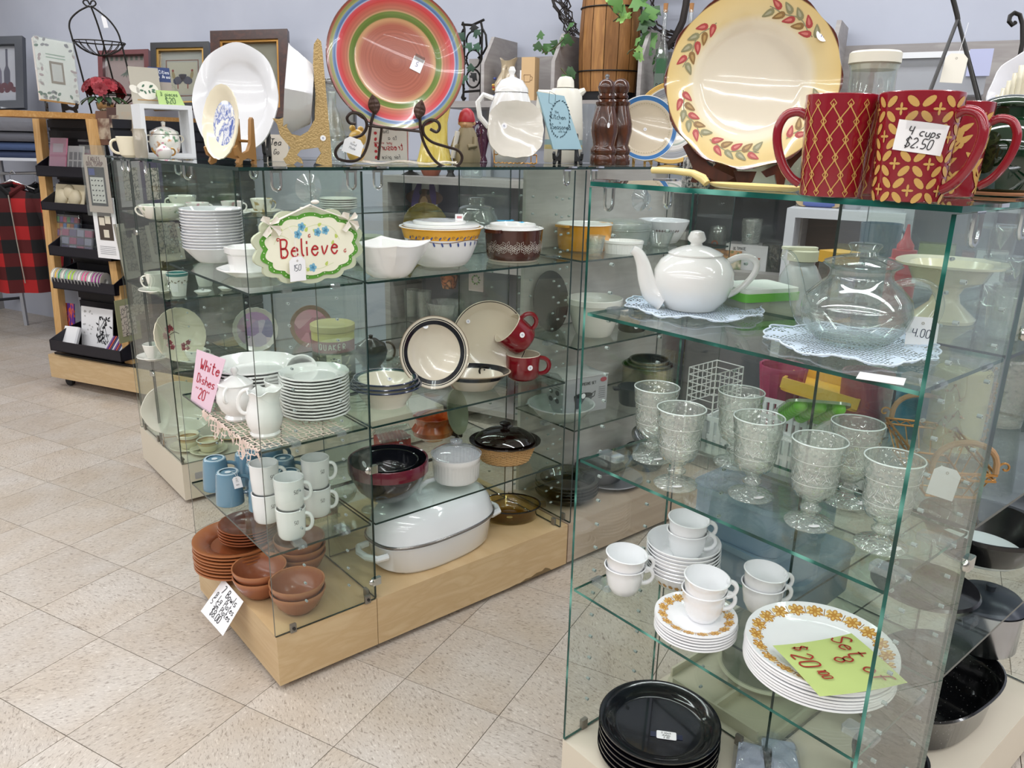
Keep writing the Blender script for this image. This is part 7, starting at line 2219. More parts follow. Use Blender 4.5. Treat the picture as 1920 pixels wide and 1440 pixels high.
# pale bowl peeking under the yellow plate
s = spot(1440,1.42)
solo('serving_bowl', 'pale celadon bowl standing behind the yellow plate easel', 'bowl', MB().lathe(bowl_prof(.075,.06,.004,.5,.6),40), P('d6dbcb', .2,0,.4), s)
s = spot(1345,1.46)
t = thing('trinket_box', 'small box with a black and white scroll pattern under the yellow plate', 'box', s, radians(-40))
MB().box(-.06,.06,-.03,.03,0,.045).build('body', noisy('scroll_print', [(.44, '2b2d31'),(.48, 'd9d6d0'),(.52, '2b2d31'),(.58, 'd4d0ca')], (1,1,1),60,2,.5, dist=2), t)
# tripod hanger with tag
s = spot(1800,1.75)
t = thing('iron_hanger', 'black iron tripod hanger rising behind the red mugs, with a paper tag', 'hanger', V((s.x, s.y, zt)))
kt = 1.75 / FPX
def HZ_(px, py, d=1.75): return CP + RR.transposed() @ V(((px - 960) / FPX * d, (py - 720) / FPX * d, d)) - V((s.x, s.y, zt))
apex = HZ_(1797,40)
MB().tube([HZ_(1784,-12), HZ_(1790,10), HZ_(1795,30), HZ_(1796,38)], .0055,8).build('twisted_stem', IRON, t)
for e in ((1745,168,1.62),(1829,168,1.70),(1838,190,1.95)):
 a_ = HZ_(1796,36)
 b_ = HZ_(e[0], e[1], e[2])
 dd = (b_ - a_)
 kz = (0 - a_.z) / dd.z
 MB().tube([a_, a_ + dd * kz * .999], .004,8).build('leg', IRON, t)
q = CP + RR.transposed() @ V(((1789 - 960) / FPX * 1.66,(128 - 720) / FPX * 1.66,1.66))
t = thing('price_tag', 'blank cream paper tag hanging from the black iron hanger', 'tag', q, 0, None, (radians(84), radians(4), face(q, 0)))
tagcard(t, MX.Identity(4),38 * mp(q),52 * mp(q), mat=P('ece6da', .8))
MB().tube([(0,.02,0),(.004,.05,0),(.006,.09,.0)], .0006,4).build('string', PAPER, t)
# shell vase, white plate, hook at the right edge
s = spot(1866,1.55)
t = thing('napkin_vase', 'cream folded shell-shaped porcelain vase behind the green jar', 'vase', s)
mb = MB()
for k in range(5):
 a = -.5 + k * .28
 mb.grid(lambda u, v, a=a, k=k: V(((u - .5) * .06 * (1 - .7 * v) + .045 * sin(a) * v, -.02 + .012 * k + .012 * cos((u - .5) * 3),.02 + v * (.20 - .012 * k) )),8,8)
o = mb.build('petals', P('e4dcc4', .25,0,.4), t)
sol = o.modifiers.new('thick', 'SOLIDIFY'); sol.thickness = .003
MB().lathe([(0,0),(.032,0),(.036,.01),(.03,.04),(.034,.06),(0,.06)], 32).build('base', P('e4dcc4', .25,0,.4), t)
s = spot(1915,1.62)
q = s + V((0,0,.17))
solo('platter', 'white scalloped plate with faint sprigs at the right picture edge', 'platter', MB().lathe(plate_prof(.10,.016,.004),48,0, lambda a, r, z: (r * (1 + .02 * cos(10 * a)), z)), P('e3e3ea', .15,0,.5), V((q.x, q.y, q.z - .005)),0, None, (pi / 2 - radians(14),0, face(q, 20)))
s = spot(1900,1.60)
easel('plate_easel', 'dark wooden easel holding the white sprigged plate at the right edge', V((s.x + .03, s.y - .02, zt)), face(s, 20),.13,.08,.09, BLACKM)
s = spot(1918,1.8)
t = thing('iron_hook', 'black iron crook hook at the upper right edge', 'hook', V((s.x, s.y, zt)))
def HK(px, py, d=1.8): return CP + RR.transposed() @ V(((px - 960) / FPX * d, (py - 720) / FPX * d, d)) - V((s.x, s.y, zt))
b_ = HK(1917,80); 
MB().tube([V((b_.x, b_.y, 0)), b_, HK(1917,45), HK(1912,28), HK(1902,24), HK(1894,30), HK(1892,40), HK(1898,47), HK(1904,42)], .005,8).build('stem', IRON, t)
# extra bits on the far top right: clip hardware and dark rack
s = spot(1900,1.42)
# ================================================================ tall craft rack on the left
KO = A(98,715,.03); K2 = A(259,746,.03)
KT = (K2 - KO).normalized(); KN = V((KT.y, -KT.x, 0))
if KN.dot(-KO) < 0: KN = -KN
KY = atan2(KT.y, KT.x)
KW = 1.15                       # width of the rack along its front
KM = MX.Translation((KO.x, KO.y, 0)) @ MX.Rotation(KY, 4, 'Z')    # local x along the front, y away from the camera, z up
KD = .62
def KP(px, py, yo=0):
 """pixel ray onto the rack's plane y = yo (local)"""
 d = ray(px, py)
 o = V((KO.x, KO.y, 0)) - KN * yo
 tt = (o - CP).dot(KN) / d.dot(KN)
 w_ = CP + d * tt
 return KM.inverted() @ w_
K = thing('craft_rack', 'tall black and pine craft rack with sloping trays on a wooden base, left', 'display rack', KM.translation, KY)
MB().box(0, KW, 0, KD, .06,.20).build('base', MAPLE, K)
MB().box(.03, KW - .03,.02, KD - .02,.20,.212).build('base_top', BLACKM, K)
for x in (.08, KW - .08):
 for y in (.06, KD - .06):
  MB().lathe([(0,-.012),(.028,-.012),(.03,-.008),(.03,.008),(.028,.012),(0,.012)], 18,0, None, MX.Translation((x, y, .03)) @ MX.Rotation(pi / 2,4, 'X')).box(x - .015, x + .015, y - .012, y + .012,.045,.06).build('caster', BLACKM, K)
def post(b0, b1, nm='post', hw=.028, mat=None):
 b0, b1 = V(b0), V(b1)
 mb = MB()
 vs = []
 for q in (b0, b1):
  for sx_, sy_ in ((-1,-1),(1,-1),(1,1),(-1,1)):
   vs.append(q + V((sx_ * hw, sy_ * hw * .8,0)))
 mb.add(vs, [(0,3,2,1),(4,5,6,7),(0,1,5,4),(1,2,6,5),(2,3,7,6),(3,0,4,7)])
 return mb.build(nm, mat or PINE, K)
RT = 1.545
rb, rt_ = KP(248,690,.06), KP(172,215,.20)
post((rb.x, .06,.212),(rt_.x, .20, RT))
lb_, lt_ = KP(120,640,.12), KP(72,215,.22)
post((lb_.x - .01,.12,.212),(lt_.x, .22, RT))
fr = KP(392,640,.5)
MB().box(-.004,.004,0,0 + .001,0,.001)
# slatted core
cx0, cx1 = lb_.x + .0, rb.x - .02
mb = MB().prism([(cx0 + .06,.212),(cx1 + .03,.212),(rt_.x, RT),(lt_.x + .05, RT)], .24,.26,0, MX(((1,0,0,0),(0,0,1,0),(0,1,0,0),(0,0,0,1))))
mb.build('back_board', BLACKM, K)
for k in range(22):
 z = .28 + k * .058
 u = (z - .212) / (RT - .212)
 MB().box(cx0 + .06 + u * (lt_.x - cx0 - .01), cx1 + .03 + u * (rt_.x - cx1 - .03),.228,.24, z, z + .042).build('slat', P('1a1920', .55), K)
# right-hand slatted side seen through the rear glass case
sx0 = rb.x + .03
side = MX.Translation((sx0,.08,0))
MB().box(sx0, sx0 + .02,.08,1.2,.212,1.50).build('side_board', BLACKM, K)
for k in range(22):
 z = .28 + k * .058
 MB().box(sx0 + .02, sx0 + .03,.08,1.2, z, z + .046).build('slat', P('1a1920', .55), K)
MB().box(sx0 - .03, sx0 + .05,1.2,1.26,.20,1.5).build('post', PINE, K)
MB().box(sx0 - .10, sx0 + .06,.62,1.30,.06,.20).build('base', MAPLE, K)
# top plank
PZ = 1.575
pa, pb = A(20,206, PZ), A(405,224, PZ)
dv = (pb - pa).normalized(); nv = V((-dv.y, dv.x, 0))
Mi = KM.inverted()
mb = MB()
cs_ = [Mi @ q for q in (pa, pb, pb + nv * .34, pa + nv * .34)]
mb.prism([(q.x, q.y) for q in cs_], PZ - .03, PZ)
mb.build('top_plank', PLANKW, K)
# trays
def tray(yt, yb, xl_px, xr_px, yo, depth, nm='tray', xr=None):
 a, b = KP(xl_px, yt, yo), KP(xl_px, yb, yo)
 c = KP(xr_px, yt + (xr_px - xl_px) * .08, yo)
 x0, x1, z1, z0 = a.x, xr if xr is not None else c.x, a.z, b.z
 mb = MB()
 mb.box(x0, x1, yo, yo + .006, z0, z1)
 mb.box(x0, x1, yo, yo + depth, z0, z0 + .006)
 mb.prism([(yo, z0),(yo + depth, z0),(yo + depth, z1 + .07),(yo + depth * .55, z1 + .05),(yo, z1)], 0,.006,0, MX(((0,0,1, x0),(1,0,0,0),(0,1,0,0),(0,0,0,1))))
 mb.prism([(yo, z0),(yo + depth, z0),(yo + depth, z1 + .07),(yo + depth * .55, z1 + .05),(yo, z1)], 0,.006,0, MX(((0,0,1, x1 - .006),(1,0,0,0),(0,1,0,0),(0,0,0,1))))
 mb.build(nm, P('17151f', .45), K)
 return x0, x1, z0 + .006
xr = rb.x - .02
T1 = tray(310,330,66,170,.10,.16, xr=xr - .06)
T2 = tray(378,393,76,180,.08,.16, xr=xr - .05)
T3 = tray(460,478,90,200,.06,.17, xr=xr - .04)
T4 = tray(520,540,97,215,.05,.17, xr=xr - .03)
T5 = tray(637,656,92,235,-.03,.22, xr=xr + .05)
def KPT(px, tr, yo):
 """point standing on a tray in pixel column px"""
 q = KP(px, 500, yo)
 for _ in range(3):
  z = tr[2] + .0005
  lo, hi = -1., 3.
  for _ in range(40):
   m = (lo + hi) / 2
   w_ = KM @ V((m, yo, z)); c = RR @ (w_ - CP)
   if 960 + FPX * c.x / c.z < px: lo = m
   else: hi = m
 return V((lo, yo, z))
def kthing(name, lab, cat, loc, rz=0, group=None, lean=0):
 w_ = KM @ V(loc)
 return thing(name, lab, cat, w_, 0, group, (radians(-lean),0, KY + rz))
def packet(px, tr, yo, w_, h, col, lab, art=None, name='craft_packet'):
 t = kthing(name, lab, 'packet', KPT(px, tr, yo),0, None, 12)
 w_ *= 1.35; h *= 1.4
 MB().box(-w_ / 2, w_ / 2,0,.006,0, h).build('card', P(col, .5), t)
 if art: art(t, w_, h)
 MB().box(-w_ / 2, w_ / 2,-.004,-.003,0, h).build('wrapper', WRAP, t)
 return t
def pinkart(t, w_, h):
 MB().box(-w_ * .3, w_ * .3,-.002,0, h * .62, h * .85).build('print', P('f3dfe6', .6), t)
 MB().box(-w_ * .5, w_ * .5,-.002,0, h * .50, h * .56).build('stripe', P('e07aa0', .6), t)
packet(157, T1,.20,.085,.15, 'e3688c', 'pink craft packet at the back of the top tray', pinkart)
packet(107, T1,.13,.10,.15, 'ef9db9', 'light pink craft packet at the left of the top tray', pinkart)
def dots(t, w_, h):
 mb = MB()
 for i in range(3):
  for j in range(2): mb.box(-w_ * .4 + i * w_ * .3,-w_ * .2 + i * w_ * .3,-.002,0, h * (.25 + .3 * j), h * (.5 + .3 * j))
 mb.build('print', P('3a3a42', .6), t)
packet(140, T1,.115,.09,.12, 'cfcac2', 'grey stencil card in the top tray, right of the pink packets', dots)
# pan in tray 2
t = kthing('cake_mould', 'cream plastic shaped mould standing in the second tray', 'mould', KPT(128, T2,.15),0, None, 14)
t.scale = (1.35,1.2,1.4)
MB().rbox(-.09,.09,0,.012,0,.10,.005).ball((-.04,-.004,.045),.036,14,8,0,(1,.5,1)).ball((.04,-.004,.045),.036,14,8,0,(1,.5,1)).ball((0,-.004,.07),.03,14,8,0,(1,.5,1)).build('body', P('d3c6a8', .4), t)
# bead boxes
t = kthing('bead_box', 'clear box of many-coloured beads standing in the third tray', 'box', KPT(124, T3,.17),0, None, 10)
t.scale = (1.35,1.2,1.4)
MB().rbox(-.075,.075,0,.02,0,.155,.004).build('case', ACRYL, t)
mb = MB()
cl = ['c93a52', '3f7fc0', '46a05a', 'e0b03a', '7d4aa0', 'd8722e']
for i in range(6):
 for j in range(5):
  mb.box(-.068 + i * .0227,-.049 + i * .0227,.002,.016,.012 + j * .028,.034 + j * .028,(i * 2 + j * 5) % 6)
mb.build('beads', [P(c, .5) for c in cl], t)
t = kthing('bead_box', 'clear compartment box with pale beads in front in the third tray', 'box', KPT(142, T3,.11),0, None, 10)
t.scale = (1.35,1.2,1.4)
MB().rbox(-.10,.10,0,.024,0,.11,.004).build('case', ACRYL, t)
mb = MB()
for i in range(4):
 for j in range(3): mb.box(-.09 + i * .046,-.05 + i * .046,.004,.018,.01 + j * .033,.037 + j * .033,(i + j) % 3)
mb.build('beads', [P('5a4a70', .5), P('8f8fa0', .5), P('a03a60', .5)], t)
# ribbon spools
cols = ['e9e6d8', 'd8b04a', '3f9a6a', 'e3dfd0', '7dc0a8', 'b8d832', 'a7cf3a', 'c9c2c8', 'efe8e8', 'e26a9c', 'd85a8a', 'f0eaea', 'a83a8a', '8a2a7a', '7a2a70']
for k, c in enumerate(cols):
 q = KPT(112 + k * 6.2, T4,.10)
 nm = ['cream', 'gold', 'dark green', 'ivory', 'mint', 'bright lime', 'lime', 'grey', 'white', 'rose', 'pink', 'pearl', 'magenta', 'plum', 'dark plum'][k]
 mb = MB().lathe([(.018,-.008),(.054,-.008),(.054,-.0065),(.050,-.0065),(.050,.0065),(.054,.0065),(.054,.008),(.018,.008),(.018,-.008)], 24, [0,0,0,1,0,0,0,0], None, MX.Translation((0,0,.054)) @ MX.Rotation(pi / 2,4, 'Y'))
 o = solo('ribbon_spool', nm + ' ribbon spool in the row on the fourth tray', 'ribbon spool', mb, [P('e8e6e2', .5), P(c, .6)], KM @ q, KY + .25, 'ribbon spools on the fourth tray')
# floor tray goods
def floral(t, w_, h):
 mb = MB()
 f = lambda x, y: V((x, -.0012, y))
 for k in range(26):
  x, y = random.uniform(0, w_ * .46), random.uniform(h * .1, h * .8)
  mb.petal(x, y, .026,.010, random.uniform(0,3), f, 0,8,0)
 for k in range(4): mb.stroke(cat_rom([(random.uniform(0, w_ * .4), h * .1),(random.uniform(0, w_ * .4), h * .45),(random.uniform(.02, w_ * .44), h * .8)], 5),.003, f)
 write(mb, 'Silver', w_ * .25, h * .30,.03,.003, f, .3); write(mb, 'fern', w_ * .25, h * .12,.03,.003, f, .3)
 for k in range(16): mb.petal(random.uniform(-w_ * .45,-.03), random.uniform(h * .3, h * .9),.014,.010,0, f, 1,8)
 mb.build('print', [P('2f2f33', .6), P('c4c2c2', .6)], t)
t = kthing('stencil_sheet', 'white sheet printed with a black leafy stencil in the bottom tray', 'sheet', KPT(182, T5,.13),0, None, 8)
MB().box(-.13,.13,0,.004,0,.235).build('sheet', PAPER, t); floral(t, .26,.235)
t = kthing('gift_wrap', 'purple and orange striped packet at the back of the bottom tray', 'packet', KPT(134, T5,.15),0, None, 6)
MB().box(-.035,.035,0,.006,0,.235).build('sheet', noisy('purple_orange', [(.4, '5a2f8a'),(.5, 'e0642a'),(.6, '6a3aa0')], (8,1,1.5),8,2,.5, interp='CONSTANT'), t)
t = kthing('note_cards', 'stack of white blank cards leaning in the bottom tray', 'cards', KPT(126, T5,.04),.1, None, 26)
MB().box(-.055,.045,0,.012,0,.13).build('cards', PAPER, t)
MB().box(.046,.062,-.002,.014,0,.128).build('card_edge', P('d9d8dc', .7), t)
t = kthing('marker_pack', 'clear pack of striped markers lying in the bottom tray', 'markers', KPT(208, T5,.05),.3, None, 40)
mb = MB()
for k in range(9): mb.tube([(-.05 + k * .012,0,0),(-.03 + k * .012,.01,.12)], .0055,8, k % 4)
mb.build('markers', [P('e6e4e8', .4), P('6a3a90', .4), P('c8503a', .4), P('3c3f6a', .4)], t)
# hanging patterns on the right post
q0 = KP(183,345,.02)
t = kthing('pattern_pack', 'plastic-wrapped quilt pattern with a snowman grid, hanging on the rack post', 'pattern', (q0.x, .02, q0.z),0)
hx, hz_ = .085,.15
MB().box(-hx, hx, 0,.004,-hz_, hz_).build('card', P('d9c6bb', .6), t)
f = lambda x, y: V((x, -.0015, y))
mb = MB()
mb.add([f(-.062,-.115), f(.062,-.115), f(.062,.088), f(-.062,.088)], [(0,1,2,3)], 0)
mb.add([V((-.05,-.002,-.10)), V((.05,-.002,-.10)), V((.05,-.002,.035)), V((-.05,-.002,.035))], [(0,1,2,3)], 1)
for i in range(4):
 for j in range(5):
  mb.petal(-.036 + i * .024,-.086 + j * .026,.015,.007,.5 * (i % 2), lambda x, y: V((x, -.0026, y)),0)
mb.add([V((-.055,-.002,.045)), V((-.01,-.002,.045)), V((-.01,-.002,.08)), V((-.055,-.002,.08))], [(0,1,2,3)], 2)
write(mb, 'EAGLES', 0,.118,.020,.0032, f, 0, m=3, adv=.75); write(mb, 'QUILTSHOP', 0,.094,.020,.0032, f, 0, m=3, adv=.75)
mb.build('print', [P('2c2c34', .6), P('ebe8e2', .6), P('3a4a9a', .6), P('6a2a32', .6)], t)
MB().box(-hx - .012, hx + .012,-.006,-.005,-hz_ - .02, hz_ + .05).build('plastic_sleeve', CLEAR, t)
q0 = KP(198,428,.03)
t = kthing('pattern_sheet', 'white pattern sheet with a photo of quilted coasters, hanging below the quilt pattern', 'pattern', (q0.x, .03, q0.z),0)
MB().box(-.085,.085,0,.003,-.165,.165).build('sheet', PAPER, t)
mb = MB()
mb.add([f(-.05,-.065), f(.055,-.065), f(.055,.085), f(-.05,.085)], [(0,1,2,3)], 0)
for x, y in ((-.02,.035),(.025,.045),(.005,-.03)):
 mb.add([V((x - .02,-.002, y - .02)), V((x + .02,-.002, y - .02)), V((x + .02,-.002, y + .022)), V((x - .02,-.002, y + .022))], [(0,1,2,3)], 1)
for k in range(5): mb.stroke([(-.06,-.10 - k * .01),(.06,-.10 - k * .01)], .0025, f, 2)
for k in range(2): mb.stroke([(-.04,.125 + k * .012),(.05,.125 + k * .012)], .003, f, 2)
mb.build('print', [P('4a3f38', .6), P('dfd6c4', .6), P('9a9aa0', .6)], t)
# cards and stencils on the rack's right side, seen through the rear case
def sidecard(px, py, w_, h, mat, lab, tilt=0, name='craft_card', art=None):
 d = ray(px, py)
 n = KM.to_3x3() @ V((1,0,0)); o = KM @ V((sx0 + .034,0,0))
 w0 = CP + d * ((o - CP).dot(n) / d.dot(n))
 t = thing(name, lab, 'card', w0,0, None, (tilt, 0, KY + pi / 2))
 MB().box(-w_ / 2, w_ / 2,-.004,0,-h / 2, h / 2).build('card', P(mat, .6), t)
 if art: art(t, w_, h)
def sten(col):
 def f_(t, w_, h):
  MB().box(-w_ * .32, w_ * .32,-.006,-.004,-h * .36, h * .36).build('print', noisy('stencil_' + col + str(random.random()), [(.45, col),(.5, '2b2a2e'),(.56, col)], (1,1,1),40,3,.6), t)
 return f_
for k, (px, py, lab) in enumerate(((246,470, 'grey stencil sheet leftmost on the rack side, behind the rear case'),(272,455, 'grey leafy stencil sheet second from the left on the rack side'),(296,440, 'grey stencil sheet third from the left on the rack side'),(318,440, 'grey knotwork stencil sheet nearest the tall bowl stack'))):
 sidecard(px, py, .16,.30, 'a9a294', lab, radians(-8), 'stencil_card', sten('8c8578'))
for k, (px, py, lab, c) in enumerate(((285,345, 'dark purple craft packet with pale pencils, high on the rack side', '4a3c5e'),(245,345, 'pale craft packet at the upper left of the rack side', 'b8aeb0'),(240,600, 'olive plastic packet low on the rack side', '8a8a68'),(262,560, 'brown patterned packet low on the rack side', '77685c'))):
 sidecard(px, py, .15,.24, c, lab, 0, 'craft_card', sten('c0b4a8'))
# ---- on the plank
def plank(px, back=.1):
 lo, hi = 0., 1.
 for _ in range(40):
  m = (lo + hi) / 2
  w_ = pa.lerp(pb, m) + nv * back; c = RR @ (w_ - CP)
  if 960 + FPX * c.x / c.z < px: lo = m
  else: hi = m
 w_ = pa.lerp(pb, lo) + nv * back
 return V((w_.x, w_.y, PZ + .0005))
p = plank(117,.12)
rz = face(p, 18)
t = thing('craft_book', 'white needlework book with lacy edges in plastic, standing on a black easel', 'book', p + V((0,0,.06)),0, None, (radians(-13), radians(5), rz))
s_ = mp(p)
w_, h = 33 * s_, 112 * s_
MB().box(-w_, w_, 0,.035,0, h).build('cover', P('e9e6e2', .4), t)
mb = MB()
for k in range(46):
 a = random.random() * 2 * (w_ * 2 + h)
 x, z = (random.uniform(-w_, w_), random.choice((random.uniform(0, h * .14), random.uniform(h * .84, h)))) if k % 2 else (random.choice((-1,1)) * random.uniform(w_ * .75, w_), random.uniform(0, h))
 mb.petal(x, z, .024,.014, random.uniform(0,3), lambda x, y: V((x, -.0012, y)), k % 4,8)
mb.add([V((-w_ * .36,-.0014, h * .28)), V((w_ * .36,-.0014, h * .28)), V((w_ * .36,-.0014, h * .64)), V((-w_ * .36,-.0014, h * .64))], [(0,1,2,3)], 4)
mb.add([V((-w_ * .26,-.002, h * .32)), V((w_ * .26,-.002, h * .32)), V((w_ * .26,-.002, h * .60)), V((-w_ * .26,-.002, h * .60))], [(0,1,2,3)], 0)
for k in range(2): mb.stroke([(-w_ * .5, h * (.70 + .05 * k)),(w_ * .5, h * (.70 + .05 * k))], .005, lambda x, y: V((x, -.0014, y)),5)
mb.build('print', [P('cfcac8', .6), P('8f8a92', .6), P('b9a0a4', .6), P('5f7a6a', .6), P('8c7a6c', .6), P('9fb5a4', .6)], t)
MB().box(-w_ - .004, w_ + .004,-.006,-.005,-.004, h + .006).build('plastic_sleeve', CLEAR, t)
easel('plate_easel', 'black easel holding the needlework book on the plank', p + V((0,0,0)) + V((cos(rz + pi / 2), sin(rz + pi / 2),0)) * .05, rz, .13,.14,.13, BLACKM)
# wire basket stand
p = plank(206,.16)
s_ = mp(p) * .965; rz = face(p)
t = thing('tiered_basket', 'two-tier black wire basket stand with a heart-shaped finial, on the plank', 'basket stand', p, rz)
def B2(x, y, yy=0): return (((x - 208) * s_), yy, (207 - y) * s_)
r_ = .0048
MB().tube([B2(*q) for q in cat_rom([(177,205),(168,130),(160,70),(158,52),(163,38),(178,24),(196,14)], 4)], r_, 8).build('upright', IRON, t)
MB().tube([B2(*q) for q in cat_rom([(260,207),(250,130),(243,78),(238,55),(226,36),(210,22),(198,14)], 4)], r_, 8).build('upright', IRON, t)
MB().tube([B2(x, y, .11 * (y - 14) / 190) for x, y in cat_rom([(229,206),(221,140),(213,85),(206,45),(198,14)], 4)], r_, 8).build('upright', IRON, t)
MB().tube([B2(*q) for q in cat_rom([(197,16),(190,14),(186,9),(189,5),(194,6),(197,12),(200,6),(205,5),(207,10),(203,14),(197,16)], 4)], r_ * .9,8).build('finial', IRON, t)
for cx, cy, rx, dep, nm in ((205,75,45,24, 'upper_basket'),(217,168,43,22, 'lower_basket')):
 mb = MB()
 C = V(B2(cx, cy, .04)); R_ = rx * s_; D_ = dep * s_
 mb.tube([C + V((R_ * cos(2 * pi * k / 40), R_ * .8 * sin(2 * pi * k / 40),0)) for k in range(40)], .0038,6,0, True)
 for k in range(18):
  a = 2 * pi * k / 18
  mb.tube([C + V((R_ * u * cos(a), R_ * .8 * u * sin(a),-D_ * (1 - u * u) ** .8)) for u in (1,.9,.75,.55,.3,.12)], .0024,5)
 mb.tube([C + V((R_ * .12 * cos(2 * pi * k / 16), R_ * .1 * sin(2 * pi * k / 16),-D_)) for k in range(16)], .003,5,0, True)
 mb.build(nm, IRON, t)
q = CP + RR.transposed() @ V(((200 - 960) * mp(p),(44 - 720) * mp(p), mp(p) * FPX * .995))
t = thing('price_tag', 'white paper tag hanging inside the black basket stand', 'tag', q, 0, None, (pi / 2, radians(-8), face(q)))
tagcard(t, MX.Identity(4),8 * s_, 22 * s_)
MB().tube([(0,9 * s_, 0),(-.004,22 * s_, 0),(-.008,28 * s_, 0)], .0006,4).build('string', PAPER, t)
# flowers in a silver pot
p = plank(199,.10)
t = thing('flower_arrangement', 'dark red silk flowers with green leaves in a small silver pot', 'flowers', p, face(p))
s_ = mp(p)
MB().lathe([(0,0),(17 * s_, 0),(18 * s_, 3 * s_),(8 * s_, 6 * s_),(13 * s_, 10 * s_),(15 * s_, 22 * s_),(13 * s_, 22 * s_),(0,10 * s_)], 28,0, lambda a, r, z: (r * (1 + .04 * cos(14 * a)), z)).build('pot', P('b9b2a6', .2,.9), t)
random.seed(11)
def bloom(mb, c, r, m=0):
 for ring_, (n, k, up) in enumerate(((7,1,.35),(5,.75,.8),(4,.5,1.5))):
  for j in range(n):
   a = 2 * pi * j / n + ring_ * .4 + c[0] * 50
   d = V((cos(a), sin(a), up)).normalized()
   sd = V((-sin(a), cos(a),0))
   b_ = V(c); e = b_ + d * r * k
   mid = b_ + d * r * k * .55 + V((0,0, r * .18))
   mb.add([b_, mid + sd * r * .42 * k, e + sd * r * .25 * k + V((0,0,-.1 * r)), e - sd * r * .25 * k + V((0,0,-.1 * r)), mid - sd * r * .42 * k], [(0,1,2,3,4)], m)
for k in range(17):
 a = 2.4 * k; u = sqrt((k + .5) / 17); rr_ = 34 * s_ * u
 mb = MB(); bloom(mb, (0,0,0), 14 * s_)
 mb.build('flower', P(['7a1420', '8f1a26', '5c0f18'][k % 3], .7), t, (rr_ * cos(a), rr_ * .8 * sin(a), (30 + 30 * sqrt(1 - u * u * .9)) * s_), (0, u * 1.25, a))
for k in range(14):
 a = 2 * pi * k / 14
 mb = MB().grid(lambda u, v: V((u * 24 * s_, (v - .5) * 11 * s_ * sin(pi * min(1, u + .06)),-u * u * 10 * s_ + abs(v - .5) * 3 * s_)),6,2)
 mb.build('leaf', P(['2c4a2c', '3a5c38', '24402a'][k % 3], .6), t, (20 * s_ * cos(a) * 1.1,20 * s_ * sin(a),30 * s_),(0,.2, a))
# framed pictures behind
def framed(name, lab, cs_, fw_, fcol, inner, art, depth=.03, mat=None, lip=None):
 a, b, c, d = cs_
 xa = ((b - a) + (c - d)).normalized(); za = xa.cross((a - d) + (b - c)).normalized(); ya = za.cross(xa)
 Mx = MX((xa, ya, za)).transposed(); ctr = (a + b + c + d) / 4
 t = thing(name, lab, 'picture', ctr, 0, None, Mx.to_euler())
 W_, H_ = ((b - a).length + (c - d).length) / 2,((a - d).length + (b - c).length) / 2
 fm = mat or P(fcol, .35,0,.3)
 for x0, x1, y0, y1 in ((-W_ / 2, W_ / 2, H_ / 2 - fw_, H_ / 2),(-W_ / 2, W_ / 2,-H_ / 2,-H_ / 2 + fw_),(-W_ / 2,-W_ / 2 + fw_, -H_ / 2 + fw_, H_ / 2 - fw_),(W_ / 2 - fw_, W_ / 2,-H_ / 2 + fw_, H_ / 2 - fw_)):
  MB().box(x0, x1, y0, y1,-.012, depth).build('frame_rail', fm, t)
 w2_, h2_ = W_ / 2 - fw_, H_ / 2 - fw_
 if lip:
  mb = MB()
  g = .012
  for x0, x1, y0, y1 in ((-w2_, w2_, h2_ - g, h2_),(-w2_, w2_, -h2_, -h2_ + g),(-w2_, -w2_ + g, -h2_ + g, h2_ - g),(w2_ - g, w2_, -h2_ + g, h2_ - g)):
   mb.box(x0, x1, y0, y1,-.006, depth * .7)
  mb.build('gilt_lip', P(lip, .3,.6), t)
 MB().box(-w2_, w2_, -h2_, h2_, -.010,-.006).build('picture_mat', P(inner, .7), t)
 mb = MB(); mats = art(mb, w2_, h2_)
 if mats: mb.build('print', mats, t)
 MB().box(-w2_, w2_, -h2_, h2_, -.002,-.0005).build('glazing', glassmat('picture_glass', 'f4f6f6', 'd0d8d8', .07), t)
 return t
fz_ = lambda x, y: V((x, y, -.0055))
def wall_c(pts, d): return [CP + RR.transposed() @ V(((x - 960) / FPX * d, (y - 720) / FPX * d, d)) for x, y in pts]
def bottles(mb, w_, h):
 mb.add([fz_(-w_ * .95,-h * .92), fz_(w_ * .9,-h * .92), fz_(w_ * .9, h * .92), fz_(-w_ * .95, h * .92)], [(0,1,2,3)], 0)
 f2 = lambda x, y: V((x, y, -.005))
 for x, hh, m in ((w_ * .28,.9,1),(-w_ * .25,.7,2),(-w_ * .7,.8,1)):
  b_ = [(x - w_ * .2,-h * .6),(x + w_ * .2,-h * .6),(x + w_ * .2, h * .1),(x + w_ * .07, h * .3),(x + w_ * .07, h * hh),(x - w_ * .07, h * hh),(x - w_ * .07, h * .3),(x - w_ * .2, h * .1)]
  mb.add([f2(*q) for q in b_], [tuple(range(8))], m)
 for k in range(7): mb.petal(-w_ * .5 + k * w_ * .2,-h * .55 + .03 * (k % 2),.05,.04, k, lambda x, y: V((x, y, -.0045)),3)
 return [P('c6c2cc', .7), P('5c5a6c', .7), P('7c7488', .7), P('6a3a48', .7)]
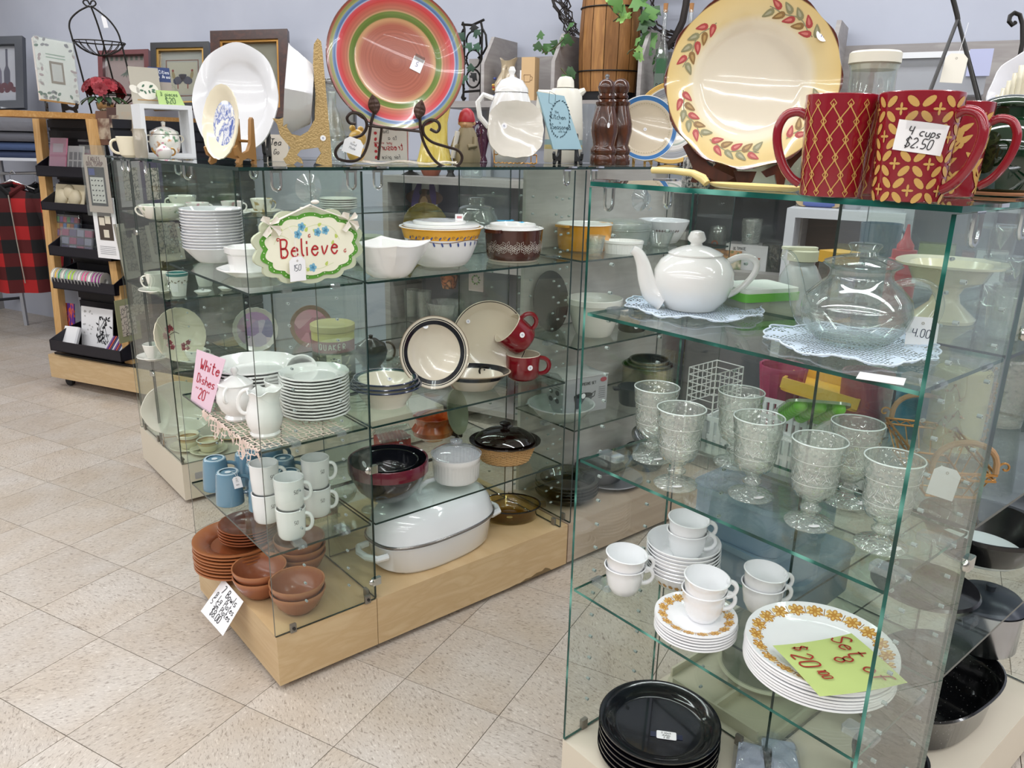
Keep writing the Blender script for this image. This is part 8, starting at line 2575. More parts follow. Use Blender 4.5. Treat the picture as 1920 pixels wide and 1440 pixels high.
def rooster(mb, w_, h):
 mb.add([fz_(-w_ * .62,-h * .62), fz_(w_ * .62,-h * .62), fz_(w_ * .62, h * .55), fz_(-w_ * .62, h * .55)], [(0,1,2,3)], 0)
 for e in (.68,):
  mb.stroke([(-w_ * e, -h * e),(w_ * e, -h * e),(w_ * e, h * .62),(-w_ * e, h * .62),(-w_ * e, -h * e)], .008, lambda x, y: V((x, y, -.0052)),3)
 for s, x in ((1,-w_ * .2),(-1, w_ * .22)):
  f2 = lambda a, b: V((x + s * a, b - h * .12,-.0045))
  mb.petal(0,0, w_ * .42, h * .30,.4, f2,1); mb.petal(-w_ * .18, h * .2, w_ * .14, h * .3,.2, f2,2)
  for k in range(4): mb.petal(w_ * .24, h * (.05 + .05 * k), w_ * .3, h * .08,.9 - .3 * k, f2,1,8)
  mb.petal(-w_ * .2, h * .36, w_ * .1, h * .1,0, f2,4); mb.stroke([(0,-h * .12),(0,-h * .3)], .006, f2,4)
 return [P('c9c1ac', .7), P('4a4a5c', .7), P('a89468', .7), P('8a5a4a', .7), P('9a3a34', .7)]
def folk(mb, w_, h):
 mb.add([fz_(-w_ * .98,-h), fz_(w_ * .98,-h), fz_(w_ * .98, h), fz_(-w_ * .98, h)], [(0,1,2,3)], 0)
 f2 = lambda x, y: V((x, y, -.0048))
 mb.petal(w_ * .25,-h * .05, w_ * .3, h * .22,1.57, f2,1,12); mb.petal(w_ * .25, h * .2, w_ * .14, h * .12,0, f2,1)
 for k in range(5): mb.petal(-w_ * .1 + k * w_ * .06, h * .3, w_ * .4, h * .06,.5 + .5 * k, f2,2)
 for k in range(8): mb.box(-w_ * .98 + k * w_ * .24,-w_ * .98 + k * w_ * .24 + w_ * .12, h * .84, h, -.0056,-.005,2)
 return [P('b39a98', .7), P('8a4a48', .7), P('6f7a70', .7)]
def plain(c):
 def f_(mb, w_, h):
  mb.add([fz_(-w_, -h), fz_(w_, -h), fz_(w_, h), fz_(-w_, h)], [(0,1,2,3)], 0)
  return [noisy('faded_print' + c, [(.35, c),(.65, '938a78')], (1,1,1),6,4,.7)]
 return f_
framed('framed_picture', 'grey-framed picture of wine bottles at the far left edge', wall_c([(-40,72),(46,71),(50,204),(-40,208)],5.6),.055, '3c3f47', 'b8b6be', bottles)
framed('framed_picture', 'small maroon-framed folk art picture behind the black basket stand', wall_c([(186,99),(281,95),(286,205),(192,207)], 5.15),.03, '5a1f24', 'b09a98', folk)
framed('framed_picture', 'black-framed rooster picture with a gold inner lip', wall_c([(284,84),(394,81),(398,205),(290,207)], 4.95),.035, '15151a', 'b9b6ae', rooster, lip='b08a4a')
framed('framed_picture', 'large brown and gold framed picture behind the white platter', wall_c([(397,62),(542,58),(545,222),(402,226)], 4.62),.055, '4a2418', '8f8674', plain('a59c88'), lip='a87a3c', mat=wood('walnut_frame', '4a2214', '2f140c', (4,4,1),5,.35,.3))
framed('framed_picture', 'dark framed picture low behind the decanter and striped platter', wall_c([(585,152),(668,150),(668,262),(588,264)], 4.3),.012, '101014', 'b9bac2', plain('b5b6c0'))
# ---- cube shelf on the rear case
zc = 1.3805
p = AYz(321,3.32, zc)
s_ = mp(p); rz = face(p, 14)
t = thing('cube_shelf', 'white open cube shelf standing on the rear case', 'shelf', p, rz)
w_, h, d_ = 46 * s_, 94 * s_, .14
WP_ = P('e6e8ec', .4)
for nm, bx in (('top_panel', (-w_, w_, 0, d_, h - .016, h)),('bottom_panel', (-w_, w_, 0, d_, 0,.016)),('side_panel', (-w_, -w_ + .016,0, d_, .016, h - .016)),('side_panel', (w_ - .016, w_, 0, d_, .016, h - .016))):
 MB().box(*bx).build(nm, WP_, t)
Mt = MX.Translation(p) @ MX.Rotation(rz, 4, 'Z')
CHN = noisy('painted_china', [(.0, '3f6a54'),(.34, '6f9a78'),(.42, 'efebe0'),(.6, 'f3f0e8'),(.7, 'cf9a6a')], (1,1,1),34,2,.15, coat=.5)
q = Mt @ V((0.0,.07,.0165))
t2 = thing('sugar_bowl', 'painted china sugar bowl with a lid inside the white cube shelf', 'sugar bowl', q, rz)
MB().lathe([(0,0),(22 * s_, 0),(25 * s_, 4 * s_),(28 * s_, 18 * s_),(26 * s_, 32 * s_),(24 * s_, 34 * s_),(0,34 * s_)], 36).build('body', CHN, t2)
MB().lathe([(26 * s_, 34.5 * s_),(25 * s_, 39 * s_),(12 * s_, 46 * s_),(3 * s_, 48 * s_),(4 * s_, 56 * s_),(0,58 * s_)], 32).build('lid', CHN, t2)
for s in (0, pi): MB().tube(arc_handle(26 * s_, 32 * s_, 20 * s_, 8 * s_, .003, s),.003,6).build('handle', P('e9e2d0', .2), t2)
q = Mt @ V((-18 * s_, -.05,0)); q.z = zc
t2 = thing('toy_teapot', 'tiny gilt teapot in front of the white cube shelf', 'teapot', q, rz)
MB().lathe([(0,0),(10 * s_, 0),(15 * s_, 8 * s_),(14 * s_, 15 * s_),(6 * s_, 21 * s_),(2 * s_, 24 * s_),(2.5 * s_, 27 * s_),(0,28 * s_)], 28).build('body', PNK, t2)
MB().tube(arc_handle(13 * s_, 17 * s_, 5 * s_, 7 * s_, .003),.003,6).build('handle', GOLDW, t2)
MB().tube([(-13 * s_, 0,8 * s_),(-18 * s_, 0,12 * s_),(-20 * s_, 0,18 * s_)], [.006,.004,.003], 6).build('spout', GOLDW, t2)
# tent sign
q = Mt @ V((.028,.02, h))
t2 = thing('price_sign', 'folded lime green sign reading 3 pieces, on the cube shelf', 'sign', q, rz)
sw, sh_ = 23 * s_, 26 * s_
mb = MB().add([(-sw, 0,.0005),(sw, 0,.0005),(sw * .8,.045, sh_),(-sw * .9,.045, sh_),(-sw * .8,.10,.0005),(sw * 1.3,.10,.0005)], [(0,1,2,3),(3,2,5,4)])
mb.build('card', P('a5bf78', .8), t2)
ft2 = lambda x, y: V((x, .045 * y / sh_ - .0012, y + .0012))
mb = MB(); write(mb, '3 pieces', 0, sh_ * .60, sh_ * .26,.0018, ft2,.15); write(mb, '$20', 0, sh_ * .10, sh_ * .38,.0024, ft2,.1)
mb.build('lettering', P('3a5c34', .7), t2)
# teapot picture and map behind it
q = Mt @ V((-.045,.085, h + .0005))
t2 = thing('print_card', 'printed card with a white teapot picture, standing on the cube shelf', 'card', q, 0, None, (radians(-8),0, rz))
cw, chh = 26 * s_, 66 * s_
MB().box(-cw, cw, 0,.004,0, chh).build('card', P('b4aea0', .6), t2)
f3 = lambda x, y: V((x, -.0012, y))
mb = MB(); mb.petal(.1 * cw, chh * .38, cw * 1.5, chh * .5,0, f3,0,20); mb.petal(-.75 * cw, chh * .4, cw * .5, chh * .3,1, f3,0)
for k in range(8): mb.petal(.1 * cw + cw * .4 * cos(k), chh * .4 + chh * .1 * sin(k * 2),.014,.007, k, lambda x, y: V((x, -.002, y)),1)
mb.stroke([(.1 * cw - cw * .75, chh * .12),(.1 * cw + cw * .75, chh * .12)], .004, f3,2)
mb.build('print', [P('e6e2d6', .6), P('4a7058', .6), P('b08a5a', .6)], t2)
q = Mt @ V((.018,.11, h + .0005))
t2 = thing('city_map', 'folded dark blue city map booklet behind the teapot card', 'map', q, 0, None, (radians(-6),0, rz))
MB().box(-19 * s_, 19 * s_, 0,.005,0,68 * s_).build('booklet', P('2c3f74', .5), t2)
mb = MB()
mb.add([f3(-19 * s_, 0), f3(19 * s_, 0), f3(19 * s_, 42 * s_), f3(-19 * s_, 42 * s_)], [(0,1,2,3)], 1)
write(mb, 'Twin Cities', 0,57 * s_, 6.0 * s_, 1.0 * s_, f3,0); write(mb, 'Metro Area', 0,49 * s_, 6.0 * s_, 1.0 * s_, f3,0)
mb.build('print', [P('dfe3ee', .6), P('a89c96', .6)], t2)
# cream mug, glass jar left of cube
p = AYz(247,3.30, zc)
t2 = mug_root('teacup', 'cream cup with a ring handle at the left end of the rear case top', 'cup', 18 * s_, 36 * s_, CREAM, loc=p, rz=face(p) + pi, top=23 * s_, out=12 * s_, hr=.005, foot=12 * s_)
p = AYz(266,3.24, zc)
t2 = thing('glass_jar', 'small patterned glass jar left of the white cube shelf', 'jar', p)
MB().lathe([(0,0),(10 * s_, 0),(11 * s_, 4 * s_),(11 * s_, 40 * s_),(9 * s_, 46 * s_),(9.5 * s_, 50 * s_),(8 * s_, 50 * s_),(0,4 * s_)], 28).build('body', glassmat('milky_jar', 'e2ddd2', 'b0a898', .08, body=.4, bodycol='ddd6c8'), t2)
for k, (px, lab, c) in enumerate(((197, 'brown postcard in the rack behind the cream cup', '6a4a3c'),(218, 'dark framed postcard right of the brown one', '4a2f2a'),(236, 'grey sketch postcard high behind the cream cup', 'a9a294'))):
 q = KP(px, 240 - 6 * k, .20)
 t2 = kthing('postcard', lab, 'card', (q.x, .20, q.z),0, None, 6)
 MB().box(-.07,.07,0,.003,-.09,.09).build('card', P(c, .6), t2)
 MB().box(-.05,.05,-.002,0,-.06,.05).build('print', noisy('postcard_' + c, [(.4, c),(.6, 'b0a08c')], (1,1,1),18,3,.6), t2)
# ================================================================ clothing at the far left
CB = A(60,560,.05)
def CL(px, py, d): return CP + RR.transposed() @ V(((px - 960) / FPX * d, (py - 720) / FPX * d, d))
DC = 5.6
def plaid():
 m, nt, N, L = new('red_black_plaid')
 b = N['Principled BSDF']
 tc = N.new('ShaderNodeTexCoord'); s = N.new('ShaderNodeSeparateXYZ'); L.new(tc.outputs['Object'], s.inputs[0])
 outs = []
 for ax in ('X', 'Z'):
  mu = N.new('ShaderNodeMath'); mu.operation = 'MULTIPLY'; mu.inputs[1].default_value = 5.2
  L.new(s.outputs[ax], mu.inputs[0])
  fr = N.new('ShaderNodeMath'); fr.operation = 'FRACT'; L.new(mu.outputs[0], fr.inputs[0])
  gt = N.new('ShaderNodeMath'); gt.operation = 'GREATER_THAN'; gt.inputs[1].default_value = .5; L.new(fr.outputs[0], gt.inputs[0])
  outs.append(gt)
 ad = N.new('ShaderNodeMath'); ad.operation = 'ADD'; L.new(outs[0].outputs[0], ad.inputs[0]); L.new(outs[1].outputs[0], ad.inputs[1])
 hf = N.new('ShaderNodeMath'); hf.operation = 'MULTIPLY'; hf.inputs[1].default_value = .5; L.new(ad.outputs[0], hf.inputs[0])
 r = ramp(N, [(0, 'a51c1e'),(.3, '501012'),(.75, '121214')]); L.new(hf.outputs[0], r.inputs[0])
 L.new(r.outputs[0], b.inputs['Base Color']); b.inputs['Roughness'].default_value = .9
 return m
def garment(lab, px, top, bottom, wpx, mat, depth=.16, sleeves=True, dd=DC):
 c = CL(px, top, dd); k = dd / FPX
 h = (bottom - top) * k; w_ = wpx * k / 2
 rz = face(c, -20)
 t = thing('jacket', lab, 'jacket', c - V((0,0, h)), rz)
 def sh(u, v):
  a = u * 2 * pi
  ww = w_ * (1.0 - .25 * max(0,(v - .8) / .2) ** 2 - .1 * (1 - v))
  x = ww * cos(a); y = depth * .5 * sin(a) * (1 + .2 * sin(5 * a)) * (1 - .6 * max(0,(v - .85) / .15))
  return V((x, y, h * v - .05 * abs(cos(a)) * max(0,(v - .8) / .2)))
 MB().grid(sh, 40,16).build('body', mat, t)
 if sleeves:
  for s in (-1,1):
   MB().tube([(s * w_ * .75,0, h * .93),(s * w_ * 1.05,-.02, h * .7),(s * w_ * 1.1,-.04, h * .35),(s * w_ * 1.02,-.05, h * .12)], [.06,.062,.055,.045], 14).build('sleeve', mat, t)
 MB().tube([(-w_ * .35,-.02, h * 1.0),(0,-.05, h * .93),(w_ * .35,-.02, h * 1.0),(0,.05, h * 1.02)], .022,8,0, True).build('collar', mat, t)
 MB().tube([(0,-depth * .5 - .004, h * .93),(.01,-depth * .52 - .006, h * .5),(.02,-depth * .5 - .006, h * .1)], .004,5).build('zip', P('b9b4a8', .4,.6), t)
 MB().tube([(-w_ * .7,0, h * .98),(0,0, h * 1.06),(w_ * .7,0, h * .98)], .005,6).tube([(0,0, h * 1.06),(0,0, h * 1.12),(.02,0, h * 1.15),(0.035,0, h * 1.12)], .004,6).build('hanger', CHROME, t)
 return t, h
PL = plaid()
garment('red and black buffalo plaid jacket hanging at the left edge', 22,350,548,110, PL)
t, h = garment('black jacket with a pale zip and red plaid lining, hanging beside the plaid jacket', 68,352,530,62, P('141418', .8), .10, True, 5.9)
MB().box(-.025,.025,-.085,-.083, h * .80, h * .90).build('neck_label', PAPER, t)
garment('second red plaid jacket partly behind the black jacket', 100,372,520,50, PL, .08, False, 6.1)
# rack rail, leg with caster
a, b = CL(-120,328,5.95), CL(150,322,5.75)
t = thing('clothes_rack', 'chrome clothes rack with a caster leg behind the jackets', 'rack', (a.x, a.y, 0))
o0 = V((a.x, a.y, 0))
MB().tube([a - o0, b - o0], .012,8).build('rail', CHROME, t)
lg = A(57,572,.05)
MB().tube([V((lg.x, lg.y, .06)) - o0, V((lg.x, lg.y, b.z)) - o0], .012,8).build('leg', CHROME, t)
MB().lathe([(0,-.012),(.03,-.012),(.03,.012),(0,.012)], 16,0, None, MX.Translation(V((lg.x, lg.y, .03)) - o0) @ MX.Rotation(pi / 2,4, 'X')).build('caster', CHROME, t)
lg2 = A(-150,592,.05)
MB().tube([V((lg.x, lg.y, .12)) - o0, V((lg2.x, lg2.y, .12)) - o0], .012,8).build('foot_bar', P('24242a', .5), t)
# shelf of folded clothes above
a, b = CL(-60,297,5.6), CL(72,294,5.6)
sv = (b - a); sv.z = 0; sn = V((-sv.y, sv.x, 0)).normalized()
za_ = (a.z + b.z) / 2
t = thing('clothes_shelf', 'white shelf board carrying folded clothes at the left edge', 'shelf', (a.x, a.y, za_), atan2(sv.y, sv.x))
MB().box(0, sv.length, 0,.35,-.02,0).build('board', P('c9ccd4', .5), t)
for x in (.02, sv.length - .02):
 MB().box(x - .012, x + .012,.32,.345,-za_, -.02).build('bracket_post', P('aeb0b8', .5), t)
for k, (z, hh, col, lab) in enumerate(((0,.05, '2b3550', 'dark blue folded jeans at the bottom of the pile'),(.051,.06, '3a4a6c', 'blue folded jeans second from the bottom of the pile'),(.112,.07, '55555c', 'grey folded trousers in the middle of the pile'),(.183,.12, '6a6a70', 'grey folded sweater on top of the pile'))):
 c = a + sv.normalized() * (.28 - .02 * k) + sn * .15
 t = thing('folded_clothes', lab, 'clothes', (c.x, c.y, za_ + z + .0008), atan2(sv.y, sv.x))
 def cl(u, v, hh=hh):
  aa = u * 2 * pi
  return V((.26 * copysign(abs(cos(aa)) ** .4, cos(aa)) * v, .13 * copysign(abs(sin(aa)) ** .4, sin(aa)) * v, hh * (1 - v ** 8 * .5) - 0))
 mb = MB().grid(cl, 36,8)
 mb.grid(lambda u, v, hh=hh: V((.26 * copysign(abs(cos(u * 2 * pi)) ** .4, cos(u * 2 * pi)) * (1 + .03 * sin(pi * v)),.13 * copysign(abs(sin(u * 2 * pi)) ** .4, sin(u * 2 * pi)) * (1 + .03 * sin(pi * v)), hh * .5 * v)),36,4)
 mb.build('cloth', P(col, .9, bump=(20,.5)), t)
# ================================================================ wall shelf, barrel, ivy and what stands under it
def WL(px, py, off):
 return WM.inverted() @ AW(px, py, off)
sh0 = WL(857,190,.30); sh1 = WL(1610,190,.30)
zsf = WL(1100,188,.34).z
def wthing(name, lab, cat, px, off, z=None, rz=0, group=None):
 q = WL(px, 188, off)
 w_ = WM @ V((q.x, -off, zsf + .0005 if z is None else z))
 return thing(name, lab, cat, w_, WYAW + rz, group)
t = thing('wall_shelf', 'grey laminate wall shelf with angled dividers behind the cases', 'shelf', WM @ V((0,0,0)), WYAW)
MB().box(sh0.x - .1, sh1.x + .6,-.36,-.002, zsf - .03, zsf).build('board', GREYW, t)
MB().box(sh0.x - .1, sh1.x + .6,-.02,-.004, zsf, zsf + .23).build('back_panel', GREYW, t)
for px in (905,1035,1195,1545):
 q = WL(px, 188,.34)
 MB().prism([(-.36, zsf),(-.02, zsf),(-.02, zsf + .30),(-.26, zsf + .30),(-.36, zsf + .17)], 0,.018,0, MX(((0,0,1, q.x),(1,0,0,0),(0,1,0,0),(0,0,0,1)))).build('divider', GREYW, t)
for px in (900,1150,1580):
 q = WL(px, 188,.1)
 MB().box(q.x, q.x + .03,-.03,-.002,.1, zsf - .03).build('upright', P('b9bac0', .5), t)
# keg
p = WL(1135,175,.20)
s_ = mp(AW(1135,100,.25))
t = wthing('nail_keg', 'old wooden nail keg with iron hoops and a black base, on the wall shelf', 'keg', 1137,.20)
KEG = [wood('keg_wood_a', 'a8763f', '8a5c2e', (10,10,1.2),4,.6), wood('keg_wood_b', 'b5834a', '96673a', (10,10,1.2),4,.6), wood('keg_wood_c', '9a6a38', '7d5228', (10,10,1.2),4,.6)]
Hk = 205 * s_; Rk = 57 * s_
MB().lathe([(0,0),(Rk * .86,0),(Rk * .88,.012),(Rk * .88,16 * s_),(0,16 * s_)], 36).build('base', BLACKM, t)
def kr(u): return Rk * (.90 + .10 * sin(pi * min(1, u * .9 + .1)))
ns = 14
for k in range(ns):
 a0, a1 = 2 * pi * k / ns + .012,2 * pi * (k + 1) / ns - .012
 mb = MB()
 mb.grid(lambda u, v: V((kr(v) * cos(a0 + (a1 - a0) * u), kr(v) * sin(a0 + (a1 - a0) * u),16 * s_ + (Hk - 16 * s_) * v)),4,10)
 mb.grid(lambda u, v: V(((kr(v) - .012) * cos(a1 - (a1 - a0) * u),(kr(v) - .012) * sin(a1 - (a1 - a0) * u),16 * s_ + (Hk - 16 * s_) * v)),4,10)
 mb.build('stave', KEG[k % 3], t)
MB().lathe([(0,20 * s_),(Rk * .85,20 * s_),(Rk * .9,120 * s_),(Rk * .9,190 * s_),(0,190 * s_)], 28).build('inside', P('3a2616', .8), t)
for v in (.20,.78, ):
 z = 16 * s_ + (Hk - 16 * s_) * v
 MB().tube([((kr(v) + .003) * cos(2 * pi * k / 40),(kr(v) + .003) * sin(2 * pi * k / 40), z + .004 * sin(2 * pi * k / 40)) for k in range(40)], .0032,6,0, True).build('wire_hoop', IRON, t)
MB().lathe([(kr(.96), Hk * .93),(kr(.96) + .003, Hk * .93),(kr(1) + .003, Hk * 1.0),(kr(1) - .004, Hk * 1.0)], 40).build('iron_band', P('2b211c', .6,.4), t)
# ivy
IVY = [P('3f6a32', .5), P('5d8a44', .5), P('2f5028', .5), P('86b05a', .5)]
def ivyleaf(s):
 mb = MB()
 o = [(0,0),(.35,-.25),(.62,-.12),(.5,.15),(.85,.3),(.5,.52),(.0,1.0),(-.5,.52),(-.85,.3),(-.5,.15),(-.62,-.12),(-.35,-.25)]
 mb.add([V((0,.2 * s, .05 * s))] + [V((x * s, y * s, -.12 * s * abs(x))) for x, y in o], [(0, i + 1,(i + 1) % 12 + 1) for i in range(12)])
 return mb
leafm = None
def ivy(lab, pts, n, sz, off, px0, cols=(0,1,2)):
 """a trailing stem through pixel points at this distance from the wall, with leaves"""
 global leafm
 P_ = [AW(x, y, off + .02 * sin(i)) for i, (x, y) in enumerate(pts)]
 root = P_[0]
 t = thing('ivy', lab, 'ivy', root, 0)
 sm = []
 for i in range(len(P_) - 1):
  for j in range(4): sm.append(P_[i].lerp(P_[i + 1], j / 4) - root)
 sm.append(P_[-1] - root)
 MB().tube(sm, .003,5).build('stem', P('4a4a2a', .7), t)
 for k in range(n):
  q = sm[int((k + .5) / n * (len(sm) - 1))]
  rot = (radians(random.uniform(50,100)), random.uniform(-.9,.9), WYAW + random.uniform(-.7,.7))
  o = ivyleaf(sz * random.uniform(.7,1.2)).build('leaf', IVY[cols[k % len(cols)]], t, q + V((random.uniform(-.03,.03), random.uniform(-.05,-.01), random.uniform(-.03,.03))), rot)
ivy('light green ivy sprig over the front of the keg rim', [(1145,-6),(1140,8),(1150,20),(1162,32),(1150,40)], 6,.05,.42,0,(3,1,3))
ivy('dark ivy sprig with big leaves right of the keg', [(1190,-10),(1203,10),(1208,40),(1205,65),(1212,90),(1208,108)], 10,.055,.26,0,(0,1,2))
ivy('ivy tendril with small leaves left of the keg', [(1068,60),(1055,75),(1040,90),(1022,100),(1010,82),(1000,84)], 9,.035,.30,0,(0,2,0))
ivy('small green ivy bunch on the keg side', [(1188,92),(1180,96),(1176,102)], 4,.03,.40,0,(1,3))
ivy('ivy sprig at the foot of the keg above the carafe', [(1052,128),(1062,140),(1074,146)], 4,.035,.40,0,(2,0))
ivy('dark ivy sprig hanging behind the green bottle', [(1216,112),(1208,130),(1212,150)], 6,.05,.18,0,(2,0,2))
# twig wreath
random.seed(5)
t = thing('twig_wreath', 'tangled dark grapevine twig wreath behind the keg', 'wreath', AW(1270,60,.10),0)
o0 = AW(1270,60,.10)
mb = MB()
for k in range(26):
 c = (1265 + random.uniform(-12,30),10 + random.uniform(-20,20)); r1, r2 = random.uniform(60,95), random.uniform(55,100)
 a0 = random.uniform(0,6.3); ln = random.uniform(1.5,3.5)
 pts = []
 for j in range(14):
  a = a0 + ln * j / 13
  x, y = c[0] + r1 * cos(a) + random.uniform(-4,4), c[1] + r2 * sin(a) + random.uniform(-4,4)
  y = min(y, 150)
  pts.append(AW(x, y, .10 + .03 * sin(k + j * .4)) - o0)
 mb.tube(pts, random.uniform(.0025,.006),5)
mb.tube([AW(x, y, .12) - o0 for x, y in ((1250,90),(1266,70),(1280,40),(1286,10),(1290,-20))], .016,8)
for k in range(14):
 x0, y0 = 1046 + random.uniform(-8,12),-10
 mb.tube([AW(x0 + random.uniform(-10,10) + j * 4, y0 + j * 11,.14 + .02 * sin(j + k)) - o0 for j in range(8)], random.uniform(.002,.005),5)
mb.build('twigs', P('2c2523', .7), t)
# bottles
for k, (px, pc, lab, gc) in enumerate(((1236,25, 'tall square cork bottle of green liquid with a price dot, on the wall shelf', '2f8a4c'),(1283,33, 'second tall corked bottle behind the yellow plate', '2f8a4c'))):
 t = wthing('bottle', lab, 'bottle', px, .33)
 s_ = mp(AW(px, 100,.33))
 MB().rbox(-11 * s_, 11 * s_, -11 * s_, 11 * s_, 0,80 * s_, .01).build('body', CLEAR, t)
 MB().lathe([(11 * s_, 80 * s_),(9 * s_, 92 * s_),(4 * s_, 106 * s_),(4 * s_, 150 * s_),(5 * s_, 151 * s_),(5 * s_, 156 * s_)], 24).build('neck', CLEAR, t)
 MB().rbox(-9.6 * s_, 9.6 * s_, -9.6 * s_, 9.6 * s_, .004,72 * s_, .01).build('liquid', glassmat('green_liquid', '3a9a58', '1d5a30', .05, power=1, body=.45, bodycol='2f8a4c'), t)
 MB().lathe([(0,152 * s_),(3.6 * s_, 152 * s_),(4.4 * s_, 167 * s_),(0,167 * s_)], 16).build('cork', P('a9794c', .8), t)
 mb = MB().box(-9 * s_, 9 * s_, -11.6 * s_, -11.2 * s_, 12 * s_, 46 * s_)
 for sx_ in (-1,1): mb.stroke([(sx_ * 4 * s_ + 2.6 * s_ * (1 - j / 12) * cos(j * .6),26 * s_ + 3 * s_ * (1 - j / 12) * sin(j * .6)) for j in range(11)], .8 * s_, lambda x, y: V((x, -11.9 * s_, y)),1)
 mb.build('label', [glassmat('clear_label', 'b9c4bb', '8d988f', .06, body=.4, bodycol='9aa89e'), BLACK], t)
 if k == 0:
  MB().lathe([(0,0),(4 * s_, 0),(4 * s_, .001),(0,.001)], 18,0, None, MX.Translation((0,-11.6 * s_, 84 * s_)) @ MX.Rotation(pi / 2,4, 'X')).build('price_sticker', PAPER, t)
# tan pitcher with blue flowers
t = wthing('pitcher', 'tan pottery pitcher painted with blue and red flowers, on the wall shelf', 'pitcher', 951,.30, rz=.2)
s_ = mp(AW(951,150,.3))
def spt(a, r, z): 
 e = max(0,(z / s_ - 52) / 22)
 return (r + 5 * s_ * e * max(0, cos(a)) ** 4, z + e * 8 * s_ * abs(cos(a)) ** 3)
MB().lathe([(0,0),(17 * s_, 0),(24 * s_, 14 * s_),(26 * s_, 28 * s_),(18 * s_, 42 * s_),(12 * s_, 52 * s_),(12 * s_, 62 * s_),(15 * s_, 70 * s_),(13 * s_, 70 * s_),(10 * s_, 60 * s_),(0,40 * s_)], 40,0, spt).build('body', P('bfae92', .3,0,.4), t)
mb = MB()
for k in range(26):
 a, z = -pi / 2 + random.uniform(-1.3,1.3), random.uniform(6,40)
 rr_ = (24 + 2 * sin((z - 14) / 14)) * (1 if z < 30 else .86) + 1.6
 mb.ball((rr_ * s_ * cos(a), rr_ * s_ * sin(a), z * s_),3.2 * s_, 8,5, k % 4,(1,1,.8))
mb.build('painted_flowers', [P('34458c', .4), P('a0402c', .4), P('d0a850', .4), P('4a5a3a', .4)], t)
MB().tube(arc_handle(14 * s_, 60 * s_, 22 * s_, 12 * s_, 3 * s_, -pi / 2),3 * s_, 8).build('handle', P('bfae92', .3,0,.4), t)
t = wthing('wooden_box', 'narrow pale wooden box with a stamped cup, on the wall shelf', 'box', 993,.32, rz=.1)
MB().box(-13 * s_, 13 * s_, -.03,.03,0,74 * s_).build('body', P('d3b083', .6), t)
mb = MB(); mb.stroke([(-8 * s_, 44 * s_),(-7 * s_, 32 * s_),(4 * s_, 32 * s_),(5 * s_, 44 * s_),(-8 * s_, 44 * s_)], .8 * s_, lambda x, y: V((x, -.031, y))); mb.stroke([(5 * s_, 42 * s_),(9 * s_, 40 * s_),(8 * s_, 35 * s_),(5 * s_, 34 * s_)], .8 * s_, lambda x, y: V((x, -.031, y)))
mb.build('stamp', P('7a5a3c', .7), t)
MB().box(-16 * s_, -13.2 * s_, -.028,.02,35 * s_, 52 * s_).build('paper_tag', PAPER, t)
# iron wine rack with leaves
t = wthing('wine_rack', 'black wrought iron bottle rack with ivy leaves, left on the wall shelf', 'wine rack', 885,.26)
s_ = mp(AW(885,120,.26))
def W3(x, y, yy=0): return ((x - 885) * s_, yy, (188 - y) * s_)
mb = MB()
for x in (866,904):
 mb.tube([W3(x, 187), W3(x, 172), W3(x + 2,60), W3(x, 52), W3(x - 2,48)], .006,6)
mb.tube([W3(862,52), W3(885,54), W3(910,46)], .006,6); mb.tube([W3(866,170), W3(904,168)], .006,6)
for cy in (80,112,146):
 mb.tube([W3(885 + 15 * cos(2 * pi * k / 20), cy + 16 * sin(2 * pi * k / 20),.01) for k in range(20)], .005,6,0, True)
for s, x in ((-1,866),(1,906)):
 mb.tube([W3(x, 60), W3(x + s * 8,72), W3(x + s * 10,92), W3(x + s * 2,104), W3(x - s * 8,110), W3(x + s * 4,122), W3(x + s * 6,145), W3(x - s * 2,166)], .0055,6)
 mb.tube([W3(x, 172), W3(x + s * 4,180), W3(x, 187), W3(x - s * 5,180)], .005,6)
mb.build('iron_frame', IRON, t)
for k, (x, y) in enumerate(((866,72),(882,90),(895,60),(903,68),(900,92),(872,118),(888,128),(876,146),(892,142),(864,90))):
 ivyleaf(13 * s_).build('leaf', P(['2f4a3a', '3a5c48', '16181a'][k % 3], .5), t, W3(x, y + 5,-.03),(pi / 2, random.uniform(-.8,.8),0))
# translucent bin
t = wthing('storage_bin', 'translucent plastic storage bin with a white lid rim, on the wall at right', 'bin', 1735,.34)
s_ = mp(AW(1735,120,.34))
MB().prism([(-88 * s_, -.16),(92 * s_, -.16),(92 * s_, .16),(-88 * s_, .16)], 0,62 * s_).build('tub', glassmat('bin_plastic', 'e6eaf2', 'c3cad6', .06,.25, body=.4, bodycol='dfe3ea'), t)
MB().box(-92 * s_, 96 * s_, -.175,.17,62 * s_, 72 * s_).build('rim', P('e8eaee', .4), t)
MB().box(60 * s_, 96 * s_, -.18,-.16,30 * s_, 74 * s_).build('clip', P('b9bee0', .4), t)
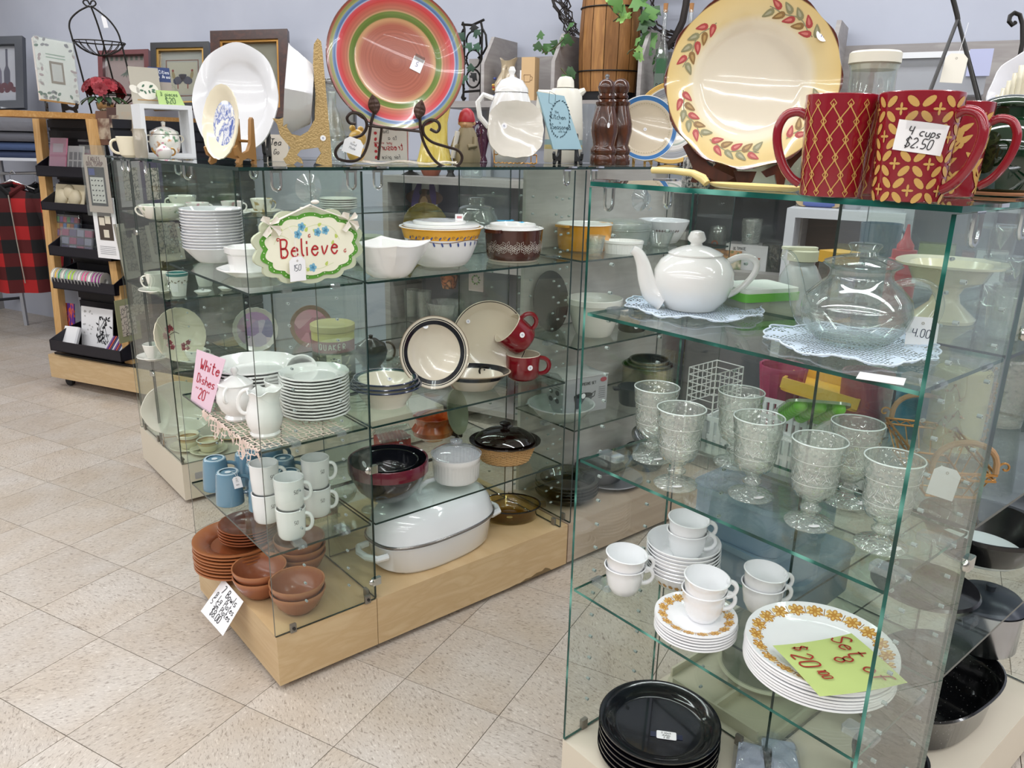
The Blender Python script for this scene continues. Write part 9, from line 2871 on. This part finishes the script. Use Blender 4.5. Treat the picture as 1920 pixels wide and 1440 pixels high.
# ---- cubbies below
def cubby(lab, px0, px1, pyt, pyb, off, mat, depth=.32, nshelf=0, inside=None, name='cubby_shelf'):
 a, b = WL(px0, pyt, off), WL(px1, pyb, off)
 x0, x1, z1, z0 = a.x, b.x, a.z, b.z
 t = thing(name, lab, 'cabinet', WM @ V((0,0,0)), WYAW)
 th = .035
 ins = inside or mat
 MB().box(x0, x1,-off, -off + depth, z1 - th, z1).build('top_panel', mat, t)
 MB().box(x0, x0 + th, -off, -off + depth, .02, z1 - th).build('side_panel', mat, t)
 MB().box(x1 - th, x1,-off, -off + depth, .02, z1 - th).build('side_panel', mat, t)
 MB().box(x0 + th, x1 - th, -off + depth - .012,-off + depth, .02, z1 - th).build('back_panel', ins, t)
 MB().box(x0 + th, x1 - th, -off, -off + depth - .012, z0 - th, z0).build('shelf_board', mat, t)
 MB().box(x0 + th, x1 - th, -off + .02,-off + depth - .012,.06,.09).build('bottom_board', mat, t)
 if nshelf: MB().box(x0 + th, x1 - th, -off + .02,-off + depth - .012, z0 - .36, z0 - .35).build('glass_shelf', GLASS, t)
 return t, x0 + th, x1 - th, z0
CG = P('8f8e94', .6)
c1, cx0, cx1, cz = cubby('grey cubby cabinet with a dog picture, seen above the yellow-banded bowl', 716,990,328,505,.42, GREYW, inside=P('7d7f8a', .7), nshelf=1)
def inC(px, off, z):
 q = WL(px, 430, off)
 return WM @ V((q.x, -off, z + .0006))
p = inC(790,.30, cz)
t = thing('dog_picture', 'small picture of a brown and violet hound in the grey cubby', 'picture', p, 0, None, (radians(-6),0, WYAW))
s_ = mp(p); w_, h = 28 * s_, 150 * s_
MB().box(-w_, w_, 0,.012,0, h).build('canvas', P('b9bcc0', .6), t)
fd = lambda x, y: V((x, -.0012, y)); fd2 = lambda x, y: V((x, -.002, y)); fd3 = lambda x, y: V((x, -.0028, y))
mb = MB(); mb.petal(0, h * .70, w_ * 1.1, h * .55,1.57, fd, 0,20)
mb.petal(-w_ * .62, h * .72, h * .36, w_ * .6,1.3, fd2,1); mb.petal(w_ * .66, h * .76, h * .32, w_ * .5,1.8, fd2,1)
mb.petal(0, h * .60, w_ * .7, h * .24,0, fd2,2); mb.petal(0, h * .55, w_ * .34, h * .08,0, fd3,3)
for s in (-1,1): mb.petal(s * w_ * .3, h * .76, w_ * .22, h * .06,0, fd3,3)
mb.build('painting', [P('5a4336', .6), P('4a3a70', .6), P('a98a6a', .6), P('15151a', .4)], t)
# things on top of the cubby
q = WL(850,330,.30); zc1 = WL(716,328,.42).z
for k, (px, lab, prof, mat) in enumerate(((770, 'dark iron footed holder on the grey cubby', [(0,0),(.05,0),(.03,.012),(.012,.02),(.02,.05),(.05,.06),(0,.05)], IRON),(808, 'small reddish clay pot on the grey cubby', [(0,0),(.04,0),(.055,.03),(.05,.055),(0,.05)], P('8a4a34', .5)),(845, 'tiny dark figurine on the grey cubby', [(0,0),(.025,0),(.015,.02),(.022,.04),(.01,.07),(0,.075)], IRON),(885, 'clear square glass vase on the grey cubby', [(0,0),(.05,0),(.055,.01),(.055,.14),(.05,.14),(.045,.01),(0,.008)], CLEAR))):
 w0 = WL(px, 330,.28)
 t = thing('ornament', lab, 'ornament', WM @ V((w0.x, -.28, zc1 + .0005)))
 MB().lathe(prof, 24).build('body', mat, t)
# glass things on its lower shelf and the pink card
for k, (px, lab) in enumerate(((760, 'clear glass tumbler with a price dot on the glass shelf behind'),(785, 'second clear glass tumbler behind the first on the rear glass shelf'))):
 p = inC(px + 8,.30, cz - .35)
 t = thing('glass_tumbler', lab, 'glass', p)
 MB().lathe(bowl_prof(.045,.15,.004,.75,.7),28).build('body', CLEARR, t)
p = inC(835,.28, cz - .35)
t = thing('glass_bowl', 'clear cut-glass bowl on the rear glass shelf', 'bowl', p)
MB().lathe(bowl_prof(.11,.10,.005,.5,.6),40,0, lambda a, r, z: (r * (1 + .03 * cos(18 * a)), z)).build('body', CLEARB, t)
p = inC(893,.22, cz - .0)
t = thing('pot_card', 'small pink card with a green wreath, low in the grey cubby', 'card', inC(893,.28, cz - .17),0, None, (0,0, WYAW))
MB().box(-.045,.045,0,.01,0,.11).build('card', P('d6c4c4', .6), t)
mb = MB()
for k in range(10): mb.petal(.022 * cos(k * .63),.062 + .022 * sin(k * .63),.016,.009, k, fd, k % 2)
mb.build('wreath_print', [P('6f9a4a', .6), P('3f5a30', .6)], t)
t = thing('clay_pot', 'orange painted clay pot beside the pink card in the cubby', 'pot', inC(842,.28, cz - .17))
MB().lathe(bowl_prof(.05,.075,.005,.7,.7),28).build('body', noisy('clay_paint', [(.4, 'b86a3a'),(.5, '3a2418'),(.58, 'c98a5a')], (1,1,1),16,2,.5, dist=1), t)
# second cubby behind the teapots
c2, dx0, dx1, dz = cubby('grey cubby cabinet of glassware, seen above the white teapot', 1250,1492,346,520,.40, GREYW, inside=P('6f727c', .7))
def inD(px, off, z):
 q = WL(px, 450, off); return WM @ V((q.x, -off, z + .0006))
p = inD(1408,.27, dz)
t = thing('gift_box', 'white printed glassware box in the grey cubby behind the teapots', 'box', p, WYAW)
s_ = mp(p)
MB().box(-40 * s_, 36 * s_, -.05,.08,0,46 * s_).build('carton', P('d2d0d2', .6), t)
mb = MB(); write(mb, 'ULTIMATE', -14 * s_, 36 * s_, 5 * s_, .8 * s_, lambda x, y: V((x, -.0512, y)),0); mb.lathe([(9 * s_, 0),(4 * s_, -10 * s_),(0,-10 * s_)], 20,1, None, MX.Translation((16 * s_, -.053,24 * s_)),1,.02)
mb.build('print', [P('3a3a40', .6), P('a05a40', .6)], t)
t2 = thing('glass_tumbler', 'clear faceted glass tumbler standing on the white box', 'glass', p + V((0,0,46 * s_ + .0008)))
MB().lathe(bowl_prof(19 * s_, 45 * s_, .005,.8,.6),24,0, lambda a, r, z: (r * (1 + .05 * cos(8 * a)), z)).build('body', CLEARB, t2)
p = inD(1452,.27, dz)
t = thing('glass_beaker', 'smoky square glass beside the white printed box', 'glass', p, WYAW)
MB().rbox(-18 * s_, 18 * s_, -18 * s_, 18 * s_, 0,50 * s_, .01).build('body', glassmat('dark_smoke', '6c7078', '33363c', .1, power=1.2, bump=(30,.6, 'n')), t)
p = inD(1362,.30, dz)
t = thing('food_tin', 'colourful printed box of nuts and biscuits in front of the white box', 'box', p, WYAW + .1)
MB().box(-32 * s_, 32 * s_, -.04,.0,0,34 * s_).build('carton', noisy('snack_print', [(.35, '5a3a2c'),(.48, 'c08a5a'),(.55, '4a6a3a'),(.65, 'd8c8b0')], (1,1,1),14,3,.5), t)
for px, lab, mt, h_ in ((1300, 'red glass jar at the left of the cubby behind the teapots', P('b02a3a', .3),40),(1345, 'clear carafe printed with a red and brown crest, behind the white teapot', CLEAR, 75)):
 p = inD(px, .28, dz)
 t = thing('glass_jar', lab, 'jar', p, WYAW)
 MB().lathe([(0,0),(16 * s_, 0),(18 * s_, 4 * s_),(18 * s_, h_ * .8 * s_),(14 * s_, h_ * s_),(12 * s_, h_ * s_),(0,5 * s_)], 28).build('body', mt, t)
 if px == 1345:
  mb = MB().lathe([(4 * s_, -.001),(6.5 * s_, 0),(6.5 * s_, .001),(4 * s_, .001)], 20,0, None, MX.Translation((0,-18.6 * s_, 44 * s_)) @ MX.Rotation(pi / 2,4, 'X'))
  write(mb, 'BULVER', 0,28 * s_, 5 * s_, .9 * s_, lambda x, y: V((x, -18.8 * s_, y)),0, m=1)
  mb.build('crest_print', [P('8a4a34', .5), P('5a3a30', .5)], t)
p = inD(1270,.28, dz)
t = thing('print_box', 'small white box with a red house outline at the cubby edge', 'box', p, WYAW)
MB().box(-20 * s_, 20 * s_, -.04,.03,0,62 * s_).build('carton', P('cfc9cc', .6), t)
mb = MB(); mb.stroke([(-12 * s_, 22 * s_),(-12 * s_, 38 * s_),(0,50 * s_),(12 * s_, 38 * s_),(12 * s_, 22 * s_),(-12 * s_, 22 * s_)], 1.2 * s_, lambda x, y: V((x, -.0412, y)))
mb.build('print', P('a04a54', .6), t)
# white unit with wood inside
c3, ex0, ex1, ez = cubby('white shelf unit with a brown wood-grain back, behind the glass teapot', 1476,1660,390,640,.55, P('c9cad2', .5), inside=wood('brown_back', '5a4030', '46301f', (1,1,10),2.4,.5))
zt3 = WL(1476,390,.55).z
def onU(px, off): 
 q = WL(px, 390, off); return WM @ V((q.x, -off, zt3 + .0006))
p = onU(1535,.42)
t = thing('ceramic_figure', 'blue and cream patterned ceramic holder lying on the white shelf unit', 'ornament', p, WYAW)
s_ = mp(p)
MB().lathe([(0,-28 * s_),(8 * s_, -28 * s_),(10 * s_, -20 * s_),(10 * s_, 20 * s_),(8 * s_, 28 * s_),(0,28 * s_)], 24,0, None, MX.Translation((0,0,10 * s_)) @ MX.Rotation(pi / 2,4, 'Y')).build('body', P('5a6cb0', .4), t)
for s in (-1,1):
 MB().lathe([(0,-.03),(15 * s_, -.03),(16 * s_, 0),(15 * s_, .01),(0,.012)], 24,0, None, MX.Translation((s * 28 * s_, 0,16 * s_)) @ MX.Rotation(pi / 2,4, 'X')).build('flower_disc', P('cbb08a', .5), t)
 MB().lathe([(0,0),(6 * s_, 0),(6 * s_, .004),(0,.006)], 16,0, None, MX.Translation((s * 28 * s_, -.012,16 * s_)) @ MX.Rotation(pi / 2,4, 'X')).build('disc_centre', P('e6e0d4', .5), t)
p = onU(1597,.42)
t = thing('tin_cup', 'grey metal cup on the white shelf unit', 'cup', p)
MB().lathe(bowl_prof(20 * s_, 32 * s_, .004,.7,.7),28).build('body', P('a9a9b0', .3,.7), t)
# far right background
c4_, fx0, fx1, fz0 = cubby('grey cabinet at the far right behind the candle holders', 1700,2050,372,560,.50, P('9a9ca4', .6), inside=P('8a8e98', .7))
def inF(px, off, z):
 q = WL(px, 450, off); return WM @ V((q.x, -off, z + .0006))
for px, lab, c, w_, h in ((1760, 'olive printed box in the far right cabinet', '7d8a52', 60,70),(1865, 'white box with a round seal in the far right cabinet', 'c9ccd2', 50,66),(1820, 'red-brown book box in the far right cabinet', '7a4038', 20,60)):
 p = inF(px, .40, fz0)
 s_ = mp(p)
 t = thing('print_box', lab, 'box', p, WYAW)
 MB().box(-w_ / 2 * s_, w_ / 2 * s_, -.05,.03,0, h * s_).build('carton', P(c, .6), t)
 if px == 1865: MB().lathe([(0,0),(9 * s_, 0),(9 * s_, .001),(0,.001)], 20,0, None, MX.Translation((12 * s_, -.0505,44 * s_)) @ MX.Rotation(pi / 2,4, 'X')).build('round_seal', PAPER, t)
